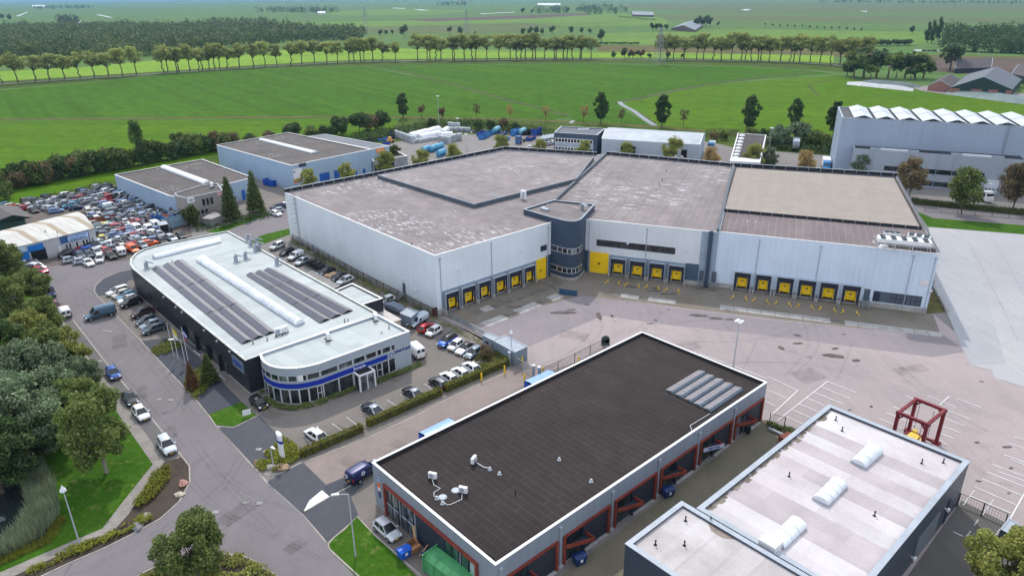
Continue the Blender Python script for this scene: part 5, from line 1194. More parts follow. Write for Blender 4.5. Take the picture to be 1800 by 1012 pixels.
dk = Bld('flat_roof_block', 'small block with dark roof, white rim and a row of round skylights', 'building', Wp([(1283, 283), (1336, 286), (1347, 237.5), (1297, 234)], 6.0), 6.0)
dk.shell(M('pale_block_wall', C(186, 188, 192), .7), roofing('dark_felt_roof', C(92, 84, 84), C(82, 76, 76), 1.5, 0), m_white, .3, .35, .05)
for k in range(8): p = dk.l(1287.5+k*1.75, 278-k*5.6, 5.7); mb = MB(); mb.lathe([(1.2, 0), (1.1, .35), (.5, .6)], 14, 0, Matrix.Translation((p.x+1.0, p.y, 5.7))); dk.part('dome_skylight', mb, m_brl, smooth=50)
for k in range(5): vent(dk, 1333.5+k*1.2, 261-k*5.5, 5.7, 1)
mb = MB(); q = [dk.l(x, y, 5.75) for x, y in ((1284, 282.5), (1334, 286), (1336, 280), (1286, 276))]; mb.add([(p.x, p.y, 5.76) for p in q], [(0, 1, 2, 3)]); dk.part('white_roof_strip', mb, m_white)
# ---- 8. guard container by the gate
gc = Bld('guard_cabin', 'blue-grey flat container cabin by the yard gate', 'cabin', Wp([(866, 597.5), (905, 619), (927, 608.5), (887.5, 589)], 2.7), 2.7)
ctw = clad('container_grey', C(128, 142, 156), .3, .5, .85, 2.5, .1)
gc.shell(ctw, M('container_roof', C(146, 158, 170), .5, .12, .8), w_cop_g, .06, .12, .03)
gd = Bld('gate_cabin', 'smaller lower grey cabin adjoining the guard cabin', 'cabin', Wp([(848, 588.5), (865.5, 597.5), (876, 592), (857.5, 584.5)], 2.5), 2.5)
gd.shell(ctw, M('container_roof', C(146, 158, 170), .5, .12, .8), w_cop_g, .06, .12, .03); gd.window(0, .6, 1.8, 1.0, 1.9, w_alu, glass_pale); gd.window(0, 2.6, 3.4, 1.0, 1.9, w_alu, glass_dark)
gs = Bld('storage_container', 'grey storage container beside the silver van behind the showroom', 'container', Wp([(703, 550), (722, 557.5), (735, 546.5), (716, 540)], 2.6), 2.6)
gs.shell(ctw, M('container_roof', C(146, 158, 170), .5, .12, .8), w_cop_g, .05, .1, .02)
gt = Bld('white_plant_cabin', 'white-topped cabin at the corner of the rear lot by the fence', 'cabin', Wp([(1759, 929), (1790, 946), (1800, 926), (1774, 910)], 2.6), 2.6)
gt.shell(M('plant_cabin_wall', C(70, 80, 92), .6), w_cop_g, w_cop_g, .04, .1, .02)
# ---- 9. farm
def gable_house(name, label, cat, P, h, rg, wall, roof, over=.4, ridge_along=0):
    b = Bld(name, label, cat, P, h); mb = MB(); mb.prism(b.P, 0, h, 0, cap=False); b.part('wall', mb, wall); P = b.P
    if ridge_along == 0: a, c_, d, e = P[0], P[1], P[2], P[3]
    else: a, c_, d, e = P[1], P[2], P[3], P[0]
    m0, m1 = (a+e)/2, (c_+d)/2
    mb = MB(); dz = .15
    mb.add([(a.x, a.y, h-dz), (c_.x, c_.y, h-dz), (m1.x, m1.y, h+rg), (m0.x, m0.y, h+rg), (d.x, d.y, h-dz), (e.x, e.y, h-dz)], [(0, 1, 2, 3), (3, 2, 4, 5)]); b.part('roof', mb, roof)
    for u, v_, w_ in ((a, e, m0), (c_, d, m1)): b.part('gable', MB().add([(u.x, u.y, h), (v_.x, v_.y, h), (w_.x, w_.y, h+rg-.1)], [(0, 1, 2)]), wall)
    mb = MB()
    for u, w_ in ((a, m0), (e, m0), (c_, m1), (d, m1)): mb.bar((u.x, u.y, h-.1), (w_.x, w_.y, h+rg+.05), .3, .3)
    b.part('barge_board', mb, w_cop_g); return b
f_green = M('barn_green', C(44, 62, 60), .8); f_brick = M('farm_brick', C(150, 108, 98), .85, .2, 1.0); f_slate = M('farm_slate', C(92, 98, 108), .7, .12, .3); f_tile = M('farm_tile', C(82, 76, 78), .8)
b = gable_house('farm_barn', 'wide dark green cattle barn with grey roof at the farm', 'barn', Wp([(1671, 153), (1780, 157), (1796, 140), (1700, 131)], 4.2), 4.2, 6.5, f_green, f_slate, ridge_along=1)
for t0, t1 in ((.0, .16), (.34, .52), (.62, .78), (.9, 1)): L = b.edge(0)[3]; b.panel('brick_pier', 0, L*t0, L*t1, 0, 3.4, 0, .15, f_brick)
gable_house('farm_shed', 'small brick farm shed with grey gabled roof', 'shed', Wp([(1632, 150), (1672, 152.5), (1690, 141), (1650, 138)], 3.4), 3.4, 3.4, f_brick, f_tile, ridge_along=1)
gable_house('farmhouse', 'long dark farm building with tiled roof behind the cattle barn', 'farm building', Wp([(1679, 121), (1743, 119), (1741, 110), (1680, 111)], 3.4), 3.4, 5.5, M('dark_board', C(48, 52, 62), .8), f_tile)
gable_house('farm_store', 'dark timber farm store at the right edge', 'barn', Wp([(1778, 130), (1830, 140), (1850, 120), (1797, 115)], 5.0), 5.0, 3.5, f_green, f_tile, ridge_along=0)
for lab, q, m_, h in (('long pale silage clamp at the edge of the meadow', [(1488, 149), (1605, 161), (1607, 156), (1490, 144)], M('silage_sheet', C(170, 174, 178), .6, .2, .3), 1.6), ('dark tyre covered silage clamp beside the farm', [(1515, 146), (1618, 155), (1612, 150), (1520, 142)], M('silage_dark', C(84, 98, 100), .7, .3, .3), 2.0), ('long grey green silage heap in front of the barn', [(1660, 166), (1800, 184), (1815, 174), (1672, 158)], M('silage_green', C(104, 122, 120), .6, .25, .3), 2.4)):
    P = [G2(x, y) for x, y in q]; mb = MB(); n = 14; vs = []
    for k in range(n+1):
        t = k/n; a, c_ = P[0].lerp(P[1], t), P[3].lerp(P[2], t); e_ = min(1, 6*t*(1-t)+.2)
        for j in range(6): an_ = math.pi*j/5; p = a.lerp(c_, (1-math.cos(an_))/2); vs.append((p.x, p.y, .02+h*e_*math.sin(an_)*(.9+.2*rr.random())))
    mb.add(vs, [(k*6+j, (k+1)*6+j, (k+1)*6+j+1, k*6+j+1) for k in range(n) for j in range(5)]); tag(mb.build('silage_clamp', m_, smooth=True), lab, 'silage clamp')
sheet('farm_yard', [(1605, 155), (1650, 148), (1800, 165), (1840, 175), (1800, 184), (1660, 166), (1620, 160)], .06, a_grey)
# far farms
fr_ = M('far_roof', C(120, 128, 138), .7)
gable_house('far_barn', 'far barn with grey gabled roofs and reddish front in the middle distance', 'barn', Wp([(1180, 50), (1222, 53), (1236, 44), (1200, 41)], 3.5), 3.5, 6, M('far_wall', C(104, 92, 90), .8), fr_, ridge_along=1)
gable_house('far_barn', 'long far barn with grey roof beside dark trees near the horizon', 'barn', Wp([(1112, 26), (1150, 27), (1145, 22), (1110, 21)], 5), 5, 5, M('far_wall', C(104, 92, 90), .8), fr_)
gable_house('far_barn', 'white-roofed glasshouse far away on the left half of the horizon', 'glasshouse', Wp([(945, 8.5), (985, 8.5), (985, 6), (945, 6)], 6), 5, 2, m_white, m_white)
gable_house('far_house', 'pale house among the trees at the far end of the wood', 'house', Wp([(376, 50), (398, 50), (396, 46), (378, 46)], 6), 6, 4, m_white, fr_)
gable_house('far_barn', 'pale shed beside the far tree clump left of centre', 'barn', Wp([(558, 22), (572, 22), (572, 20), (558, 20)], 6), 5, 2, m_white, m_white)
gable_house('far_barn', 'low white shed far away near the left horizon', 'barn', Wp([(56, 11), (80, 11), (80, 9), (56, 9)], 8), 6, 2, m_white, m_white)
# ---------------------------------------------------------------- vehicles
m_paint = carpaint()
m_cglass = M('car_glass', (.018, .022, .026), .06, .1, 1.0, spec=.7)
m_tyre = M('tyre_rubber', C(30, 30, 32), .8, .1, 2.0)
m_rim = M('alloy_rim', C(166, 170, 174), .35, .1, 3.0, metal=.5)
m_head = M('headlight_lens', C(222, 228, 232), .1, .04, 2.0, spec=.6)
m_tail = M('tail_lamp_red', C(150, 20, 22), .25, .05, 2.0)
m_plate = M('yellow_plate', C(232, 184, 40), .5, .05, 2.0)
m_trim = M('black_trim', C(26, 27, 30), .5, .1, 2.0)
# L, W, H, belt, hood, nose, windscreen base / roof front / roof rear / rear base (measured from the front), wheelbase, wheel radius
KIND = {'hatch': (4.05, 1.76, 1.47, .93, .90, .70, 1.02, 1.85, 3.55, 3.98, 2.55, .31),
        'small': (3.55, 1.65, 1.49, .93, .92, .74, .78, 1.5, 3.15, 3.48, 2.42, .28),
        'sedan': (4.6, 1.82, 1.43, .92, .88, .68, 1.25, 2.15, 3.35, 4.05, 2.75, .32),
        'coupe': (4.45, 1.84, 1.40, .92, .86, .66, 1.25, 2.15, 3.2, 4.2, 2.7, .33),
        'estate': (4.65, 1.82, 1.48, .93, .89, .70, 1.2, 2.0, 4.2, 4.58, 2.75, .32),
        'suv': (4.4, 1.84, 1.66, 1.04, 1.02, .82, 1.05, 1.8, 3.85, 4.3, 2.68, .35),
        'mpv': (4.4, 1.80, 1.68, 1.0, .95, .76, .85, 1.7, 3.95, 4.33, 2.7, .31)}
def loft(mb, st, mi=0, zb=.19):
    """body skin through stations (x from centre, half width, top z[, bottom z])"""
    vs, fs = [], []; n = 8
    for s_ in st:
        x, w_, zt = s_[:3]; b_ = s_[3] if len(s_) > 3 else zb; m_ = (zt-b_)
        for y, z_ in ((-w_*.88, b_), (-w_, b_+m_*.3), (-w_*.985, zt-m_*.2), (-w_*.86, zt), (w_*.86, zt), (w_*.985, zt-m_*.2), (w_, b_+m_*.3), (w_*.88, b_)): vs.append((x, y, z_))
    for k in range(len(st)-1):
        for j in range(n): fs.append((k*n+j, k*n+(j+1) % n, (k+1)*n+(j+1) % n, (k+1)*n+j))
    fs += [tuple(range(n-1, -1, -1)), tuple((len(st)-1)*n+j for j in range(n))]
    return mb.add(vs, fs, mi)
def car_parts(kind):
    L, W, H, zb, zh, zn, wb_, rf, rr_, rb, base, wr = KIND[kind]
    X = lambda d: L/2-d; h = W/2; P = {}
    body = MB(); loft(body, [(-L/2, h*.82, zb-.28, .42), (-L/2+.06, h*.92, zb-.06, .32), (X(rb)+.0, h*.97, zb-.01), (X(rr_)-.1, h, zb), (X(wb_), h, zb-.01), (X(wb_)+.35, h*.985, zh), (L/2-.38, h*.95, zh-.08), (L/2-.1, h*.86, zn), (L/2, h*.76, zn-.14, .3)])
    P['body'] = (body, m_paint, 35)
    rf += .12; rr_ -= .08; bw, tw_ = h*.90, h*.67; zr = H-.05
    r = [(X(rb)+.02, bw*.97, zb-.03), (X(rr_), tw_, zr), (X(rf), tw_, zr), (X(wb_)-.02, bw, zb-.03)]
    g = MB(); vs = [(x, s_*y, z_) for x, y, z_ in r for s_ in (-1, 1)]
    g.add(vs, [(0, 1, 3, 2), (2, 3, 5, 4), (4, 5, 7, 6), (0, 2, 4, 6), (1, 7, 5, 3)])
    P['windows'] = (g, m_cglass, False)
    rf_ = MB(); e = .02
    ov = [(X(rr_)-.06, tw_+e), (X(rr_)+.15, tw_+e), (X(rf)-.1, tw_+e), (X(rf)+.05, tw_+e-.02)]
    vs = [(x, s_*y, zr-.04) for x, y in ov for s_ in (-1, 1)] + [(x, s_*y*.88, zr+(.055 if k in (1, 2) else .03)) for k, (x, y) in enumerate(ov) for s_ in (-1, 1)]
    fs = []
    for k in range(3): a = 2*k; fs += [(8+a, 8+a+1, 8+a+3, 8+a+2), (a, 8+a, 8+a+2, a+2), (a+1, a+3, 8+a+3, 8+a+1)]
    fs += [(0, 1, 9, 8), (6, 14, 15, 7)]; rf_.add(vs, fs)
    def pil(u0, u1, v0, v1, s_):  # u on the belt line, v on the roof line
        q = []
        for u, v_ in ((u0, v0), (u1, v1)):
            q.append((r[0][0]+(r[3][0]-r[0][0])*u, s_*((r[0][1]+(r[3][1]-r[0][1])*u)+.012), zb-.03)); q.append((r[1][0]+(r[2][0]-r[1][0])*v_, s_*(tw_+.015), zr))
        rf_.add(q, [(0, 2, 3, 1)])
    for s_ in (-1, 1):
        pil(0, .16 if kind not in ('coupe', 'sedan') else .2, 0, .09, s_); pil(.53, .565, .53, .575, s_); pil(.975, 1.0, .965, 1.0, s_)
        rf_.bar((r[2][0], s_*tw_, zr-.01), (r[3][0], s_*bw, zb-.02), .07, .05); rf_.bar((r[1][0], s_*tw_, zr-.01), (r[0][0], s_*bw*.97, zb-.02), .1, .06)
    P['roof_panel'] = (rf_, m_paint, 50)
    tr = MB()
    for s_ in (-1, 1):
        for x in (base/2+.02, -base/2+.02): tr.tube([(x, s_*(h*.6), wr), (x, s_*(h*.985+.004), wr)], wr+.055, 14)
    tr.box(L/2-.08, L/2+.012, -h*.55, h*.55, .34, zn-.2); tr.box(-L/2-.012, -L/2+.05, -h*.7, h*.7, .38, .54)
    P['trim'] = (tr, m_trim, 40)
    P['wheel'] = [(s_, x) for s_ in (-1, 1) for x in (base/2+.02, -base/2+.02)]
    P['headlight'] = []
    P['tail_light'] = []
    for s_ in (-1, 1):
        b_ = MB(); b_.add([(L/2-.30, s_*h*.90, zn+.02), (L/2-.05, s_*h*.82, zn-.05), (L/2-.03, s_*h*.50, zn-.06), (L/2-.16, s_*h*.55, zn+.035), (L/2-.28, s_*h*.925, zn-.1), (L/2-.04, s_*h*.84, zn-.16), (L/2-.0, s_*h*.52, zn-.16)], [(0, 1, 2, 3), (0, 4, 5, 1), (1, 5, 6, 2)]); P['headlight'].append(b_)
        b_ = MB(); b_.box(-L/2-.015, -L/2+.22, min(s_*h*.62, s_*h*.945), max(s_*h*.62, s_*h*.945), zb-.3, zb-.1); P['tail_light'].append(b_)
    mi_ = [];
    for s_ in (-1, 1): b_ = MB(); b_.box(X(wb_)-.32, X(wb_)-.16, min(s_*h*.97, s_*(h+.17)), max(s_*h*.97, s_*(h+.17)), zb-.02, zb+.13); mi_.append(b_)
    P['mirror'] = mi_
    pl = [MB().box(L/2+.008, L/2+.03, -.26, .26, .42, .53), MB().box(-L/2-.03, -L/2-.008, -.26, .26, .58, .70)]
    P['number_plate'] = pl
    P['spec'] = (L, W, H, wr, h, base)
    return P
VK = {'van': (5.6, 2.02, 2.45, .35, 1.15, 1.95, 3.6, .36), 'smallvan': (4.4, 1.82, 1.85, .5, 1.3, 1.75, 2.75, .32), 'midvan': (5.0, 1.95, 1.95, .5, 1.25, 1.9, 3.1, .34)}
def van_parts(kind):
    L, W, H, nz, wbx, rfx, base, wr = VK[kind]; h = W/2; X = lambda d: L/2-d; P = {}
    zb = 1.18 if kind == 'van' else 1.02
    body = MB(); loft(body, [(-L/2, h*.92, H-.12), (-L/2+.1, h*.96, H-.03), (-L/2+.8, h, H), (X(rfx+.5), h, H), (X(rfx), h*.98, H-.05), (X(wbx), h*.97, zb), (X(wbx)+.25, h*.95, zb-.06), (L/2-.3, h*.92, zb-.22), (L/2-.06, h*.84, zb-.4), (L/2, h*.78, .62, .3)], 0, .3)
    P['body'] = (body, m_paint, 35)
    g = MB(); e = .015
    g.add([(X(rfx)+e+.05, -h*.74, H-.13), (X(rfx)+e+.05, h*.74, H-.13), (X(wbx)+e, h*.80, zb+.03), (X(wbx)+e, -h*.80, zb+.03)], [(0, 1, 2, 3)])
    for s_ in (-1, 1):
        g.add([(X(wbx)-.12, s_*(h*.985+.012), zb+.02), (X(rfx)-.55, s_*(h+.006), zb+.02), (X(rfx)-.55, s_*(h*.99+.01), zb+.62*(H-zb)), (X(rfx)-.12, s_*(h*.975+.012), zb+.62*(H-zb))], [(0, 1, 2, 3)])
        g.add([(-L/2-.012, s_*h*.12, H-.85), (-L/2-.012, s_*h*.74, H-.85), (-L/2-.002, s_*h*.72, H-.35), (-L/2-.002, s_*h*.12, H-.35)], [(0, 1, 2, 3)])
    P['windows'] = (g, m_cglass, False)
    tr = MB()
    for s_ in (-1, 1):
        for x in (base/2+.1, -base/2+.1): tr.tube([(x, s_*h*.6, wr), (x, s_*(h*.985+.006), wr)], wr+.06, 14)
        tr.box(-L/2+.3, L/2-1.2, min(s_*h*.97, s_*(h+.012)), max(s_*h*.97, s_*(h+.012)), .62, .7)
    tr.box(L/2-.12, L/2+.015, -h*.72, h*.72, .32, .66); tr.box(-L/2-.03, -L/2+.05, -h*.9, h*.9, .34, .52)
    P['trim'] = (tr, m_trim, 40); P['wheel'] = [(s_, x) for s_ in (-1, 1) for x in (base/2+.1, -base/2+.1)]
    P['headlight'] = [MB().box(L/2-.28, L/2-.0, min(s_*h*.6, s_*h*.9), max(s_*h*.6, s_*h*.9), zb-.45, zb-.24) for s_ in (-1, 1)]
    P['tail_light'] = [MB().box(-L/2-.015, -L/2+.1, min(s_*h*.84, s_*h*.97), max(s_*h*.84, s_*h*.97), .75, 1.25) for s_ in (-1, 1)]
    P['mirror'] = [MB().box(X(wbx)-.3, X(wbx)-.15, min(s_*h, s_*(h+.25)), max(s_*h, s_*(h+.25)), zb+.05, zb+.35) for s_ in (-1, 1)]
    P['number_plate'] = [MB().box(L/2+.012, L/2+.03, -.26, .26, .42, .53), MB().box(-L/2-.045, -L/2-.02, -.26, .26, .6, .71)]
    P['spec'] = (L, W, H, wr, h, base)
    return P
CACHE = {}; SIMPLE = {}
def parts_of(kind): return van_parts(kind) if kind in VK else car_parts(kind)
def car(kind, px, py, dx, dy, col, label, group=None, cat=None, name='parked_car', roof=None):
    """a parked car: photo pixel of its centre on the ground and the pixel direction its nose points"""
    c0 = G2(px, py); c1 = G2(px+dx, py+dy); rz = math.atan2(c1.y-c0.y, c1.x-c0.x)
    if kind not in CACHE:
        P = parts_of(kind); L, W, H, wr, h, base = P['spec']; d = []
        for nm in ('body', 'windows', 'roof_panel', 'trim'):
            if nm in P: mb, mt, sm = P[nm]; d.append((nm, mb.mesh(nm, mt, sm), None))
        wt = MB(); wt.lathe([(wr*.9, -.1), (wr, -.06), (wr, .06), (wr*.92, .1)], 16); tm = wt.mesh('tyre', m_tyre, 40)
        rm = MB(); rm.lathe([(wr*.66, -.02), (wr*.66, .105), (wr*.2, .112)], 14); rmm = rm.mesh('rim', m_rim, 40)
        for s_, x in P['wheel']: d.append(('wheel', tm, (s_, x, rmm, wr, h)))
        for nm, mt in (('headlight', m_head), ('tail_light', m_tail), ('mirror', m_paint), ('number_plate', m_plate)):
            for mb in P[nm]: d.append((nm, mb.mesh(nm, mt), None))
        CACHE[kind] = d
    t = thing(name, label, cat or ('van' if kind in VK else 'car'), (c0.x, c0.y, .08), rz, group)
    for nm, me, ex_ in CACHE[kind]:
        o = bpy.data.objects.new(nm, me); COL.objects.link(o); o.parent = t
        if nm == 'body': sb_ = o.modifiers.new('round', 'SUBSURF'); sb_.levels = sb_.render_levels = 1
        o.color = C4(roof if (roof and nm == 'roof_panel') else col)
        if ex_:
            s_, x, rmm, wr, h = ex_; o.location = (x, s_*(h-.085), wr); o.rotation_euler = (R(-90) if s_ > 0 else R(90), 0, 0)
            q = bpy.data.objects.new('rim', rmm); COL.objects.link(q); q.parent = o
    return t
def simple_mesh(kind):
    if kind in SIMPLE: return SIMPLE[kind]
    P = parts_of(kind); L, W, H, wr, h, base = P['spec']; mb = MB()
    def put(src, mi): mb.add(src.v, src.f, mi)
    put(P['body'][0], 0); put(P['windows'][0], 1)
    if 'roof_panel' in P: put(P['roof_panel'][0], 0)
    put(P['trim'][0], 2)
    for s_, x in P['wheel']: mb.tube([(x, s_*h*.7, wr), (x, s_*(h+.02), wr)], wr, 10, 2); mb.tube([(x, s_*h*.7, wr), (x, s_*(h+.03), wr)], wr*.6, 8, 3)
    for b_ in P['headlight']: put(b_, 4)
    for b_ in P['tail_light']: put(b_, 5)
    for b_ in P['mirror']: put(b_, 0)
    me = mb.mesh(kind+'_car', [m_paint, m_cglass, m_trim, m_rim, m_head, m_tail], 35)
    SIMPLE[kind] = me; return me
def scar(kind, px, py, dx, dy, col, label, group, zz=.06, name=None):
    c0 = G2(px, py); c1 = G2(px+dx, py+dy)
    o = bpy.data.objects.new(name or ('van' if kind in VK else 'car'), simple_mesh(kind)); COL.objects.link(o)
    o.location = (c0.x, c0.y, zz); o.rotation_euler = (0, 0, math.atan2(c1.y-c0.y, c1.x-c0.x)); o.color = C4(col)
    return tag(o, label, 'van' if kind in VK else 'car', group)
WHT, SIL, GRY, BLK, NAV, BLU, RED, TEAL, CRM, BRN = C(232, 234, 236), C(176, 184, 194), C(96, 104, 114), C(26, 28, 33), C(30, 44, 84), C(26, 90, 196), C(176, 26, 40), C(90, 150, 176), C(214, 206, 192), C(70, 48, 46)
DGY = C(56, 62, 70); ORG = C(238, 98, 38); YEL = C(234, 216, 100); SBL = C(110, 140, 186); GRN = C(40, 96, 78)
# street, left kerb
car('suv', 294.5, 789, 11, 16, C(206, 212, 220), 'silver SUV parked at the kerb beside the planting bed')
car('hatch', 249.5, 732, 12.5, 16, WHT, 'white hatchback nose to the street behind a black car')
car('sedan', 229.5, 705, 11.5, 15, C(52, 56, 62), 'dark grey saloon parked right behind the white hatchback')
car('hatch', 200.5, 661.5, 10, 14.5, C(40, 84, 160), 'blue hatchback parked alone at the kerb half under a tree')
car('midvan', 114.5, 554, -10.5, -16, WHT, 'white van with yellowed roof parked at the left kerb', name='parked_van')
car('hatch', 98.5, 543, 8.5, 12, C(120, 50, 70), 'dark pink car parked tight behind the white van')
car('van', 178, 558, -39, 10, C(82, 110, 132), 'steel blue tall van turning on the street', name='driving_van')
# bays along the black hall
G1 = 'cars nosed towards the street beside the black hall'
for k, px, py, col, lab in (('estate', 208, 516, WHT, 'white estate car first in the row beside the black hall'), ('small', 213.5, 522, CRM, 'cream small car second in the row beside the black hall'), ('hatch', 223, 525, TEAL, 'light teal car in the row beside the black hall'),
                            ('hatch', 226, 531, WHT, 'white hatchback between teal and black cars beside the black hall'), ('suv', 231.5, 537, C(34, 26, 30), 'black and maroon SUV ending the first row beside the black hall'), ('suv', 251.5, 555, BRN, 'brown SUV with pale roof beside the black hall'),
                            ('hatch', 258, 568, C(70, 84, 88), 'grey green hatchback beside the brown SUV'), ('hatch', 266.5, 575.5, C(150, 164, 178), 'silver hatchback between two grey cars beside the black hall'), ('estate', 272, 583, C(74, 88, 100), 'slate grey estate nearest the flagpoles')):
    car(k, px, py, -14, 4.5, col, lab, G1)
# around the showroom
car('small', 456, 714, 12, 10, BLK, 'small black car by the curved glass corner of the showroom')
G2_ = 'cars backed along the dealership hedge'
for k, px, py, col, lab, rf in (('hatch', 555, 770, WHT, 'white hatchback parked alone near the road end of the hedge', None), ('coupe', 655, 725, C(34, 40, 58), 'dark blue fastback with glass roof beside the hedge', C(170, 178, 190)), ('coupe', 726, 696, C(28, 31, 40), 'black fastback with reflection-coloured roof at the middle hedge', C(160, 166, 176)),
                                ('hatch', 771, 678.5, BLK, 'black hatchback next to three white cars by the hedge', C(120, 124, 130)), ('hatch', 789, 669, WHT, 'white hatchback next to the black hatchback by the hedge', None), ('hatch', 809.5, 660.5, WHT, 'middle one of three white hatchbacks by the hedge', None), ('hatch', 828.5, 651, WHT, 'white hatchback at the far end of the hedge row', None)):
    car(k, px, py, -13, -9.2, col, lab, G2_, roof=rf)  # pale roof colours paint in the bright reflection on glossy roofs
G3 = 'cars along the fence side of the dealership lot'
car('suv', 786.5, 605, -13, 8.6, BLU, 'bright blue SUV with black roof near the guard cabin', G3, roof=BLK)
car('small', 801.5, 612.5, -13, 8.6, WHT, 'small white car beside the bright blue SUV', G3)
car('coupe', 818, 617.5, -13, 8.6, WHT, 'white car with black roof between small white and grey cars', G3, roof=C(40, 42, 46))
car('hatch', 832.5, 625.5, -13, 8.6, C(120, 136, 152), 'grey blue compact car at the end of the fence row', G3)
car('midvan', 735, 570, -13, 8, C(190, 200, 212), 'silver van beside the grey storage container', name='parked_van')
car('hatch', 750.5, 581, 13, -8, C(190, 24, 40), 'red hatchback between silver van and white small car', G3)
car('small', 762.5, 588, -13, 8, WHT, 'small white city car next to the red hatchback', G3)
car('van', 729, 623, -13, -12, WHT, 'white delivery van showing its back doors beside the showroom corner', name='parked_van')
G4 = 'cars in the back lot between the black hall and the warehouse'
for k, px, py, col, lab in (('suv', 488, 437, C(210, 214, 218), 'white topped car nearest the lawn in the back lot'), ('hatch', 504, 447, BLK, 'black car in the back lot beside a white van'), ('smallvan', 520, 455, WHT, 'white small van in the back lot'), ('hatch', 532, 464, C(206, 214, 228), 'white and blue car in the back lot beside the pallet cage'),
                            ('coupe', 574, 481, C(36, 52, 58), 'dark teal car stored behind the lean-to'), ('coupe', 596, 491, DGY, 'dark grey coupe behind the lean-to'), ('hatch', 607, 497.5, WHT, 'white car half hidden by the white annex roof'), ('hatch', 679, 533, WHT, 'white car behind the annex beside the warehouse steps'), ('hatch', 684, 542, C(40, 44, 50), 'black and white car behind the annex nearest the container')):
    car(k, px, py, -12, 5, col, lab, G4)
car('midvan', 641, 836, 13, -8.2, C(26, 40, 92), 'navy van with white round emblems behind the workshop corner', name='parked_van')
vt = COL.objects[-1]
car('hatch', 681, 937.5, 11.5, 10, C(198, 202, 208), 'silver grey hatchback in front of the workshop windows')
# van emblem
nv = [o for o in COL.objects if o.get('label', '').startswith('navy van')][0]
for p, q in (((-.9, -.985, 1.35), (-.9, -1.0, 1.35)), ((-2.49, .45, 1.2), (-2.53, .45, 1.2))):
    mb = MB(); mb.tube([p, q], .3, 16); o = mb.build('round_emblem', m_white, nv); d = (Vector(q)-Vector(p)); mb = MB(); mb.tube([q, Vector(q)+d*.6], .14, 10); mb.build('emblem_centre', M('emblem_blue', C(40, 60, 120), .5), o)
# flatbed recovery truck
c0 = G2(86, 518); c1 = G2(96, 530); t = thing('recovery_truck', 'navy flatbed recovery truck facing down the street by the trees', 'truck', (c0.x, c0.y, .08), math.atan2(c1.y-c0.y, c1.x-c0.x))
mb = MB(); loft(mb, [(.6, .98, 2.2), (1.5, .98, 2.25), (2.0, .95, 2.2), (2.6, .95, 1.25), (3.1, .92, 1.05), (3.3, .8, .7, .4)], 0, .5); o = mb.build('cab', m_paint, t, 35); o.color = C4(C(40, 52, 100))
mb = MB(); mb.add([(2.08, -.75, 2.12), (2.08, .75, 2.12), (2.63, .8, 1.3), (2.63, -.8, 1.3)], [(0, 1, 2, 3)]); mb.build('windscreen', m_cglass, t)
mb = MB(); mb.box(-3.6, .5, -1.05, 1.05, .85, 1.0); mb.box(-3.6, .5, -1.05, -1.0, 1.0, 1.15); mb.box(-3.6, .5, 1.0, 1.05, 1.0, 1.15); mb.build('flatbed', w_cop_g, t)
for x, y in ((2.2, .8), (2.2, -.8), (-2.2, .8), (-2.2, -.8)): mb = MB(); mb.tube([(x, y-.14, .4), (x, y+.14, .4)], .4, 14); mb.build('wheel', m_tyre, t, 40)
for y in (.65, -.65): MB().box(3.05, 3.32, y-.18, y+.18, .8, .95).build('headlight', m_head, t)
# --- scrapyard
gS = 'cars packed in the scrapyard'
sr_ = random.Random(21)
CN = {WHT: 'white', SIL: 'silver', GRY: 'grey', BLK: 'black', NAV: 'navy', BLU: 'blue', RED: 'red', TEAL: 'teal', CRM: 'cream', BRN: 'brown', DGY: 'dark grey', ORG: 'orange', YEL: 'pale yellow', SBL: 'light blue', GRN: 'green'}
KN = {'hatch': 'hatchback', 'small': 'small car', 'sedan': 'saloon', 'coupe': 'coupe', 'estate': 'estate', 'suv': 'SUV', 'mpv': 'people carrier', 'van': 'tall van', 'smallvan': 'small van', 'midvan': 'van'}
PAL = [WHT]*5 + [SIL]*6 + [GRY]*5 + [BLK]*4 + [DGY]*5 + [NAV]*4 + [SBL]*2 + [RED]*3 + [CRM] + [TEAL] + [BRN]
KP = ['hatch']*6 + ['sedan']*4 + ['estate']*4 + ['small']*3 + ['mpv']*2 + ['suv']
used_px = []
def sc(px, py, d, where, col=None, kind=None, tight=6.5):
    for qx, qy in used_px:
        if (qx-px)**2 + ((qy-py)*2.2)**2 < tight**2: return
    used_px.append((px, py)); col = col or sr_.choice(PAL); kind = kind or sr_.choice(KP)
    a = sr_.uniform(-.12, .12); flip = sr_.choice((1, 1, -1)) if not d[2:] else 1
    scar(kind, px, py, flip*(d[0]-d[1]*a*3), flip*(d[1]+d[0]*a*.35), col, '%s %s %s' % (CN[col], KN[kind], where), gS, .07+(.0 if sr_.random() < .8 else .25))
SIDE = (12, -2.2); FRONT = (9, 6, 1); SD2 = (12, -3.5)
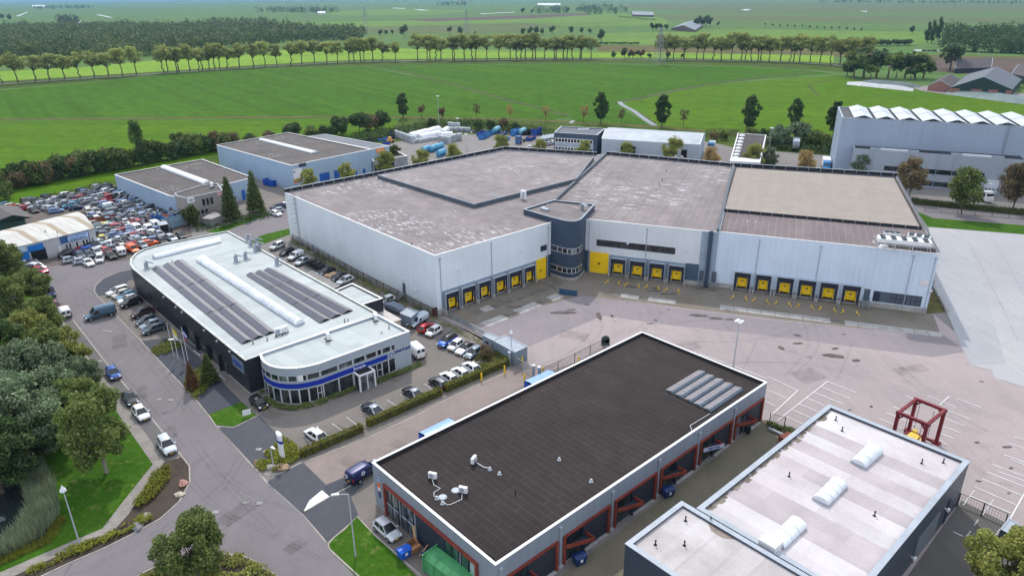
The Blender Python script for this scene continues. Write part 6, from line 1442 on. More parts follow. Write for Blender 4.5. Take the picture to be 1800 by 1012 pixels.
ROWS = [([(14, 363), (38, 370)], 4, SIDE, 'in the far left corner row of the scrapyard'), ([(45, 360), (60, 373)], 3, FRONT, 'beside the green barn in the scrapyard'),
        ([(57, 354), (100, 374)], 8, SIDE, 'in the diagonal scrapyard row behind the shed roof'), ([(83, 349), (124, 366)], 8, SIDE, 'in the second diagonal scrapyard row behind the shed'),
        ([(119, 345), (156, 361)], 7, SIDE, 'in the third diagonal scrapyard row behind the shed'), ([(145, 338), (188, 358)], 8, SIDE, 'in the scrapyard row near the hedge'),
        ([(173, 331), (212, 352)], 8, SD2, 'in the scrapyard row nearest the blue hall'), ([(190, 331), (222, 351)], 6, SD2, 'against the blue hall wall in the scrapyard'),
        ([(217, 358), (252, 366)], 6, SD2, 'in the short scrapyard row under the blue hall wall'), ([(160, 371), (176, 370)], 2, SIDE, 'in the middle of the scrapyard behind the shed gable'),
        ([(158, 378), (172, 389)], 3, FRONT, 'next to the shed gable in the scrapyard'), ([(176, 383), (191, 383)], 2, FRONT, 'next to the shed gable in the scrapyard'),
        ([(200, 392), (222, 394)], 3, FRONT, 'at the scrapyard centre'), ([(216, 376), (242, 376)], 3, SIDE, 'at the scrapyard centre'), ([(232, 386), (262, 390)], 4, FRONT, 'at the scrapyard centre'),
        ([(251, 371), (279, 381)], 6, SD2, 'in the silver row near the brick office'), ([(236, 394), (256, 401)], 3, FRONT, 'in front of the scrapyard containers'),
        ([(203, 400), (230, 418)], 6, SIDE, 'in the tight row right of the shed gable'), ([(176, 401), (180, 414)], 3, SIDE, 'by the corner of the shed'), ([(228, 413), (250, 421)], 4, SIDE, 'halfway along the scrapyard front'),
        ([(195, 419), (210, 431)], 3, SIDE, 'near the scrapyard front'), ([(222, 426), (268, 421)], 4, FRONT, 'near the scrapyard front by the dealership roof'), ([(237, 433), (252, 437)], 2, FRONT, 'near the scrapyard front by the dealership roof'),
        ([(168, 428), (192, 441)], 4, FRONT, 'in front of the shed sign'), ([(286, 429), (319, 419)], 3, (10, 5, 1), 'peeking over the rounded dealership roof'), ([(117, 443), (156, 436)], 3, FRONT, 'parked below the shed windows'),
        ([(142, 455), (187, 446)], 4, FRONT, 'in the front row of the scrapyard'), ([(124, 461), (146, 463)], 2, SIDE, 'in the front row of the scrapyard'), ([(42, 460), (50, 477)], 3, SIDE, 'beside the trees at the scrapyard entrance'),
        ([(60, 467), (72, 480)], 3, (12, 3.0, 1), 'beside the trees at the scrapyard entrance'), ([(66, 492), (74, 508)], 3, (12, 4.5, 1), 'nosed to the street beside the trees')]
for px, py, d, w_, col, k in ((235, 443, FRONT, 'with a cut rear at the scrapyard front', ORG, 'smallvan'), (265, 433, SIDE, 'standing by the dealership roof in the scrapyard', ORG, 'hatch'), (281, 383.5, FRONT, 'on top of the blue container in the scrapyard', ORG, 'small'), (182, 424, FRONT, 'facing the street beside the shed gable', YEL, 'hatch'),
                              (191, 399, SIDE, 'behind the shed gable', YEL, 'hatch'), (177, 404, SIDE, 'next to the shed gable', GRN, 'estate'), (213.5, 447, (-9, -10, 1), 'parked at the scrapyard road edge', WHT, 'midvan'), (155.5, 466, FRONT, 'parked at the scrapyard road edge', WHT, 'sedan'), (177, 459, (1, 5, 1), 'parked at the scrapyard road edge', WHT, 'mpv'),
                              (196, 454, (10, 5, 1), 'parked at the scrapyard road edge', BLK, 'hatch'), (97, 447, FRONT, 'by the open blue doorway of the shed', RED, 'small'), (138, 439, FRONT, 'below the shed sign', RED, 'sedan'), (148, 445, (-10, 3, 1), 'at the scrapyard front', BLU, 'estate'), (117, 452, (-10, 3.5, 1), 'near the open blue doorway', BLK, 'hatch'),
                              (196, 366, SIDE, 'in the middle of the scrapyard', WHT, 'smallvan'), (204, 376, SIDE, 'in the middle of the scrapyard', GRY, 'midvan'), (243, 407, FRONT, 'in front of the scrapyard containers', WHT, 'midvan'), (264, 409, FRONT, 'in front of the scrapyard containers', WHT, 'smallvan'), (276, 401, FRONT, 'in front of the scrapyard containers', WHT, 'midvan'), (205, 426, SIDE, 'beside the yellow hatchback', WHT, 'sedan'), (288, 409, SIDE, 'with open bonnet near the containers', DGY, 'sedan')):
    sc(px, py, d, w_, col, k)
for ln, n, d, w_ in ROWS:
    for k in range(n):
        t = k/max(1, n-1); sc(ln[0][0]+(ln[1][0]-ln[0][0])*t + sr_.uniform(-.6, .6), ln[0][1]+(ln[1][1]-ln[0][1])*t, d, w_, tight=4.6)
fx = random.Random(5)
for _ in range(420):
    px, py = fx.uniform(95, 290), fx.uniform(336, 452)
    top = 352-(px-95)*.21 if px < 200 else 330+(px-200)*.54
    bot = 370+(px-95)*.06 if px < 140 else (374+(px-140)*1.05 if px < 166 else 452-(px-170)*.2)
    if py < top+2 or py > bot-3: continue
    sc(px, py, SIDE if px < 215 and py < 385 else fx.choice((SIDE, FRONT)), 'wedged between the rows of the scrapyard', tight=8.6)
# --- yard vehicles behind the warehouse
gC = 'blue roll-off containers in the back yard'
ctb = M('container_blue', C(44, 112, 176), .5, .2, .6, tint=C(70, 136, 190), ta=.6); ctn = M('container_navy', C(40, 74, 156), .5, .2, .6); tkb = M('tank_teal', C(120, 180, 196), .5, .15, .5); rust = M('rusty_load', C(130, 74, 62), .9, .3, 1.2)
def pose(o, px, py, dx, dy, zz=.06):
    c0 = G2(px, py); c1 = G2(px+dx, py+dy); o.location = (c0.x, c0.y, zz); o.rotation_euler = (0, 0, math.atan2(c1.y-c0.y, c1.x-c0.x)); return o
def skip(px, py, dx, dy, lab, mat, L=6.0, W=2.4, H=1.6, load=None, grp=gC):
    t = pose(thing('rolloff_container', lab, 'container', group=grp), px, py, dx, dy); mb = MB(); e = .1
    mb.box(-L/2, L/2, -W/2, W/2, .15, .25); mb.box(-L/2, L/2, -W/2, -W/2+e, .25, H); mb.box(-L/2, L/2, W/2-e, W/2, .25, H); mb.box(L/2-e, L/2, -W/2+e, W/2-e, .25, H); mb.box(-L/2, -L/2+e, -W/2+e, W/2-e, .25, H)
    k = -L/2+.5
    while k < L/2: mb.box(k-.05, k+.05, -W/2-.08, -W/2, .2, H); mb.box(k-.05, k+.05, W/2, W/2+.08, .2, H); k += .9
    mb.build('container_body', mat, t); MB().box(-L/2+e, L/2-e, -W/2+e, W/2-e, .25, H*.75 if load else .4).build('load', load or m_ink, t); return t
def tank(px, py, dx, dy, lab, mat, L=5.5, r=1.1, grp=gC):
    t = pose(thing('tank_container', lab, 'tank', group=grp), px, py, dx, dy); mb = MB(); mb.tube([(-L/2-.25, 0, r+.4), (-L/2, 0, r+.4), (L/2, 0, r+.4), (L/2+.25, 0, r+.4)], [r*.6, r, r, r*.6], 18); mb.build('tank_shell', mat, t, 40)
    mb = MB(); mb.box(-L/2, L/2, -.8, .8, .1, .4); mb.box(-L/2, -L/2+.2, -.9, .9, .4, 1.1); mb.box(L/2-.2, L/2, -.9, .9, .4, 1.1); mb.build('skid_frame', ctb, t); return t
AX = (14, -7)
skip(851, 243, *AX, 'blue open container at the front left of the yard row', ctb, 8); skip(862, 237, *AX, 'blue and pale container behind the front left one', ctb, 8, 2.4, 1.4); skip(847, 238, *AX, 'dark blue container behind the front left container', ctn, 7); tank(873, 233, *AX, 'pale teal tank at the end of the left container row', tkb)
skip(889, 247, *AX, 'low light blue skip between container rows', ctb, 5, 2.2, 1.1); skip(884, 237, *AX, 'low dark container frame behind the light blue skip', ctn, 6, 2.2, .8); skip(906, 237, *AX, 'covered blue box container in the yard', ctb, 6.5, 2.5, 2.4, ctb); tank(918, 236, *AX, 'pale teal tank next to the covered blue box', tkb, 6); skip(926, 236, *AX, 'black open container beside the pale tank', m_black, 6)
skip(933, 246, *AX, 'royal blue open container with rusty red load', ctn, 6.5, 2.4, 1.5, rust); skip(943, 236, *AX, 'tall royal blue closed container in the yard', ctn, 7, 2.5, 2.7, ctn)
gP = 'white wrapped pipe bundles beside the blue office'
for k in range(4):
    t = pose(thing('pipe_bundle', 'white wrapped bundle of long pipes by the dark blue office', 'bundle', group=gP), 953+k*6.2, 247-k*1.0, 12, -9.5); mb = MB()
    for y in (-.7, 0, .7):
        for z_ in (.45, 1.1): mb.tube([(-5, y, z_), (5, y, z_)], .32, 7)
    mb.build('pipes', w_cop_g, t, 40)
def truck(px, py, dx, dy, lab, cabc, boxm=None, L=8.5, boxh=3.6, roof=None):
    t = pose(thing('truck', lab, 'truck'), px, py, dx, dy); f = L/2; o = None
    mb = MB(); loft(mb, [(f-2.2, 1.2, 3.0), (f-1.9, 1.22, 3.35), (f-.7, 1.2, 3.25), (f-.25, 1.18, 2.1), (f, 1.15, 1.6), (f+.05, 1.05, .9, .4)], 0, .5); o = mb.build('cab', m_paint, t, 40); o.color = C4(cabc)
    mb = MB(); mb.add([(f-.66, -1.0, 3.1), (f-.66, 1.0, 3.1), (f-.2, 1.05, 2.05), (f-.2, -1.05, 2.05)], [(0, 1, 2, 3)]); 
    for s_ in (-1, 1): mb.add([(f-1.6, s_*1.225, 2.0), (f-.5, s_*1.215, 2.0), (f-.85, s_*1.2, 2.9), (f-1.6, s_*1.215, 2.9)], [(0, 1, 2, 3)])
    mb.build('windscreen', m_cglass, t)
    mb = MB(); mb.box(-f, f-2.3, -.45, .45, .7, 1.0); mb.build('chassis', m_black, t)
    for x in (f-1.2, -f+1.2, -f+2.4):
        for y in (1.0, -1.0): mb = MB(); mb.tube([(x, y-.16, .5), (x, y+.16, .5)], .5, 14); mb.build('wheel', m_tyre, t, 40)
    if boxm: MB().box(-f, f-2.35, -1.25, 1.25, 1.02, boxh).build('cargo_box', boxm, t)
    for y in (.8, -.8): MB().box(f-.02, f+.08, y-.2, y+.2, .8, 1.0).build('headlight', m_head, t)
    return t
truck(915, 251, -12, 7, 'blue lorry with white cab roof standing in the back yard', C(30, 90, 150), None, 8)
truck(1725, 352, 14, 6, 'white articulated lorry tractor by the hedge at the tall hall', WHT, None, 7)
truck(1451, 297, 3, 12, 'white and blue box lorry beside the tall hall', C(60, 150, 220), m_white, 9)
truck(1250, 262, -6, 10, 'small tanker lorry with blue cab beside the pale metal hall', C(60, 140, 190), w_cop_g, 9, 2.6)
t = pose(thing('box_trailer', 'white box trailer parked at the hedge behind the warehouse', 'trailer'), 1398, 262, 1, -14); MB().box(-5, 5, -1.25, 1.25, 1.1, 3.9).build('cargo_box', w_cop_g, t); mb = MB(); mb.box(-4.8, 4.8, -.5, .5, .8, 1.1); mb.build('chassis', m_black, t)
for x in (-4, -3, -2):
    for y in (.95, -.95): mb = MB(); mb.tube([(x, y-.15, .45), (x, y+.15, .45)], .45, 12); mb.build('wheel', m_tyre, t)
gB = 'cars parked behind the warehouse roof edge'
for k, px, py, dx, dy, col, lab in (('hatch', 934, 262.5, 12, 0, WHT, 'white car alone behind the raised warehouse roof'), ('hatch', 966, 255, 10, -3, SIL, 'silver car at the left end by the blue office'), ('sedan', 972, 252, 10, -3, WHT, 'white car nearest the blue office corner'), ('hatch', 975, 248, 10, -3, DGY, 'dark car nearest the wrapped pipes'), ('suv', 982, 265, 10, -2, BLK, 'black car in front of the blue office'), ('hatch', 993, 266.5, 10, -2, WHT, 'white car in front of the blue office'), ('smallvan', 1143, 275, 2, 8, WHT, 'white van behind the roof edge before the metal hall'), ('smallvan', 1156, 276, 2, 8, WHT, 'white van right of another white van before the metal hall'),
                                  ('hatch', 1080, 269, 10, -3, SIL, 'silver car near the gateway of the metal hall'), ('midvan', 1226, 279, -1, 8, WHT, 'white van under the end of the pale metal hall'), ('hatch', 1122, 273, 6, 5, RED, 'red machine-like small car before the metal hall'), ('hatch', 487, 374, -10, 2, SIL, 'silver car between blue halls and white warehouse'), ('suv', 489, 367.5, -10, 2, NAV, 'blue car between blue halls and white warehouse'), ('hatch', 497, 365, -10, 2, WHT, 'white car between blue halls and white warehouse'), ('hatch', 486, 379, 10, 3, WHT, 'white car nearest the street behind the white warehouse')):
    scar(k, px, py, dx, dy, col, lab, gB)
# ---------------------------------------------------------------- vegetation
L_ave = leafm('avenue_leaves', C(88, 96, 54), C(110, 116, 66), C(128, 122, 72), .35, .12)
L_dark = leafm('dark_leaves', C(44, 62, 34), C(60, 78, 42), C(82, 92, 50), .25, .2)
L_mid = leafm('green_leaves', C(72, 90, 42), C(96, 108, 58), C(128, 132, 80), .35, .3)
L_wil = leafm('willow_leaves', C(72, 88, 64), C(94, 108, 80), C(132, 140, 112), .3, .25)
L_olive = leafm('olive_leaves', C(90, 98, 48), C(116, 120, 62), C(146, 140, 84), .4, .3)
L_gold = leafm('autumn_leaves', C(142, 122, 76), C(156, 136, 92), C(130, 104, 66), .35, .3)
L_brown = leafm('brown_leaves', C(92, 82, 58), C(112, 96, 70), C(76, 84, 50), .25, .3)
L_red = leafm('russet_leaves', C(100, 70, 50), C(112, 82, 56), C(88, 80, 50), .25, .4)
L_con = leafm('conifer_leaves', C(48, 64, 30), C(70, 82, 38), C(88, 92, 46), .2, .4)
L_hedge = leafm('hedge_leaves', C(96, 104, 30), C(120, 122, 40), C(142, 112, 48), .3, .7)
L_shrub = leafm('shrub_leaves', C(100, 110, 36), C(126, 126, 46), C(84, 98, 42), .3, .5)
L_reed = leafm('reed_blades', C(88, 102, 82), C(112, 124, 98), C(132, 134, 104), .3, .4)
L_far = leafm('distant_leaves', C(56, 72, 50), C(72, 86, 58), C(90, 98, 64), .2, .05)
bark = M('bark', C(98, 88, 76), .9, .25, 2.0); bark_p = M('pale_bark', C(150, 144, 134), .9, .25, 2.0)
def leaves(mb, blobs, n, size, rg, shell=.55, up=.25, droop=0.0):
    tot = sum(b[1][0]*b[1][1]+b[1][2]*b[1][0] for b in blobs); V, Fc = mb.v, mb.f
    for c_, r_ in blobs:
        k = int(n*(r_[0]*r_[1]+r_[2]*r_[0])/tot)+1
        for _ in range(k):
            while True:
                d = Vector((rg.gauss(0, 1), rg.gauss(0, 1), rg.gauss(0, 1)))
                if d.length > .01: break
            d.normalize(); q = shell+(1-shell)*rg.random()**.6 + rg.gauss(0, .05)
            p = Vector((c_[0]+d.x*r_[0]*q, c_[1]+d.y*r_[1]*q, c_[2]+d.z*r_[2]*q - droop*rg.random()))
            nrm = (d*.6 + Vector((rg.gauss(0, .6), rg.gauss(0, .6), rg.gauss(0, .6)+up))).normalized()
            a = nrm.cross(Vector((rg.random()-.5, rg.random()-.5, rg.random()-.5))).normalized(); b = nrm.cross(a)
            s_ = size*(.6+.8*rg.random()); a = a*s_*.5; b = b*s_*.34; i = len(V)
            V += [tuple(p-a), tuple(p-b), tuple(p+a), tuple(p+b)]; Fc.append((i, i+1, i+2, i+3)); mb.m.append(0)
    return mb
def limb(mb, p, q, r0, r1, rg, n=4):
    p, q = Vector(p), Vector(q); pts = []; rs = []
    for k in range(n+1):
        t = k/n; w_ = Vector((rg.gauss(0, 1), rg.gauss(0, 1), 0))*.04*(q-p).length*math.sin(math.pi*t); pts.append(p.lerp(q, t)+w_); rs.append(r0+(r1-r0)*t)
    mb.tube(pts, rs, 6)
TREES = {}
def tree_meshes(kind, seed, lm, bk=None):
    key = (kind, seed, lm.name)
    if key in TREES: return TREES[key]
    rg = random.Random(seed*31+7); bl = []; tr = MB(); cr = MB()
    if kind == 'avenue':
        H = 20; le = Vector((rg.uniform(-.8, .8), rg.uniform(-.5, .5), 7.5)); limb(tr, (0, 0, 0), le, .42, .3, rg)
        for k in range(20):
            a = rg.random()*6.28; zz = rg.uniform(9.6, 17.8); rr_ = (5.0 if zz < 15.5 else 3.6)*math.sqrt(rg.random()); c_ = Vector((le.x+rr_*math.cos(a), le.y+rr_*math.sin(a), zz))
            bl.append((c_, (rg.uniform(1.7, 2.6),)*2 + (rg.uniform(1.3, 2.1),))); limb(tr, le, c_, .17, .05, rg, 3)
        leaves(cr, bl, 1500, 1.05, rg, .3)
    elif kind in ('big', 'willow'):
        H = 10; r0 = 5.0; limb(tr, (0, 0, 0), (.2, .1, 3.4), .28, .2, rg)
        for k in range(44):
            a = rg.random()*6.28; zz = rg.uniform(3.0, 9.4); rm = r0*math.sqrt(max(.05, 1-((zz-5.6)/4.4)**2)); rr_ = rm*math.sqrt(rg.random())*.86; c_ = Vector((rr_*math.cos(a), rr_*math.sin(a), zz))
            bl.append((c_, (rg.uniform(.8, 1.6),)*2 + (rg.uniform(.7, 1.3),)))
            if k % 2 == 0: limb(tr, (.2, .1, 3.2), c_, .1, .03, rg, 3)
        leaves(cr, bl, 15000, .38 if kind == 'big' else .36, rg, .3, .25, .5 if kind == 'willow' else 0)
    elif kind == 'street':
        H = 8; limb(tr, (0, 0, 0), (0, 0, 7), .12, .03, rg, 6)
        for k in range(40):
            a = rg.random()*6.28; zz = rg.uniform(2.2, 7.7); rm = 3.3*math.sin(math.pi*min(1, (zz-1.6)/6.6))**.6; rr_ = rm*math.sqrt(rg.random())*.8; c_ = Vector((rr_*math.cos(a), rr_*math.sin(a), zz))
            bl.append((c_, (rg.uniform(.7, 1.25),)*2 + (rg.uniform(.6, 1.1),))); limb(tr, (0, 0, zz*.55), c_, .04, .012, rg, 3)
        leaves(cr, bl, 6500, .36, rg, .05, .2)
    elif kind == 'poplar':
        limb(tr, (0, 0, 0), (-.8, 0, 14), .3, .06, rg, 5)
        for k in range(22):
            zz = rg.uniform(2.0, 16.5); rm = 2.3*math.sin(math.pi*min(1, zz/18))**.6; a = rg.random()*6.28; c_ = Vector((rm*.6*math.cos(a)-zz*.06, rm*.6*math.sin(a), zz)); bl.append((c_, (rm*.6+.3, rm*.6+.3, 1.6)))
        leaves(cr, bl, 2600, .6, rg, .3)
    elif kind == 'single':
        limb(tr, (0, 0, 0), (0, 0, 9), .3, .08, rg, 5)
        for k in range(70):
            zz = 2.6+10.4*k/70; rm = 3.3*math.sin(math.pi*min(1, (zz-1.2)/12.6))**.8; a = rg.random()*6.28; rr_ = rm*math.sqrt(rg.random()); c_ = Vector((rr_*math.cos(a), rr_*math.sin(a), zz)); bl.append((c_, (rg.uniform(.6, 1.2),)*2 + (rg.uniform(.6, 1.2),)))
        leaves(cr, bl, 5200, .6, rg, .25)
    elif kind == 'cone':
        limb(tr, (0, 0, 0), (0, 0, 11.5), .22, .03, rg, 5)
        for k in range(60):
            zz = .8+11.6*(k/60); rm = 3.0*(1-(zz-.6)/12.4)**.75; a = k*2.4; c_ = Vector((rm*.62*math.cos(a), rm*.62*math.sin(a), zz)); bl.append((c_, (rm*.42+.12, rm*.42+.12, .75)))
        leaves(cr, bl, 5200, .42, rg, .25, .6)
    elif kind == 'bush':
        limb(tr, (0, 0, 0), (.1, 0, 2), .12, .05, rg, 2)
        for k in range(14):
            a = rg.random()*6.28; zz = rg.uniform(1.2, 4.6); rr_ = 2.6*math.sqrt(rg.random())*(1-.12*max(0, zz-2)); c_ = Vector((rr_*math.cos(a), rr_*math.sin(a), zz)); bl.append((c_, (rg.uniform(1.0, 1.7),)*2 + (rg.uniform(.9, 1.5),)))
        leaves(cr, bl, 2200, .6, rg, .3)
    elif kind == 'bare':
        limb(tr, (0, 0, 0), (0, 0, 5), .13, .07, rg, 4)
        for k in range(34):
            a = rg.random()*6.28; zz = rg.uniform(4, 9); rr_ = 2.4*math.sqrt(rg.random()); c_ = Vector((rr_*math.cos(a), rr_*math.sin(a), zz)); limb(tr, (0, 0, rg.uniform(2.5, 5)), c_, .045, .015, rg, 3); bl.append((c_, (.6, .6, .7)))
        leaves(cr, bl, 900, .42, rg, .0)
    elif kind == 'far':
        limb(tr, (0, 0, 0), (0, 0, 5), .4, .2, rg, 2)
        for k in range(9):
            a = rg.random()*6.28; zz = rg.uniform(4.2, 11.0); rr_ = 3.2*math.sqrt(rg.random()); c_ = Vector((rr_*math.cos(a), rr_*math.sin(a), zz)); bl.append((c_, (rg.uniform(1.7, 2.8),)*2 + (rg.uniform(1.5, 2.4),)))
        leaves(cr, bl, 420, 1.6, rg, .35)
    r = (cr.mesh('crown', lm), tr.mesh('trunk', bk or bark, 60)); TREES[key] = r
    return r
def tree(kind, seed, lm, xy, label, cat='tree', group=None, s=1.0, rz=None, name='tree', bk=None, zs=None):
    cm_, tm = tree_meshes(kind, seed, lm, bk); t = thing(name, label, cat, (xy[0], xy[1], 0), rnd.random()*6.28 if rz is None else rz, group)
    t.scale = (s, s, zs or s)
    for nm, me in (('crown', cm_), ('trunk', tm)): o = bpy.data.objects.new(nm, me); COL.objects.link(o); o.parent = t
    return t
def at_crown(px, py, h): v = G2(px, py, h); return v
# near trees, left of the street
for k, (px, py, s, kd, lm, lab) in enumerate([(138, 733, .93, 'big', L_mid, 'tree with pale trunk on the lawn nearest the parked silver SUV'), (0, 462, 1.05, 'big', L_mid, 'leafy tree at the left edge below the pale shed'), (70, 560, 1.0, 'big', L_mid, 'tree overhanging the white van at the left kerb'), (10, 525, 1.15, 'big', L_mid, 'tree at the left edge beside the recovery truck'),
                                         (112, 612, .85, 'big', L_olive, 'olive tree leaning over the street between the van and the blue car'), (48, 640, 1.1, 'willow', L_wil, 'grey green willow at the middle of the left tree belt'), (14, 712, 1.2, 'willow', L_wil, 'big grey willow low at the left edge above the pond'), (92, 690, 1.0, 'willow', L_wil, 'willow between the park lawn and the left edge'),
                                         (140, 655, .66, 'willow', L_wil, 'sparse grey willow beside the parked blue car'), (78, 610, .95, 'big', L_mid, 'leafy tree in the middle of the left tree belt'), (40, 590, 1.0, 'big', L_olive, 'olive tree behind the leafy middle tree of the left belt'), (28, 660, 1.0, 'willow', L_wil, 'willow at the left edge beside the middle of the belt'), (75, 735, .9, 'willow', L_wil, 'willow bending over the reeds of the pond'), (118, 700, .85, 'big', L_mid, 'leafy tree right behind the lawn tree'), (40, 775, .8, 'big', L_dark, 'dark tree above the pond'), (-12, 610, 1.1, 'big', L_dark, 'dark tree cut by the left edge halfway down'), (-22, 790, 1.1, 'willow', L_dark, 'dark willow at the left edge over the water'), (50, 500, .8, 'big', L_mid, 'tree hiding the cars at the scrapyard entrance')]):
    tree(kd, k % 3, lm, G2(188, 831) if k == 0 else at_crown(px, py, 6.0*s), lab, s=s, bk=bark_p if k == 0 else None, zs=1.26 if k == 0 else None)
tree('big', 2, L_mid, at_crown(340, 968, 3.9), 'round leafy tree on the bed at the bottom of the street junction', s=.82)
tree('big', 2, L_olive, at_crown(1782, 985, 5.0), 'yellow green tree in the bottom right corner', s=.85)
tree('cone', 1, L_con, G2(408, 387), 'left one of two tall conifers before the brick office', s=1.0); tree('cone', 2, L_con, G2(451, 374), 'right one of two tall conifers before the blue hall', s=1.0)
tree('cone', 1, L_red, G2(340, 684), 'russet cone shaped shrub by the flagpoles', 'shrub', s=.42, zs=.4, name='shrub'); tree('cone', 2, L_con, G2(370, 672), 'green cone shaped shrub by the black dealership wall', 'shrub', s=.55, zs=.42, name='shrub')
tree('bush', 1, L_con, G2(340, 398), 'round dark ivy bush by the brick office corner', 'bush', s=.75, zs=1.2, name='bush')
tree('bush', 2, L_brown, G2(853, 632), 'large bronze shrub beside the grey compact car', 'shrub', s=.5, name='shrub')
tree('poplar', 1, L_dark, G2(253, 291), 'tall leaning poplar behind the scrapyard hedge', s=1.0, rz=0)
# single trees on the meadow edge
for k, (px, py, s, kd, lm, lab) in enumerate([(709, 208, .95, 'single', L_dark, 'slim dark tree left of the tall light mast'), (1056, 217, 1.08, 'single', L_dark, 'dark upright tree behind the blue office'), (1163, 224, 1.12, 'single', L_dark, 'dark upright tree at the bend of the stream'), (1317, 233, 1.2, 'single', L_dark, 'dark upright tree behind the dark-roofed block'), (1395, 226, 1.0, 'single', L_dark, 'dark upright tree above the willow bushes'), (1464, 240, 1.1, 'single', L_dark, 'dark tree hidden behind the tall hall corner'),
                                         (741, 207, .5, 'far', L_brown, 'small brownish tree right of the slim dark tree'), (777, 208, .5, 'far', L_red, 'small russet bush beside the tall mast'), (1026, 217, .95, 'bare', L_gold, 'orange autumn tree left of the dark upright tree'), (959, 214, .8, 'bare', L_gold, 'thin pale brown tree by the ditch end'), (897, 211, .8, 'bare', L_gold, 'thin orange tree above the blue containers'), (838, 210, .8, 'bare', L_brown, 'nearly bare tree above the container yard'), (1092, 219, .8, 'bare', L_brown, 'nearly bare tree left of the stream'), (1201, 223, .85, 'bare', L_brown, 'nearly bare tree right of the stream')]):
    tree(kd, k % 2, lm, G2(px, py), lab, s=s)
gH = 'bushes along the estate edge'
for k, (px, py, s, lm) in enumerate([(515, 246, 1.7, L_dark), (548, 245, 1.5, L_mid), (575, 243, 1.4, L_dark), (600, 238, 2.0, L_dark), (632, 233, 2.1, L_dark), (648, 230, 2.0, L_brown), (672, 226, 2.0, L_dark), (690, 240, .9, L_mid), (475, 252, 1.2, L_brown), (440, 256, 1.3, L_dark), (330, 266, 1.5, L_brown), (315, 262, 1.6, L_mid), (360, 268, 1.4, L_dark), (385, 262, 1.3, L_red), (410, 258, 1.5, L_brown),
                                (1372, 258, 2.0, L_wil), (1402, 255, 2.2, L_wil), (1432, 260, 1.8, L_mid), (1455, 264, 1.6, L_mid), (1345, 250, 1.3, L_dark), (1320, 250, 1.4, L_mid), (1270, 246, .9, L_mid), (1255, 248, .9, L_brown), (760, 224, 1.0, L_dark), (885, 228, 1.2, L_brown), (862, 226, 1.0, L_dark), (840, 226, .8, L_dark), (905, 232, 1.0, L_dark), (940, 236, .8, L_mid), (160, 296, 1.45, L_dark), (35, 322, 1.7, L_brown), (10, 352, 1.5, L_mid), (-5, 338, 1.7, L_mid)]):
    nm = {L_dark: 'dark', L_mid: 'fresh green', L_brown: 'brownish', L_wil: 'grey green', L_red: 'russet'}[lm]
    tree('bush', k % 4, lm, G2(px, py), '%s bush on the %s edge of the estate' % (nm, 'scrapyard' if px < 330 else 'blue hall' if px < 500 else 'far left yard' if px < 700 else 'container yard' if px < 960 else 'right hand'), 'bush', gH, s=s*.78, name='bush')
hp = [(-15, 338), (60, 325), (150, 306), (250, 290), (330, 274), (400, 262)]; k = 0
for a, c_ in zip(hp[:-1], hp[1:]):
    n = int((c_[0]-a[0])/9)
    for j in range(n):
        t = (j+rnd.random()*.6)/n; lm = rnd.choice((L_dark, L_dark, L_dark, L_brown, L_mid, L_con)); k += 1
        tree('bush', k % 4, lm, G2(a[0]+(c_[0]-a[0])*t, a[1]+(c_[1]-a[1])*t+rnd.uniform(-2.5, 1.5)), '%s bush in the thick hedge behind the scrapyard' % {L_dark: 'dark', L_mid: 'fresh green', L_brown: 'brownish', L_con: 'olive'}[lm], 'bush', 'bushes of the hedge behind the scrapyard', s=rnd.uniform(1.0, 1.6), name='bush')
for k, (px, py, s, lm, lab) in enumerate([(541, 317, 1.05, L_olive, 'young tree before the white sign of the blue hall'), (611, 303, 1.0, L_olive, 'young tree between blue doors of the blue hall'), (676, 284, 1.15, L_olive, 'tall young tree before the orange oval sign'), (694, 270, .9, L_con, 'slim cypress like tree beside the orange oval sign'), (740, 280, 1.1, L_olive, 'thin young tree before the blue pipes'), (797, 268, 1.0, L_olive, 'young tree right of the blue pipes'), (880, 254, 1.1, L_olive, 'sparse young tree before the blue containers'), (948, 258, .95, L_olive, 'young tree left of the blue office'), (1026, 262, 1.0, L_olive, 'young tree before the blue office corner'), (1101, 264, .9, L_olive, 'young tree before the left gateway'), (1183, 262, 1.3, L_olive, 'bigger young tree before the right gateway'),
                                     (1250, 275, 1.05, L_gold, 'yellowing young tree by the metal hall end'), (1327, 274, 1.2, L_olive, 'young tree over the dark-roofed block'), (1355, 275, 1.0, L_wil, 'grey young tree right of the dark-roofed block'), (1418, 283, 1.1, L_gold, 'golden young tree beside the blue box lorry'), (1514, 289, 1.15, L_wil, 'grey green young tree before the tall hall'), (1607, 305, 1.5, L_brown, 'brown half bare tree before the loading wing'), (1702, 328, 1.6, L_mid, 'green tree on the roadside verge at the loading wing'), (1793, 320, 1.6, L_brown, 'brown tree at the right edge on the verge')]):
    b_ = {15: None}.get(k); tree('street', k % 3, lm, at_crown(px, py, 5*s), lab, s=s)
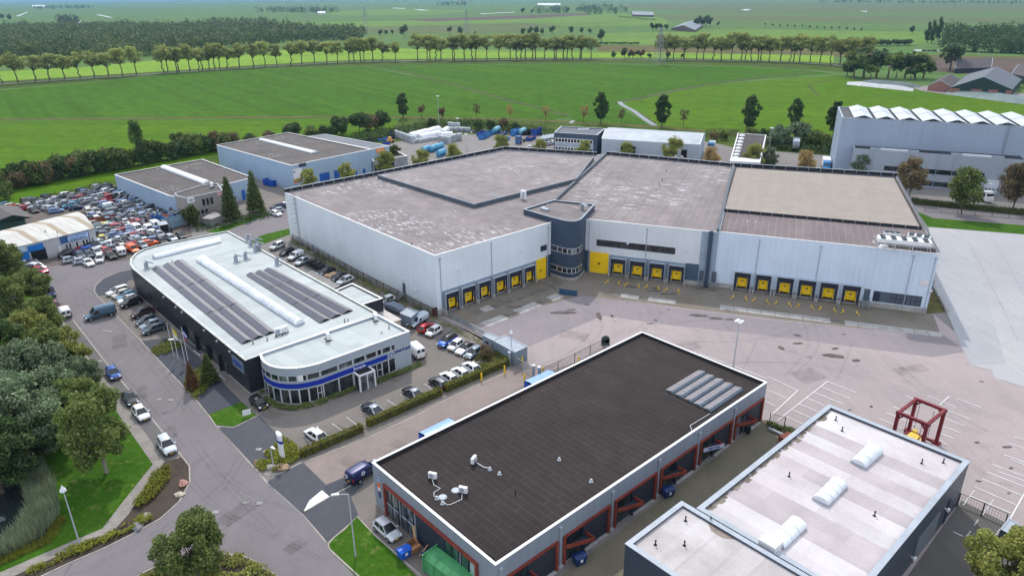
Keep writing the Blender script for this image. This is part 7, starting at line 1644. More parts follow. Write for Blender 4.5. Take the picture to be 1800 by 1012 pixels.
# avenue
ax_ = [-40, -18, 4, 32, 62, 87, 114, 141, 166, 191, 216, 240, 288, 295, 311, 315, 334, 350, 356, 369, 378, 387, 400, 421, 445, 467, 487, 512, 531, 553, 575, 594, 614, 623, 634, 640, 656, 672, 695, 735, 751, 756, 766, 776, 796, 799, 816, 830, 836, 857, 877, 897, 908, 916, 924, 936, 941, 957, 974, 978, 990, 997, 1006, 1019, 1022, 1039, 1160, 1172, 1183, 1203, 1224, 1236, 1253, 1267, 1286, 1303, 1310, 1320, 1332, 1337, 1352, 1372, 1388, 1394, 1406, 1423, 1441, 1459, 1476, 1494, 1507, 1520]
rl = [(-100, 152), (0, 148), (257, 131), (460, 117.5), (604, 109.5), (760, 106.5), (910, 105), (1100, 104), (1360, 108), (1463, 114), (1530, 118)]
def road_y(x):
    for a, c_ in zip(rl[:-1], rl[1:]):
        if x <= c_[0]: return a[1]+(c_[1]-a[1])*(x-a[0])/(c_[0]-a[0])
    return 118
for k, x in enumerate(ax_):
    where = 'left' if x < 260 else 'left centre' if x < 715 else 'right centre' if x < 1100 else 'right'
    tree('avenue', k % 5, L_ave, G2(x, road_y(x)-.4 + (.9 if k % 7 == 3 else 0)), 'olive crowned roadside tree in the %s stretch of the dike avenue' % where, 'tree', 'avenue trees along the dike road', s=rnd.uniform(1.2, 1.5)*(.98 if x < 700 else 1.05), zs=rnd.uniform(.98, 1.22)*(.98 if x < 700 else 1.08))
# far trees, one by one
gF = 'scattered trees on the far polder'
def fart(px, py, hpx, where, lm=L_far, wd=1.0, sd=None):
    p = G2(px, py); D = p.length; h = hpx*D/1232*1.02; s = h/13.0
    tree('far', (sd if sd is not None else int(px)) % 5, lm, p, 'dark tree standing %s' % where, 'tree', gF, s=s*wd, zs=s)
for q, w_ in ((((528, 66, 15), (538, 66, 18), (549, 66, 18), (562, 65, 17), (571, 65, 13), (582, 65, 17)), 'in the short row behind the avenue left of centre'), (((616, 64, 14), (626, 63, 7)), 'alone behind the avenue left of centre'), (((669, 63, 11), (679, 62, 9), (690, 63, 9)), 'in the low group of three behind the avenue'), (((711, 65, 22),), 'tall and alone behind the avenue centre'), (((790, 62, 13), (808, 63, 15), (835, 62, 6)), 'near the lattice mast behind the avenue'),
              (((919, 63, 14), (932, 63, 15), (943, 62, 14), (953, 62, 11)), 'in the row of four right of centre'), (((971, 60, 15), (1004, 61, 15), (1023, 60, 11), (1036, 60, 10)), 'singly behind the avenue right of centre'), (((1057, 74, 21),), 'tall at the end of the centre avenue'), (((1147, 54, 13), (1154, 54, 13), (1162, 54, 12), (1171, 54, 12)), 'in the clump left of the far barn'), (((1224, 48, 16), (1232, 48, 18), (1240, 48, 18), (1248, 47, 15), (1262, 47, 8)), 'in the clump right of the far barn'),
              (((1078, 104, 13),), 'at the gap in the avenue'), (((1098, 103, 18), (1106, 103, 12), (1120, 103, 13), (1141, 104, 11)), 'in the garden clump at the avenue gap'), (((1174, 103, 12),), 'beside the lattice mast at the avenue'), (((1603, 60, 12),), 'left of the three dark poplars'), (((919, 24, 10), (936, 24, 8), (997, 24, 10)), 'beside the block wood near the horizon'), (((1669, 124, 46),), 'tall and alone on the farm lawn'), (((5, 38, 10), (18, 37, 9)), 'near the left edge far away')):
    for px, py, h in q: fart(px, py, h, w_)
for px in (1112, 1127): fart(px, 103, 15, 'russet in the garden clump at the avenue gap', L_red)
fart(1199, 103, 9, 'russet and low by the avenue', L_red)
for k, (px, py, h, w_) in enumerate([(1500, 138, 40, 1.3), (1518, 136, 44, 1.4), (1540, 137, 40, 1.4), (1560, 138, 38, 1.3), (1575, 138, 26, 1.2), (1590, 138, 36, 1.3), (1608, 138, 38, 1.4), (1622, 138, 34, 1.3), (1488, 134, 22, 1.3), (1530, 140, 22, 1.5), (1600, 141, 18, 1.5), (1503, 114, 18, 1.2), (1516, 116, 20, 1.2)]):
    fart(px, py, h, 'dense in the farm garden grove', L_dark if k % 3 else L_mid, w_)
for k in range(24): fart(1088+k*2.75, 31+k*.22 + (.6 if k > 12 else 0), 2.6, 'small and clipped in the row along the far lane', L_dark, 1.2)
for k in range(14): fart(1345+k*13, 46+k*.62, 4.2, 'small and round in the row along the right hand lane', L_dark, 1.2)
for k in range(18): fart(1052+k*4.1+rnd.uniform(-1, 1), 79+rnd.uniform(-.4, .4), 4.5, 'low in the scrubby line behind the avenue', L_dark, 1.6)
for k in range(17): fart(1536+k*3.9, 81+rnd.uniform(-1, 1)-k*.06, 9, 'low in the thicket right of the avenue', L_dark, 1.5)
for px, py, s in ((1629, 76, 1.35), (1637, 77, 1.5), (1648, 73, 1.6)):
    p = G2(px, py); tree('poplar', 2, L_dark, p, 'slim dark poplar in the group of three at the right wood', 'tree', 'three dark poplars', s=s*1.1, rz=0)
# woods read as one mass
def wood(name, poly, n, h, lm, seed, label):
    rg = random.Random(seed); mb = MB(); P = [G2(x, y) for x, y in poly]
    x0, x1 = min(p.x for p in P), max(p.x for p in P); y0, y1 = min(p.y for p in P), max(p.y for p in P); c_ = 0
    while c_ < n:
        p = Vector((rg.uniform(x0, x1), rg.uniform(y0, y1))); ins = False
        for i in range(len(P)):
            a, b_ = P[i-1], P[i]
            if (a.y > p.y) != (b_.y > p.y) and p.x < (b_.x-a.x)*(p.y-a.y)/(b_.y-a.y)+a.x: ins = not ins
        if not ins: continue
        c_ += 1; s_ = rg.uniform(.6, 1.15) + (.35 if rg.random() < .12 else 0); hh = h*s_; r_ = h*.36*s_
        leaves(mb, [((p.x+rg.uniform(-1, 1)*r_*.5, p.y+rg.uniform(-1, 1)*r_*.5, hh*.45), (r_, r_, hh*.45)), ((p.x, p.y, hh*.78), (r_*.7, r_*.7, hh*.25))], 62, h*.16, rg, .75, .4)
    o = mb.build(name, lm); tag(o, label, 'wood', None, 'stuff'); return o
W_l = leafm('wood_leaves', C(60, 74, 44), C(78, 90, 52), C(104, 110, 66), .2, .035)
wood('woodland', [(-120, 110), (0, 106), (120, 105), (240, 104), (262, 100), (330, 92), (420, 84), (520, 75), (640, 70), (640, 60), (560, 56), (430, 48), (300, 52), (150, 50), (0, 54), (-120, 60)], 3000, 15, W_l, 3, 'broad dark wood stretching behind the left avenue')
wood('woodland', [(1655, 88), (1720, 92), (1860, 98), (1880, 64), (1760, 58), (1660, 60)], 330, 14, L_dark, 4, 'dark wood on the water edge at the right')
wood('woodland', [(455, 66), (520, 67), (524, 56), (480, 52), (450, 56)], 60, 17, W_l, 5, 'rounded wood rising behind the left avenue')
wood('horizon_trees', [(300, 4.5), (700, 3.5), (1100, 1.5), (1300, .5), (1800, -4), (1800, -5), (1000, .5), (300, 3.3)], 420, 16, L_far, 6, 'hazy blue tree belt along the horizon')
wood('horizon_trees', [(1440, 5), (1640, 7), (1830, 9), (1830, 5), (1600, 4), (1440, 3)], 160, 14, L_far, 8, 'hazy tree strip near the right horizon')
for q, n, h, lab in ([(943, 24), (998, 24), (998, 22), (943, 22)], 20, 21, 'block of dark wood near the horizon right of centre'), ([(1010, 27), (1100, 28), (1108, 20), (1060, 15), (1014, 17)], 60, 20, 'large far grove with farm roofs right of centre'), ([(444, 23), (522, 23), (600, 23), (594, 20.5), (520, 21), (446, 21)], 60, 21, 'long far wood strip left of centre'), ([(373, 42), (476, 42), (480, 38), (376, 38)], 40, 13, 'tree line beyond the left wood'), ([(58, 17), (165, 15.5), (165, 14), (58, 15)], 60, 20, 'hazy wood strip at the far left'), ([(100, 41), (138, 41), (136, 38), (102, 38)], 26, 19, 'dark clump behind the left wood'), ([(768, 10.5), (820, 10.5), (818, 9.5), (770, 9.5)], 24, 24, 'small grove near the horizon'):
    wood('far_grove', q, n, h, L_far, n, lab)
# low planting
def cover(name, px, n, h, size, lm, label, seed=1, blade=False, z0=.05):
    rg = random.Random(seed); P = [G2(x, y) for x, y in px]; mb = MB()
    x0, x1 = min(p.x for p in P), max(p.x for p in P); y0, y1 = min(p.y for p in P), max(p.y for p in P); c_ = 0
    while c_ < n:
        p = Vector((rg.uniform(x0, x1), rg.uniform(y0, y1))); ins = False
        for i in range(len(P)):
            a, b_ = P[i-1], P[i]
            if (a.y > p.y) != (b_.y > p.y) and p.x < (b_.x-a.x)*(p.y-a.y)/(b_.y-a.y)+a.x: ins = not ins
        if not ins: c_ += .02; continue
        nz = noise.noise(Vector((p.x*.6, p.y*.6, seed)))
        if nz < -.28 and not blade: c_ += .3; continue
        c_ += 1
        if blade:
            hh = h*rg.uniform(.5, 1.15); a = rg.random()*6.28; w_ = size; l_ = Vector((math.cos(a), math.sin(a)))*hh*.35; u = Vector((-math.sin(a), math.cos(a)))*w_*.5; i = len(mb.v)
            mb.v += [(p.x-u.x, p.y-u.y, z0), (p.x+u.x, p.y+u.y, z0), (p.x+l_.x, p.y+l_.y, z0+hh)]; mb.f.append((i, i+1, i+2)); mb.m.append(0)
        else:
            zz = z0+h*(.45+.55*(nz+.5))*rg.random()**.5
            leaves(mb, [((p.x, p.y, zz), (.18, .18, .12))], 2, size, rg, .2, .8)
    o = mb.build(name, lm); tag(o, label, 'planting', None, 'stuff'); return o
cover('reeds', [(22, 800), (60, 790), (97, 850), (106, 910), (74, 948), (0, 985), (-60, 1010), (-60, 985), (0, 958), (32, 934), (50, 900), (44, 862), (20, 822)], 11000, 1.8, .1, L_reed, 'grey green reeds round the dark pond', 1, True)
cover('bank_grass', [(74, 948), (106, 905), (118, 915), (90, 955), (0, 995), (-40, 1010), (-40, 1000), (0, 982)], 2500, .6, .07, L_shrub, 'rough grass between reeds and lawn', 2, True)
cover('low_shrubs', [(272, 830), (298, 822), (300, 842), (270, 880), (245, 895), (235, 892), (255, 862)], 1100, .9, .24, L_shrub, 'green low shrubs on the soil bed by the path', 3)
cover('low_shrubs', [(230, 918), (258, 905), (270, 912), (236, 932), (200, 948), (150, 972), (128, 978), (80, 1000), (48, 1012), (48, 1004), (130, 964), (180, 945)], 1100, .7, .22, L_shrub, 'green low shrubs along the kerb of the soil bed', 4)
cover('low_shrubs', [(244, 1010), (272, 998), (330, 983), (395, 976), (424, 978), (446, 988), (470, 1001), (486, 1016), (480, 1050), (260, 1050)], 2600, .7, .24, L_olive, 'flowering low shrubs on the bottom traffic bed', 5)
cover('low_shrubs', [(450, 822), (453, 810), (470, 795), (497, 772), (512, 778), (528, 792), (529, 806), (492, 828), (470, 831), (456, 829)], 2200, .8, .2, L_shrub, 'yellow green shrubs round the pylon sign', 6)
cover('low_shrubs', [(264, 616), (284, 601), (310, 597), (324, 606), (318, 614), (290, 624), (274, 627)], 900, .6, .2, L_shrub, 'green shrubs in the first slate bed', 7)
cover('low_shrubs', [(322, 678), (332, 655), (352, 645), (378, 662), (366, 684), (348, 706), (336, 698)], 1300, .8, .2, L_shrub, 'green shrubs under the flagpole lamp', 8)
cover('low_shrubs', [(832, 636), (850, 622), (868, 622), (892, 634), (880, 645), (862, 652), (845, 655)], 1100, .7, .2, L_olive, 'bronze and green shrubs behind the three white hatchbacks', 9)
cover('border_grass', [(456, 690), (462, 687), (474, 703), (494, 713), (515, 716), (545, 710), (628, 681), (630, 685), (560, 714), (520, 723), (490, 720), (470, 710)], 1500, .6, .2, L_mid, 'green border at the foot of the showroom glass', 10)
cover('border_grass', [(654, 672), (722, 646), (738, 638), (742, 642), (724, 652), (660, 678)], 800, .7, .2, L_mid, 'green border at the right end of the showroom', 11)
cover('border_grass', [(770, 560), (850, 600), (860, 605), (848, 608), (780, 575), (700, 535), (640, 500), (640, 492)], 900, .3, .2, L_olive, 'weeds along the foot of the warehouse fence', 12)
cover('border_grass', [(515, 421), (640, 490), (766, 553), (760, 558), (630, 500), (512, 428)], 1500, .35, .25, L_olive, 'rough grass strip along the white warehouse wall', 13)
cover('border_grass', [(1345, 742), (1378, 752), (1398, 760), (1390, 766), (1350, 752)], 350, .8, .2, L_con, 'weeds at the end of the workshop yard', 14)
for nm, px, n, h, sz, lm, lab, sd in (('bank_scrub', [(590, 250), (690, 229), (760, 217), (830, 214), (890, 222), (975, 232), (975, 236), (890, 231), (820, 226), (765, 225), (700, 240), (600, 256)], 2600, 2.2, .7, L_dark, 'dark scrub along the canal behind the yards', 15), ('bank_scrub', [(700, 226), (760, 214), (850, 213), (960, 222), (960, 227), (860, 220), (760, 220)], 1200, 1.6, .6, L_mid, 'lighter scrub on the canal bank', 16), ('bank_scrub', [(1230, 242), (1295, 240), (1300, 232), (1245, 232)], 500, 2.2, .6, L_mid, 'scrub beside the pale metal hall', 17), ('bank_scrub', [(1335, 262), (1475, 276), (1478, 262), (1340, 248)], 1600, 2.6, .7, L_dark, 'dark scrub behind the white box trailer', 18), ('bank_scrub', [(0, 372), (60, 352), (190, 322), (196, 330), (60, 362), (0, 384)], 1400, 1.2, .5, L_mid, 'green bank between scrapyard and hedge', 19), ('bank_scrub', [(340, 395), (395, 388), (480, 372), (478, 382), (400, 402), (345, 408)], 900, 1.0, .4, L_dark, 'low hedge growth along the upper street', 20)):
    cover(nm, px, n, h, sz, lm, lab, sd)
def hedge(a, c_, wd, h, lm, label, dens=70, size=.2):
    p, q = G2(*a), G2(*c_); d = (q-p); L = d.length; rz = math.atan2(d.y, d.x); rg = random.Random(int(a[0]))
    t = thing('hedge', label, 'hedge', (p.x, p.y, 0), rz); mb = MB(); n = int(L*dens)
    for _ in range(n):
        u = rg.random(); f = rg.choice('ttsse') if L > 4 else 't'
        x = rg.random()*L; y = rg.uniform(-wd/2, wd/2); zz = rg.random()*h; ww = .06*math.sin(x*2.1)+.04*math.sin(x*5)
        pt = (x, y, h+ww) if f == 't' else (x, math.copysign(wd/2+ww, y), zz) if f == 's' else (0 if u < .5 else L, y, zz)
        leaves(mb, [(pt, (.08, .08, .08))], 1, size, rg, .2, .5)
    mb.build('foliage', lm, t); mb = MB(); mb.box(.1, L-.1, -wd/2+.12, wd/2-.12, .02, h-.14); mb.build('core', M('hedge_core', C(70, 72, 34), .9, .3, 2.0), t)
hedge((531, 803), (637, 757), 1.1, 1.25, L_hedge, 'clipped hedge nearest the pylon sign'); hedge((647, 749), (774, 693), 1.1, 1.25, L_hedge, 'clipped hedge along the middle of the dealership lot'); hedge((783, 688), (892, 641), 1.1, 1.3, L_hedge, 'clipped hedge behind the three white hatchbacks')
hedge((893, 641), (866, 616), .8, 1.0, L_hedge, 'short clipped hedge by the guard cabin')
hedge((1602, 358), (1830, 381), 1.6, 1.6, L_dark, 'dark hedge along the side road before the loading wing', 60, .3)
# boulders
gR = 'boulders on the planting beds'
for px, py, s, col, lab in ((455, 817, .75, C(128, 104, 92), 'brown boulder at the tip of the pylon bed'), (476, 822, .6, C(170, 166, 160), 'pale grey boulder in the pylon bed'), (498, 823, .85, C(168, 140, 116), 'tan flat boulder at the kerb of the pylon bed'), (470, 795, .5, C(170, 150, 146), 'small pinkish boulder on the pylon bed'), (322, 852, .65, C(170, 128, 114), 'salmon boulder on the soil bed by the kerb'), (316, 871, .55, C(190, 180, 160), 'cream boulder on the soil bed by the kerb'), (257, 911, .7, C(150, 146, 130), 'grey boulder among shrubs on the soil bed'), (242, 927, .7, C(130, 130, 134), 'blue grey boulder at the kerb of the soil bed'), (409, 980, .4, C(160, 130, 116), 'small boulder on the bottom traffic bed')):
    mb = MB(); rg = random.Random(int(px)); n = 9; vs = []; fs = []
    for i in range(6):
        for j in range(n): th_, ph = math.pi*(i+.3)/5.8, 2*math.pi*j/n; f = 1+.55*noise.noise(Vector((px+math.cos(ph)*2, py+math.sin(ph)*2, i*.7))); vs.append((1.2*f*s*math.sin(th_)*math.cos(ph), .85*f*s*math.sin(th_)*math.sin(ph), .22*s+.5*f*s*math.cos(th_)))
    fs = [(i*n+j, (i+1)*n+j, (i+1)*n+(j+1) % n, i*n+(j+1) % n) for i in range(5) for j in range(n)] + [tuple(range(n-1, -1, -1))]
    mb.add(vs, fs); p = G2(px, py); o = mb.build('boulder', M('boulder_%s' % lab.split()[0], col, .85, .25, 3.0), smooth=50); o.location = (p.x, p.y, .05); o.rotation_euler = (0, 0, rg.random()*6); tag(o, lab, 'boulder', gR)
# ---------------------------------------------------------------- street furniture and loose things
def put(t, px, py, rz=0.0, zz=0.0):
    p = G2(px, py); t.location = (p.x, p.y, zz); t.rotation_euler = (0, 0, rz); return t
def lamp(px, py, h, lab, arm=0.0, rz=0.0, head='arm'):
    t = put(thing('street_lamp', lab, 'street lamp'), px, py, rz); mb = MB(); mb.tube([(0, 0, 0), (0, 0, h*.3), (0, 0, h)], [.1, .08, .055], 8)
    if arm: mb.tube([(0, 0, h-.03), (-arm, 0, h+.18)], .045, 6)
    mb.build('pole', M('lamp_pole_grey', C(176, 182, 188), .45, .1, 1), t, 50)
    mb = MB()
    if head == 'arm': mb.add([(-arm-.75, -.1, h+.2), (-arm+.05, -.16, h+.13), (-arm+.05, .16, h+.13), (-arm-.75, .1, h+.2), (-arm-.75, -.1, h+.33), (-arm+.05, -.16, h+.3), (-arm+.05, .16, h+.3), (-arm-.75, .1, h+.33)], [(0, 3, 2, 1), (4, 5, 6, 7), (0, 1, 5, 4), (1, 2, 6, 5), (2, 3, 7, 6), (3, 0, 4, 7)])
    else: mb.lathe([(.1, h-.1), (.34, h+.05), (.3, h+.3), (.12, h+.55), (.04, h+.8)], 12)
    mb.build('lamp_head', m_white, t, 40); return t
lamp(142.6, 962.7, 8.0, 'tall post-top street lamp on the path beside the park lawn', head='post'); lamp(625.5, 978.2, 8.7, 'tall street lamp with arm on the lawn by the workshop building', 1.0, .25); lamp(334, 676, 8.2, 'street lamp with arm among shrubs by the flagpoles', 1.0, .3); lamp(1721, 369, 7.5, 'street lamp on the verge by the white lorry', 1.0, 2.8); lamp(250, 437, 8.0, 'thin lamp post standing in the scrapyard', .5, 1.0); lamp(316, 831, 1.6, 'tiny path lamp at the kerb', 0, 0, 'post') if False else None
lamp(481.5, 823, 3.4, 'short white lamp among the shrubs of the pylon bed', .4, 2.4); lamp(899, 632, 5.0, 'slim lamp by the gate and guard cabin', 0, 0, 'post')
def mast(px, py, h, lab):
    t = put(thing('floodlight_mast', lab, 'light mast'), px, py); MB().tube([(0, 0, 0), (0, 0, h)], [.14, .07], 8).build('pole', M('lamp_pole_grey', C(176, 182, 188), .45, .1, 1), t, 50)
    for a in (0, 1.6, 3.14, 4.7): mb = MB(); mb.box(.25, .75, -.25, .25, h-.05, h+.15, 0, Matrix.Rotation(a, 4, 'Z')); mb.box(0, .3, -.04, .04, h-.02, h+.04, 0, Matrix.Rotation(a, 4, 'Z')); mb.build('floodlight', m_white, t)
mast(1289, 646.5, 8.6, 'light mast with four floodlights on the pink yard'); mast(772, 224, 14.5, 'very tall light mast in the back yard against the meadow'); mast(805, 236, 7, 'thin mast among the crates of the back yard'); mast(1351, 268, 9.5, 'blue grey mast behind the dark-roofed block'); mast(820, 262, 6, 'thin mast on the open ground of the back yard')
def flag(px, py, h, lab, cols):
    t = put(thing('flagpole', lab, 'flagpole'), px, py, .4); MB().tube([(0, 0, 0), (0, 0, h)], [.07, .035], 8).build('pole', m_white, t, 50)
    if cols:
        mb = MB(); n = len(cols)
        for k in range(n):
            for j in range(4):
                f = lambda u, v: (.06+u*.5, .12*math.sin(u*5+v*2), h-.4-v*1.7-u*.9)
                u0, u1, v0, v1 = j/4, (j+1)/4, k/n, (k+1)/n; mb.add([f(u0, v0), f(u1, v0), f(u1, v1), f(u0, v1)], [(0, 1, 2, 3)], k)
        mb.build('flag', [M('flag_%d%d%d' % tuple(int(q*99) for q in c_), c_, .7, .1, 2) for c_ in cols], t, True)
flag(305.6, 626, 6.5, 'bare flagpole left of the yellow flag', None); flag(314, 632, 6.5, 'flagpole with hanging yellow and white flag', [C(216, 190, 60), C(220, 206, 110), C(236, 236, 236)]); flag(331, 634, 6.5, 'flagpole with hanging blue white and red flag', [C(50, 84, 170), C(228, 230, 236), C(60, 110, 190), C(200, 90, 90)])
t = put(thing('pylon_sign', 'white pylon sign with blue band on the shrub bed at the dealership entrance', 'sign'), 497, 806, -.9)
mb = MB(); mb.prism([(.75*math.cos(a), .3*math.sin(a)) for a in [k*math.pi/8 for k in range(16)]], .15, 4.1); mb.build('sign_body', m_white, t, 50)
mb = MB(); mb.prism([(.765*math.cos(a), .31*math.sin(a)) for a in [k*math.pi/8 for k in range(16)]], 2.75, 3.2); mb.build('blue_band', band, t, 50); mb = MB(); mb.prism([(.7*math.cos(a), .28*math.sin(a)) for a in [k*math.pi/8 for k in range(16)]], 0, .15); mb.build('base', m_ink, t)
mb = MB(); mb.box(-1.05, -.7, -.15, .15, 2.7, 3.2); mb.build('side_lamp', m_ink, t)
t = put(thing('notice_board', 'small white notice board on the lawn corner by the black car', 'sign'), 435, 733, .5); MB().box(-.6, .6, -.03, .03, .4, 1.3).build('board', m_white, t); mb = MB(); mb.box(-.55, -.47, -.03, .03, 0, .4); mb.box(.47, .55, -.03, .03, 0, .4); mb.build('post', m_steel, t)
def fence(pts, h, lab, step=2.6, mat=None, bar=.16, post=.05, cat='fence', rail=True, br=.008):
    P = [G2(*p) for p in pts]; t = thing('fence', lab, cat, (P[0].x, P[0].y, 0)); o = P[0]; pm = MB(); rm = MB(); wm = MB()
    for a, c_ in zip(P[:-1], P[1:]):
        d = c_-a; L = d.length; d /= L; a = a-o; n = max(1, int(L/step))
        for k in range(n+1): q = a+d*(L*k/n); pm.box(q.x-post, q.x+post, q.y-post, q.y+post, 0, h+.05)
        e = a+d*L
        for zz in (h, .15): rm.bar((a.x, a.y, zz), (e.x, e.y, zz), .05, .05)
        k = bar
        while k < L: q = a+d*k; wm.box(q.x-br, q.x+br, q.y-br, q.y+br, .1, h); k += bar
        for zz in [.4*j for j in range(1, int(h/.4))]: wm.bar((a.x, a.y, zz), (e.x, e.y, zz), .012, .012)
    pm.build('posts', mat or m_steel, t)['kind'] = 'stuff'; rm.build('rails', mat or m_steel, t); wm.build('mesh_wires', mat or m_steel, t)
    return t
f_dk = M('dark_green_fence', C(62, 74, 70), .6)
fence([(897, 640), (939, 663)], 1.9, 'grey sliding gate between guard cabin and lane', 2.5, m_steel, .14, .05, 'gate', br=.012)
for px, py in ((896, 640), (938, 664), (947.5, 667)): t = put(thing('gate_post', 'thick grey gate post with white cap at the %s of the sliding gate' % {896: 'cabin end', 938: 'lane end', 947.5: 'far side'}[px], 'gate post'), px, py); MB().box(-.22, .22, -.22, .22, 0, 2.3).build('post', m_vent, t); MB().box(-.25, .25, -.25, .25, 2.3, 2.42).build('cap', m_white, t)
fence([(950, 668), (1010, 639), (1063, 612)], 2.0, 'dark wire fence behind the brown roof along the yard', 3.2, f_dk)
fence([(515, 424), (560, 449), (640, 495), (768, 561)], 2.0, 'wire fence along the foot of the white warehouse wing', 2.6, f_dk, .25)
fence([(1682, 890), (1724, 908), (1764, 927)], 2.0, 'dark wire fence behind the rear hall', 5, f_dk, .3)
t = fence([(790, 558), (850, 590)], 1.1, 'grey steel crash barrier beside the dock apron', 2.4, m_steel, 5); P = [G2(790, 558), G2(850, 590)]; d = P[1]-P[0]; mb = MB()
for zz in (.45, .75, 1.05): mb.bar((0, 0, zz), (d.x, d.y, zz), .08, .2)
mb.build('barrier_beam', m_steel, t)
t = fence([(943, 494), (990, 515)], 1.0, 'low rail at the ramp beside the stair tower', 2.0, m_steel, 4); t2 = put(thing('barrier_board', 'blue board at the end of the ramp rail', 'board'), 998, 519, -.35); MB().box(-2.0, 2.0, -.05, .05, .1, 1.3).build('board', M('barrier_blue', C(52, 82, 112), .5), t2); MB().box(-2.0, -1.9, -.08, .08, 0, 1.35).build('post', m_steel, t2)
fence([(470, 386), (345, 405)], 1.2, 'dark hedge fence on the upper street', 2.5, f_dk, .3) if False else None
fence([(1352, 745), (1378, 752)], 1.8, 'wire fence at the end of the workshop yard', 2.4, f_dk, .25)
fence([(1625, 372), (1900, 394)], 1.0, 'thin wire fence on the verge by the side road', 4, f_dk, .6)
mb = MB(); ribbon(mb, [(1640, 505), (1654, 530), (1664, 549)], .5, 0, .7); o = mb.build('concrete_barrier', m_slab); tag(o, 'long white concrete barrier beside the right warehouse corner', 'barrier')
gY = 'yellow bollards round the gate'
for px, py, lab in ((918, 641, 'yellow bollard behind the sliding gate'), (887, 657, 'yellow bollard at the end of the clipped hedge'), (846.5, 670, 'yellow bollard standing in front of the clipped hedge'), (922, 672, 'yellow bollard in front of the gate by the blue skip'), (954, 660, 'yellow bollard beyond the gate on the yard'), (1017, 640, 'yellow bollard half hidden by the brown roof')):
    t = put(thing('bollard', lab, 'bollard', group=gY), px, py); MB().tube([(0, 0, 0), (0, 0, 1.5)], .14, 10).build('bollard_post', m_yel, t, 50); MB().lathe([(.14, 1.5), (.11, 1.56), (.03, 1.6)], 10).build('bollard_cap', m_yel, t, 50)
def skip2(px, py, lab):
    t = pose(thing('waste_skip', lab, 'skip', group='blue skips behind the brown roof'), px, py, 40, -20); L, W, H = 5.6, 2.0, 1.5; b_ = M('skip_blue', C(26, 80, 176), .5, .15, .8)
    mb = MB(); mb.add([(-L/2, -W/2, 0), (L/2, -W/2, 0), (L/2, W/2, 0), (-L/2, W/2, 0), (-L/2, -W/2, H), (L/2, -W/2, H), (L/2, W/2, H), (-L/2, W/2, H)], [(0, 1, 5, 4), (1, 2, 6, 5), (2, 3, 7, 6), (3, 0, 4, 7), (0, 3, 2, 1)]); mb.build('skip_body', b_, t)
    mb = MB()
    for s_ in (-1, 1): mb.add([(-L/2+.2, 0, H+.16), (L/2-.2, 0, H+.16), (L/2-.2, s_*W/2, H+.02), (-L/2+.2, s_*W/2, H+.02)], [(0, 1, 2, 3)])
    mb.build('lid', M('skip_lid', C(140, 176, 228), .4, .1, .8), t)
skip2(772, 768, 'blue skip with pale lid beside the middle of the brown roof'); skip2(951, 678, 'blue skip with pale lid by the sliding gate')
# bins
def bin4(px, py, rz, lab, col, grp):
    t = put(thing('wheeled_bin', lab, 'bin', group=grp), px, py, rz, .06); mb = MB(); mb.add([(-.6, -.42, .15), (.6, -.42, .15), (.6, .42, .15), (-.6, .42, .15), (-.72, -.55, 1.15), (.72, -.55, 1.15), (.72, .55, 1.15), (-.72, .55, 1.15)], [(0, 3, 2, 1), (4, 5, 6, 7), (0, 1, 5, 4), (1, 2, 6, 5), (2, 3, 7, 6), (3, 0, 4, 7)]); mb.build('bin_body', col, t)
    mb = MB(); vs = [(s_*.74, -.57+1.14*k/6, 1.16+.22*math.sin(math.pi*k/6)) for k in range(7) for s_ in (-1, 1)]; mb.add(vs, [(2*k, 2*k+1, 2*k+3, 2*k+2) for k in range(6)] + [tuple(2*k for k in range(7)), tuple(2*k+1 for k in range(6, -1, -1))]); mb.build('lid', col, t, 40)
    for x in (-.5, .5):
        for y in (-.35, .35): MB().tube([(x, y-.03, .09), (x, y+.03, .09)], .09, 8).build('wheel', m_tyre, t)
    MB().box(-.16, .16, -.53, -.5, .55, .95).build('sticker', m_white, t); return t
bb = M('bin_blue', C(24, 92, 200), .4, .08, 1); bn = M('bin_navy', C(28, 52, 104), .4, .08, 1); gN = 'bins at the workshop building'
bin4(711, 979, .75, 'bright blue wheeled bin with white sticker behind the grey hatchback', bb, gN); bin4(1018, 990, .5, 'navy wheeled bin at the near workshop door', bn, gN); bin4(1173, 872, .5, 'navy wheeled bin at the middle workshop door', bn, gN)
t = put(thing('litter_bin', 'small black bin at the far workshop door', 'bin'), 1315, 762, .4); MB().lathe([(.26, 0), (.34, .95)], 10).build('bin_body', m_black, t, 40); MB().lathe([(.36, .95), (.3, 1.05), (.1, 1.1)], 10).build('lid', m_ink, t, 40)
cbd = M('cardboard', C(168, 122, 84), .8, .2, 2.0)
t = put(thing('cardboard_box', 'open brown cardboard box stack behind the blue bin', 'box'), 725, 968, .7); mb = MB(); mb.box(-.6, .6, -.5, .5, 0, .04); mb.box(-.6, .6, -.5, -.46, .04, 1.3); mb.box(-.6, .6, .46, .5, .04, 1.3); mb.box(-.6, -.56, -.46, .46, .04, 1.3); mb.box(.56, .6, -.46, .46, .04, 1.3); mb.build('box_walls', cbd, t); mb = MB(); mb.bar((-.6, -.75, 1.15), (.6, -.75, 1.15), .5, .03); mb.bar((-.85, -.45, 1.2), (-.85, .45, 1.2), .5, .03); mb.build('box_flap', cbd, t)
t = put(thing('plank', 'long pale plank leaning on the wall behind the cardboard box', 'plank'), 731, 962, .75); mb = MB(); mb.bar((0, 0, 0), (.25, .5, 2.7), .45, .06); mb.build('plank_board', M('pale_wood', C(186, 150, 112), .8, .2, 2), t); mb = MB(); mb.bar((.02, -.05, .5), (.1, .1, .9), .3, .02); mb.build('plank_label', cbd, t)
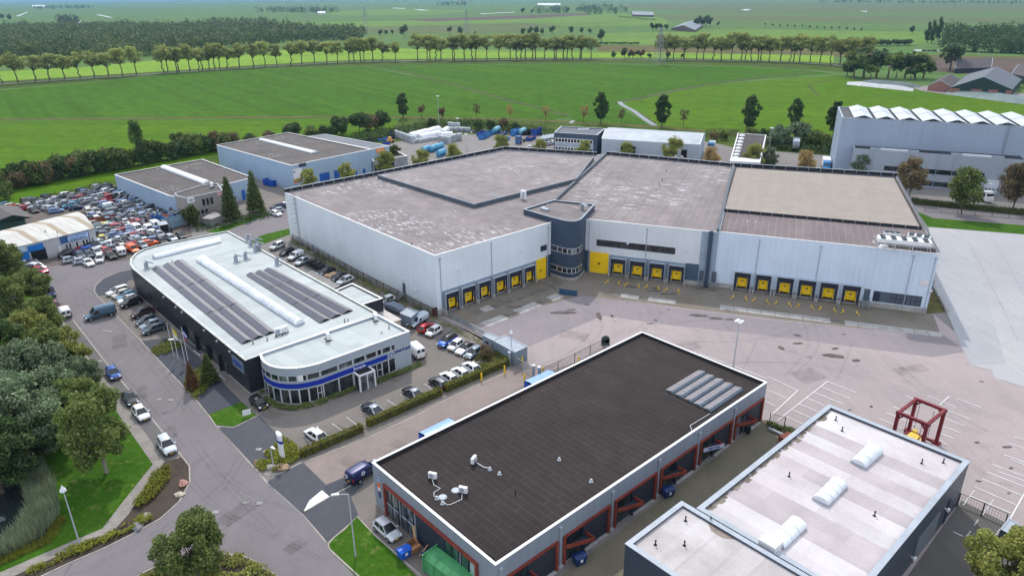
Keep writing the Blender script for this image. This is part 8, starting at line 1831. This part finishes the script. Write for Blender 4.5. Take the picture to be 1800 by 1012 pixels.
t = put(thing('green_container', 'green open-ended waste compactor container at the bottom edge', 'container'), 797, 1021, R(-42)); gcm = M('container_green', C(84, 158, 104), .5, .2, .8, tint=C(66, 136, 88), ta=.5); L = 6.5
mb = MB(); mb.add([(-L/2, -1.2, .2), (L/2, -1.2, .2), (L/2, 1.2, .2), (-L/2, 1.2, .2), (-L/2, -1.2, 2.0), (L/2, -1.2, 2.0), (L/2, -.6, 2.4), (-L/2, -.6, 2.4), (L/2, .6, 2.4), (-L/2, .6, 2.4), (L/2, 1.2, 2.0), (-L/2, 1.2, 2.0)], [(0, 1, 5, 4), (4, 5, 6, 7), (7, 6, 8, 9), (9, 8, 10, 11), (11, 10, 2, 3), (1, 2, 10, 8, 6, 5), (0, 4, 7, 9, 11, 3), (0, 3, 2, 1)]); mb.build('container_body', gcm, t)
mb = MB()
for k in range(6): x = -L/2+.4+k*1.15; mb.box(x-.06, x+.06, -1.3, -1.2, .2, 2.0); mb.bar((x, -1.2, 2.02), (x, -.6, 2.43), .12, .06)
mb.box(-L/2-.15, -L/2, -1.35, 1.35, .1, 2.5); mb.build('container_rib', gcm, t)
gJ = 'clutter behind the green container'
t = put(thing('pallet_pile', 'pile of dark blue drums and boards between the green container and the wall', 'pile'), 757, 983, .7); mb = MB()
for k in range(5): mb.lathe([(.21, 0), (.21, .85)], 10, 0, Matrix.Translation(((k % 3)*.62-.6, (k//3)*.62, 0)))
mb.build('drum', bn, t, 40); mb = MB(); mb.bar((-1.2, -.5, .05), (1.2, -.5, .05), .14, .1); mb.bar((-.9, .9, .4), (.4, 1.0, 1.2), .1, .1); mb.build('board', M('pale_wood', C(186, 150, 112), .8, .2, 2), t)
for k, (px, py) in enumerate(((744, 947), (751, 957))):
    pass
# gantry
rg_ = M('gantry_red', C(112, 28, 38), .55, .25, .8, tint=C(142, 62, 66), ta=.5); gy = M('gantry_yellow', C(232, 196, 84), .5, .2, .8)
A, B = G2(1580, 723, 5.6), G2(1631, 744, 5.6)
ux_ = (B-A); Lx, Ly = 3.7, 5.4; rz = math.atan2(ux_.y, ux_.x); t = thing('gantry_crane', 'red steel gantry frame straddling a yellow hoist on the yard', 'gantry crane', (A.x, A.y, 0), rz); HZ = 5.6
cr_ = [(0, 0), (Lx, 0), (Lx, Ly), (0, Ly)]
for x, y in cr_:
    mb = MB(); mb.box(x-.2, x+.2, y-.2, y+.2, .35, HZ-.36); mb.build('leg', rg_, t); mb = MB(); mb.box(x-.5, x+.5, y-.4, y+.4, .0, .35); mb.build('foot', rg_, t)
for k in range(4): a, c_ = cr_[k], cr_[(k+1) % 4]; mb = MB(); e = .3 if k % 2 else 0; mb.bar((a[0], a[1]+(.21 if k == 1 else -.21 if k == 3 else 0), HZ-.18) if k % 2 else (a[0]+(-.3 if k == 0 else .3), a[1], HZ-.18), (c_[0], c_[1]+(-.21 if k == 1 else .21 if k == 3 else 0), HZ-.18) if k % 2 else (c_[0]+(.3 if k == 0 else -.3), c_[1], HZ-.18), .36, .36); mb.build('top_beam', rg_, t)
for x, y in cr_: sx_ = 1 if x == 0 else -1; mb = MB(); mb.bar((x+sx_*.15, y, HZ-.95), (x+sx_*.7, y, HZ-.36), .2, .2); mb.build('knee_brace', rg_, t)
for x, y in ((.9, 1), (.9, Ly-1), (Lx-.9, 1), (Lx-.9, Ly-1)): mb = MB(); mb.tube([(x, y, 1.2), (x, y, HZ-.36)], .035, 5); mb.build('hoist_chain', m_ink, t)
mb = MB(); mb.box(.9, 2.2, .8, 3.6, .9, 1.3); mb.box(2.4, 2.7, 1.0, 3.4, .8, 1.1); mb.lathe([(.35, .8), (.35, 1.5)], 10, 0, Matrix.Translation((1.2, 4.1, 0))); mb.build('hoist', gy, t); mb = MB(); mb.box(.2, .8, .5, 4.0, .5, .9); mb.box(.3, 3.4, 4.5, 4.8, .5, .8); mb.build('cross_beam', rg_, t)
mb = MB(); mb.box(2.75, 3.3, 1.6, 2.6, .5, 1.4); mb.build('motor', m_ink, t)
# junk at the end of the workshop yard
t = put(thing('steel_pipe', 'bent grey steel duct lying at the end of the workshop yard', 'pipe'), 1372, 766, -.6, .2); MB().tube([(-1.8, .5, .1), (-.6, .2, .1), (1.2, -.3, .1), (2.0, -.2, .1)], .28, 10).build('duct', m_steel, t, 50); MB().tube([(2.0, -.2, .1), (2.2, -.15, .1)], .34, 10).build('flange', m_vent, t, 50)
t = put(thing('yellow_frame', 'small yellow steel frame beside the grey duct', 'frame'), 1390, 766, .5, .05); mb = MB(); mb.bar((-.8, -.3, .3), (.8, -.3, .3), .2, .2); mb.bar((-.8, .3, .3), (.8, .3, .3), .2, .2); mb.build('beam', gy, t); mb = MB(); mb.bar((-.6, -.3, .45), (-.6, .3, .45), .16, .1); mb.bar((.6, -.3, .45), (.6, .3, .45), .16, .1); mb.build('cross_piece', m_ink, t)
t = put(thing('crate', 'rusty brown crate by the workshop yard end', 'crate'), 1382, 775, .5, .05); MB().box(-1, 1, -.6, .6, .1, .9).build('crate_box', rust, t); MB().box(-1, 1, -.6, .6, 0, .1).build('pallet', cbd, t)
# back yard: crates, tarps, cylinders, small crane
gI = 'caged white water totes in the back yard'
ib = M('tote_white', C(206, 212, 218), .5, .12, 1); pr = None; tr_ = random.Random(9)
def tote(px, py, zz, lab):
    global pr
    if pr is None:
        t = thing('water_tote', lab, 'tote', group=gI); mb = MB(); mb.box(-.55, .55, -.48, .48, .18, 1.12); mb.build('tank', ib, t); mb = MB()
        for x in (-.57, -.2, .2, .57):
            for y in (-.5, .5): mb.box(x-.02, x+.02, y-.02, y+.02, .15, 1.15)
        for z_ in (.4, .75, 1.12):
            for y in (-.5, .5): mb.box(-.57, .57, y-.02, y+.02, z_-.02, z_+.02)
        mb.build('cage', m_steel, t); MB().box(-.58, .58, -.5, .5, .0, .15).build('pallet', m_vent, t); pr = t
    else: t = dup(pr, label=lab)
    p = G2(px, py); t.location = (p.x, p.y, .06+zz); t.rotation_euler = (0, 0, tr_.uniform(-.3, .3)); t.scale = (1.25, 1.25, 1.25)
for px0, py0, px1, py1, n, where, lv in ((697, 241, 726, 251.5, 9, 'in the stacked wall left of the white tarps', 2), (726, 252, 768, 246, 12, 'in the stacked row before the white tarps', 1), (774, 250, 790, 252.5, 6, 'in the stacked block right of the tall mast', 2), (791, 250, 809, 246, 6, 'in the stacked block behind the right clump', 2), (788, 229, 824, 230, 12, 'in the scattered back row of the yard', 1), (790, 226, 806, 227, 6, 'in the scattered back row of the yard', 2), (776, 244, 800, 241, 7, 'between the tarps and the right block', 1)):
    for k in range(n):
        for l_ in range(lv): t_ = k/max(1, n-1); tote(px0+(px1-px0)*t_, py0+(py1-py0)*t_+tr_.uniform(-.5, .5), l_*1.45, 'caged white water tote %s%s' % ('on top ' if l_ else '', where))
tp = M('white_tarp', C(226, 228, 232), .5, .14, .8, bump=.3, fine=1.2)
def tarp(a, c_, wd, h, lab):
    p, q = G2(*a), G2(*c_); d = q-p; L = d.length; t = thing('tarp_stack', lab, 'stack', (p.x, p.y, 0), math.atan2(d.y, d.x), 'white tarpaulin stacks in the back yard'); n = 12; mb = MB(); vs = []
    for k in range(n+1):
        e = .85+.15*noise.noise(Vector((k*.9, L, 1)))
        for j in range(8): an_ = math.pi*j/7; vs.append((L*k/n, -wd/2*math.cos(an_), .9+h*e*math.sin(an_)**.6))
    mb.add(vs, [(k*8+j, (k+1)*8+j, (k+1)*8+j+1, k*8+j+1) for k in range(n) for j in range(7)] + [tuple(range(8)), tuple(n*8+7-j for j in range(8))]); mb.build('tarpaulin', tp, t, 50); MB().box(.2, L-.2, -wd/2+.1, wd/2-.1, 0, .9).build('pallet_base', m_vent, t)
tarp((721, 246), (771, 233), 4.0, 2.6, 'long white tarpaulin stack at the back of the yard'); tarp((737, 248), (772, 240), 3.8, 2.3, 'white tarpaulin stack in front of the long one'); tarp((775, 243), (795, 241.5), 3.5, 2.0, 'smaller white tarpaulin stack right of the tall mast'); tarp((776, 238), (786, 232), 3.0, 1.8, 'white tarpaulin stack behind the small one')
for k, (px, py, dx, dy, lab) in enumerate(((762, 266, 12, -5, 'left light blue cylinder tank in the back yard'), (772, 263, 12, -4, 'rear light blue cylinder tank in the back yard'), (776, 274, 12, -5, 'front light blue cylinder tank before the warehouse roof'), (749, 268, 12, -5, 'light blue cylinder tank half hidden by a young tree'))): tank(px, py, dx, dy, lab, M('tank_blue', C(92, 164, 200), .4, .14, .6), 5, 1.1, 'light blue tanks')
t = put(thing('small_crane', 'small orange and black loader in the back yard', 'loader'), 686, 251, .6); mb = MB(); mb.box(-1.3, 1.3, -.8, .8, .5, 1.3); mb.box(-.6, .5, -.7, .7, 1.3, 2.5); mb.build('machine_body', M('loader_orange', C(216, 160, 84), .5, .2, 1), t); mb = MB(); mb.bar((1.0, 0, 1.2), (2.6, 0, 2.9), .25, .25); mb.bar((2.6, 0, 2.9), (3.4, 0, 1.0), .2, .2); mb.build('boom', m_black, t)
for x in (-.9, .9):
    for y in (-.85, .85): MB().tube([(x, y-.15, .5), (x, y+.15, .5)], .5, 10).build('wheel', m_tyre, t)
skip(690, 240, 12, 6, 'small dark blue container at the left end of the crate wall', ctn, 3.5, 2.2, 2.3, ctn, 'loose containers'); skip(679, 254, 12, 3, 'low blue bin beside the orange loader', ctn, 3, 2, 1.0, None, 'loose containers'); skip(674, 247, 14, -3, 'low blue frame left of the orange loader', ctb, 5, 1.5, .8, None, 'loose containers')
skip(476, 326, 12, 3, 'cobalt blue tipping container beside the steel blue hall', M('skip_blue', C(26, 80, 176), .5, .15, .8), 5, 2.4, 2.0, ctn, 'loose containers')
# scrapyard containers and racks
skip(293, 392, 12, 6.5, 'blue open container with scrap under the orange car', ctb, 7, 2.5, 2.5, rust, 'scrapyard containers'); skip(315, 397, 12, -3, 'pale blue scrap container before the brick office', M('faded_blue', C(134, 168, 184), .7, .25, .8, tint=C(150, 110, 90), ta=.5), 8, 2.5, 2.5, m_black, 'scrapyard containers'); skip(184, 392, 12, -2, 'rust red open container beside the shed gable', M('rust_red_container', C(128, 66, 48), .8, .2, .8), 6.5, 2.4, 1.6, None, 'scrapyard containers'); skip(274, 386, 12, -5, 'bright blue small container among white vans', M('bright_blue_door', C(30, 116, 196), .5), 4, 2, 1.3, None, 'scrapyard containers')
t = pose(thing('cargo_container', 'grey open box body standing on the ground before the scrap container', 'container'), 289, 408, 6, 8); mb = MB(); mb.box(-1.8, 1.8, -1.1, 1.1, .3, 2.5); mb.build('box_shell', w_cop_g, t); MB().box(1.8, 1.84, -1.0, 1.0, .4, 2.4).build('open_end', m_ink, t)
sp = random.Random(4)
t = put(thing('scrap_heap', 'heap of loose scrap parts on the pale container', 'scrap heap'), 312, 390, 0, 2.0); mb = MB(); ma = MB()
for k in range(60): p = Vector((sp.uniform(-5, 4), sp.uniform(-2, 2), .6+sp.random()*.9)); q = p+Vector((sp.uniform(-1, 1), sp.uniform(-1, 1), sp.uniform(-.4, .5))); (mb if k % 2 else ma).bar(p, q, sp.uniform(.1, .5), sp.uniform(.08, .3))
mb.build('scrap_dark', m_black, t); ma.build('scrap_grey', m_vent, t)
t = pose(thing('pallet_cage', 'dark steel cage rack beside the white and blue car', 'rack'), 556, 470, 12, 6); mb = MB()
for x in [k*.7-3 for k in range(9)]:
    for y in (-1.2, 1.2): mb.box(x-.04, x+.04, y-.04, y+.04, 0, 2.4)
for z_ in (.4, 1.3, 2.3):
    for y in (-1.2, 1.2): mb.box(-3, 2.6, y-.05, y+.05, z_-.05, z_+.05)
mb.build('rack_frame', m_black, t); mb = MB()
for k in range(5): mb.box(-2.8+k*1.1, -2.0+k*1.1, -.9, .9, .45, 1.1+.3*(k % 2))
mb.build('stored_parts', M('stored_dark', C(50, 56, 58), .7, .3, 2), t)
for px, py, lab in ((578, 487, 'left pale wooden pallet behind the lean-to'), (588, 484, 'right pale wooden pallet behind the lean-to')): t = put(thing('pallet', lab, 'pallet', group='pallets behind the lean-to'), px, py, -.5, .06); mb = MB(); mb.box(-1.0, 1.0, -.6, .6, .12, .5); mb.build('stacked_boards', M('pale_boards', C(212, 176, 140), .7, .15, 2), t); mb = MB(); mb.box(-1, 1, -.6, -.45, 0, .12); mb.box(-1, 1, .45, .6, 0, .12); mb.build('bearer', cbd, t)
t = pose(thing('covered_trailer', 'grey tarpaulin covered trailer behind the grey container', 'trailer'), 694, 547, 12, 4); mb = MB(); loft(mb, [(-2, .9, 1.3), (-1, 1.0, 1.6), (1, 1.0, 1.5), (2.2, .8, 1.0)], 0, .3); mb.build('cover', M('grey_tarp', C(120, 132, 148), .6, .2, 1), t, 50); MB().box(-2, 2.4, -.8, .8, .2, .32).build('trailer_frame', m_black, t)
t = put(thing('fire_cabinet', 'dark red cabinet at the foot of the warehouse corner', 'cabinet'), 765, 556, .5); MB().box(-.45, .45, -.3, .3, .05, 1.7).build('cabinet_body', M('maroon_paint', C(96, 40, 44), .5, .2, 1), t); MB().box(-.5, .5, -.35, .35, 1.7, 1.78).build('cabinet_top', m_black, t)
t = put(thing('yard_marker', 'dark round-topped board at the fence on the yard', 'board'), 1064, 607, 0); MB().tube([(0, -.05, 1.2), (0, .05, 1.2)], .75, 16).build('board', f_dk, t, 50); MB().box(-.75, .75, -.05, .05, 0, 1.2).build('board_base', f_dk, t)
t = put(thing('propane_bottle', 'white tank lying behind the bronze shrub by the guard cabin', 'tank'), 876, 619, -.5, .1); MB().tube([(-.9, 0, .4), (-.75, 0, .4), (.75, 0, .4), (.9, 0, .4)], [.2, .38, .38, .2], 12).build('tank_shell', m_white, t, 50); mb = MB(); mb.box(-.6, -.45, -.3, .3, 0, .15); mb.box(.45, .6, -.3, .3, 0, .15); mb.build('cradle', m_steel, t)
# white bales and tanks at the farm
for k in range(6):
    t = put(thing('wrapped_bale', 'pale green wrapped bale by the farm barn' if k < 4 else 'white wrapped bale at the right end of the barn', 'bale', group='wrapped bales at the farm'), (1750+k*3.4, 1757+0, 1761, 1754.5, 1786, 1789)[k] if k else 1750, (163, 163.5, 164, 160.5, 145, 149)[k]); MB().lathe([(.5, 0), (.65, .15), (.65, 1.2), (.5, 1.4)], 12).build('bale', M('bale_wrap', C(176, 202, 186), .5) if k < 4 else m_white, t, 50); t.scale = (1.4,)*3
# power pylons
def pylon(px, py, s, lab, rz=.4):
    t = put(thing('power_pylon', lab, 'pylon', group='lattice power pylons'), px, py, rz); H, b = 32, 3.6; mb = MB(); r = .11
    def cn(z_): w_ = b*(1-z_/H)**.9*.95+.35; return [(w_, w_, z_), (-w_, w_, z_), (-w_, -w_, z_), (w_, -w_, z_)]
    zs_ = [0, 5, 9.5, 13.5, 17, 20, 22.8, 25.2, 27.4, 29.4, 31]
    for z0, z1 in zip(zs_[:-1], zs_[1:]):
        a, c_ = cn(z0), cn(z1)
        for k in range(4): j = (k+1) % 4; mb.bar(a[k], c_[k], r*2, r*2); mb.bar(a[k], c_[j], r, r); mb.bar(a[j], c_[k], r, r); mb.bar(c_[k], c_[j], r, r)
    mb.build('lattice', m_steel, t); mb = MB()
    for z_, w_ in ((19.5, 7), (24.5, 5.5), (29, 4)):
        for s_ in (-1, 1): mb.bar((0, .4, z_), (s_*w_, 0, z_+.3), r*1.4, r*1.4); mb.bar((0, -.4, z_), (s_*w_, 0, z_+.3), r*1.4, r*1.4); mb.bar((0, 0, z_+1.6), (s_*w_, 0, z_+.3), r*1.4, r*1.4)
    mb.build('cross_arm', m_steel, t); mb = MB()
    for x, y, z_ in cn(0): mb.box(x-.5, x+.5, y-.5, y+.5, 0, .4)
    mb.build('footing', m_slab, t); t.scale = (s, s, s); return t
pylon(1158, 114, 1.0, 'lattice power pylon standing at the avenue gap'); pylon(821, 60, 1.15, 'faint lattice power pylon behind the avenue centre'); pylon(643, 50, 1.25, 'faint lattice power pylon left of centre far away'); pylon(540, 37, 1.3, 'very faint lattice power pylon further left')
# dike figures: white road sign
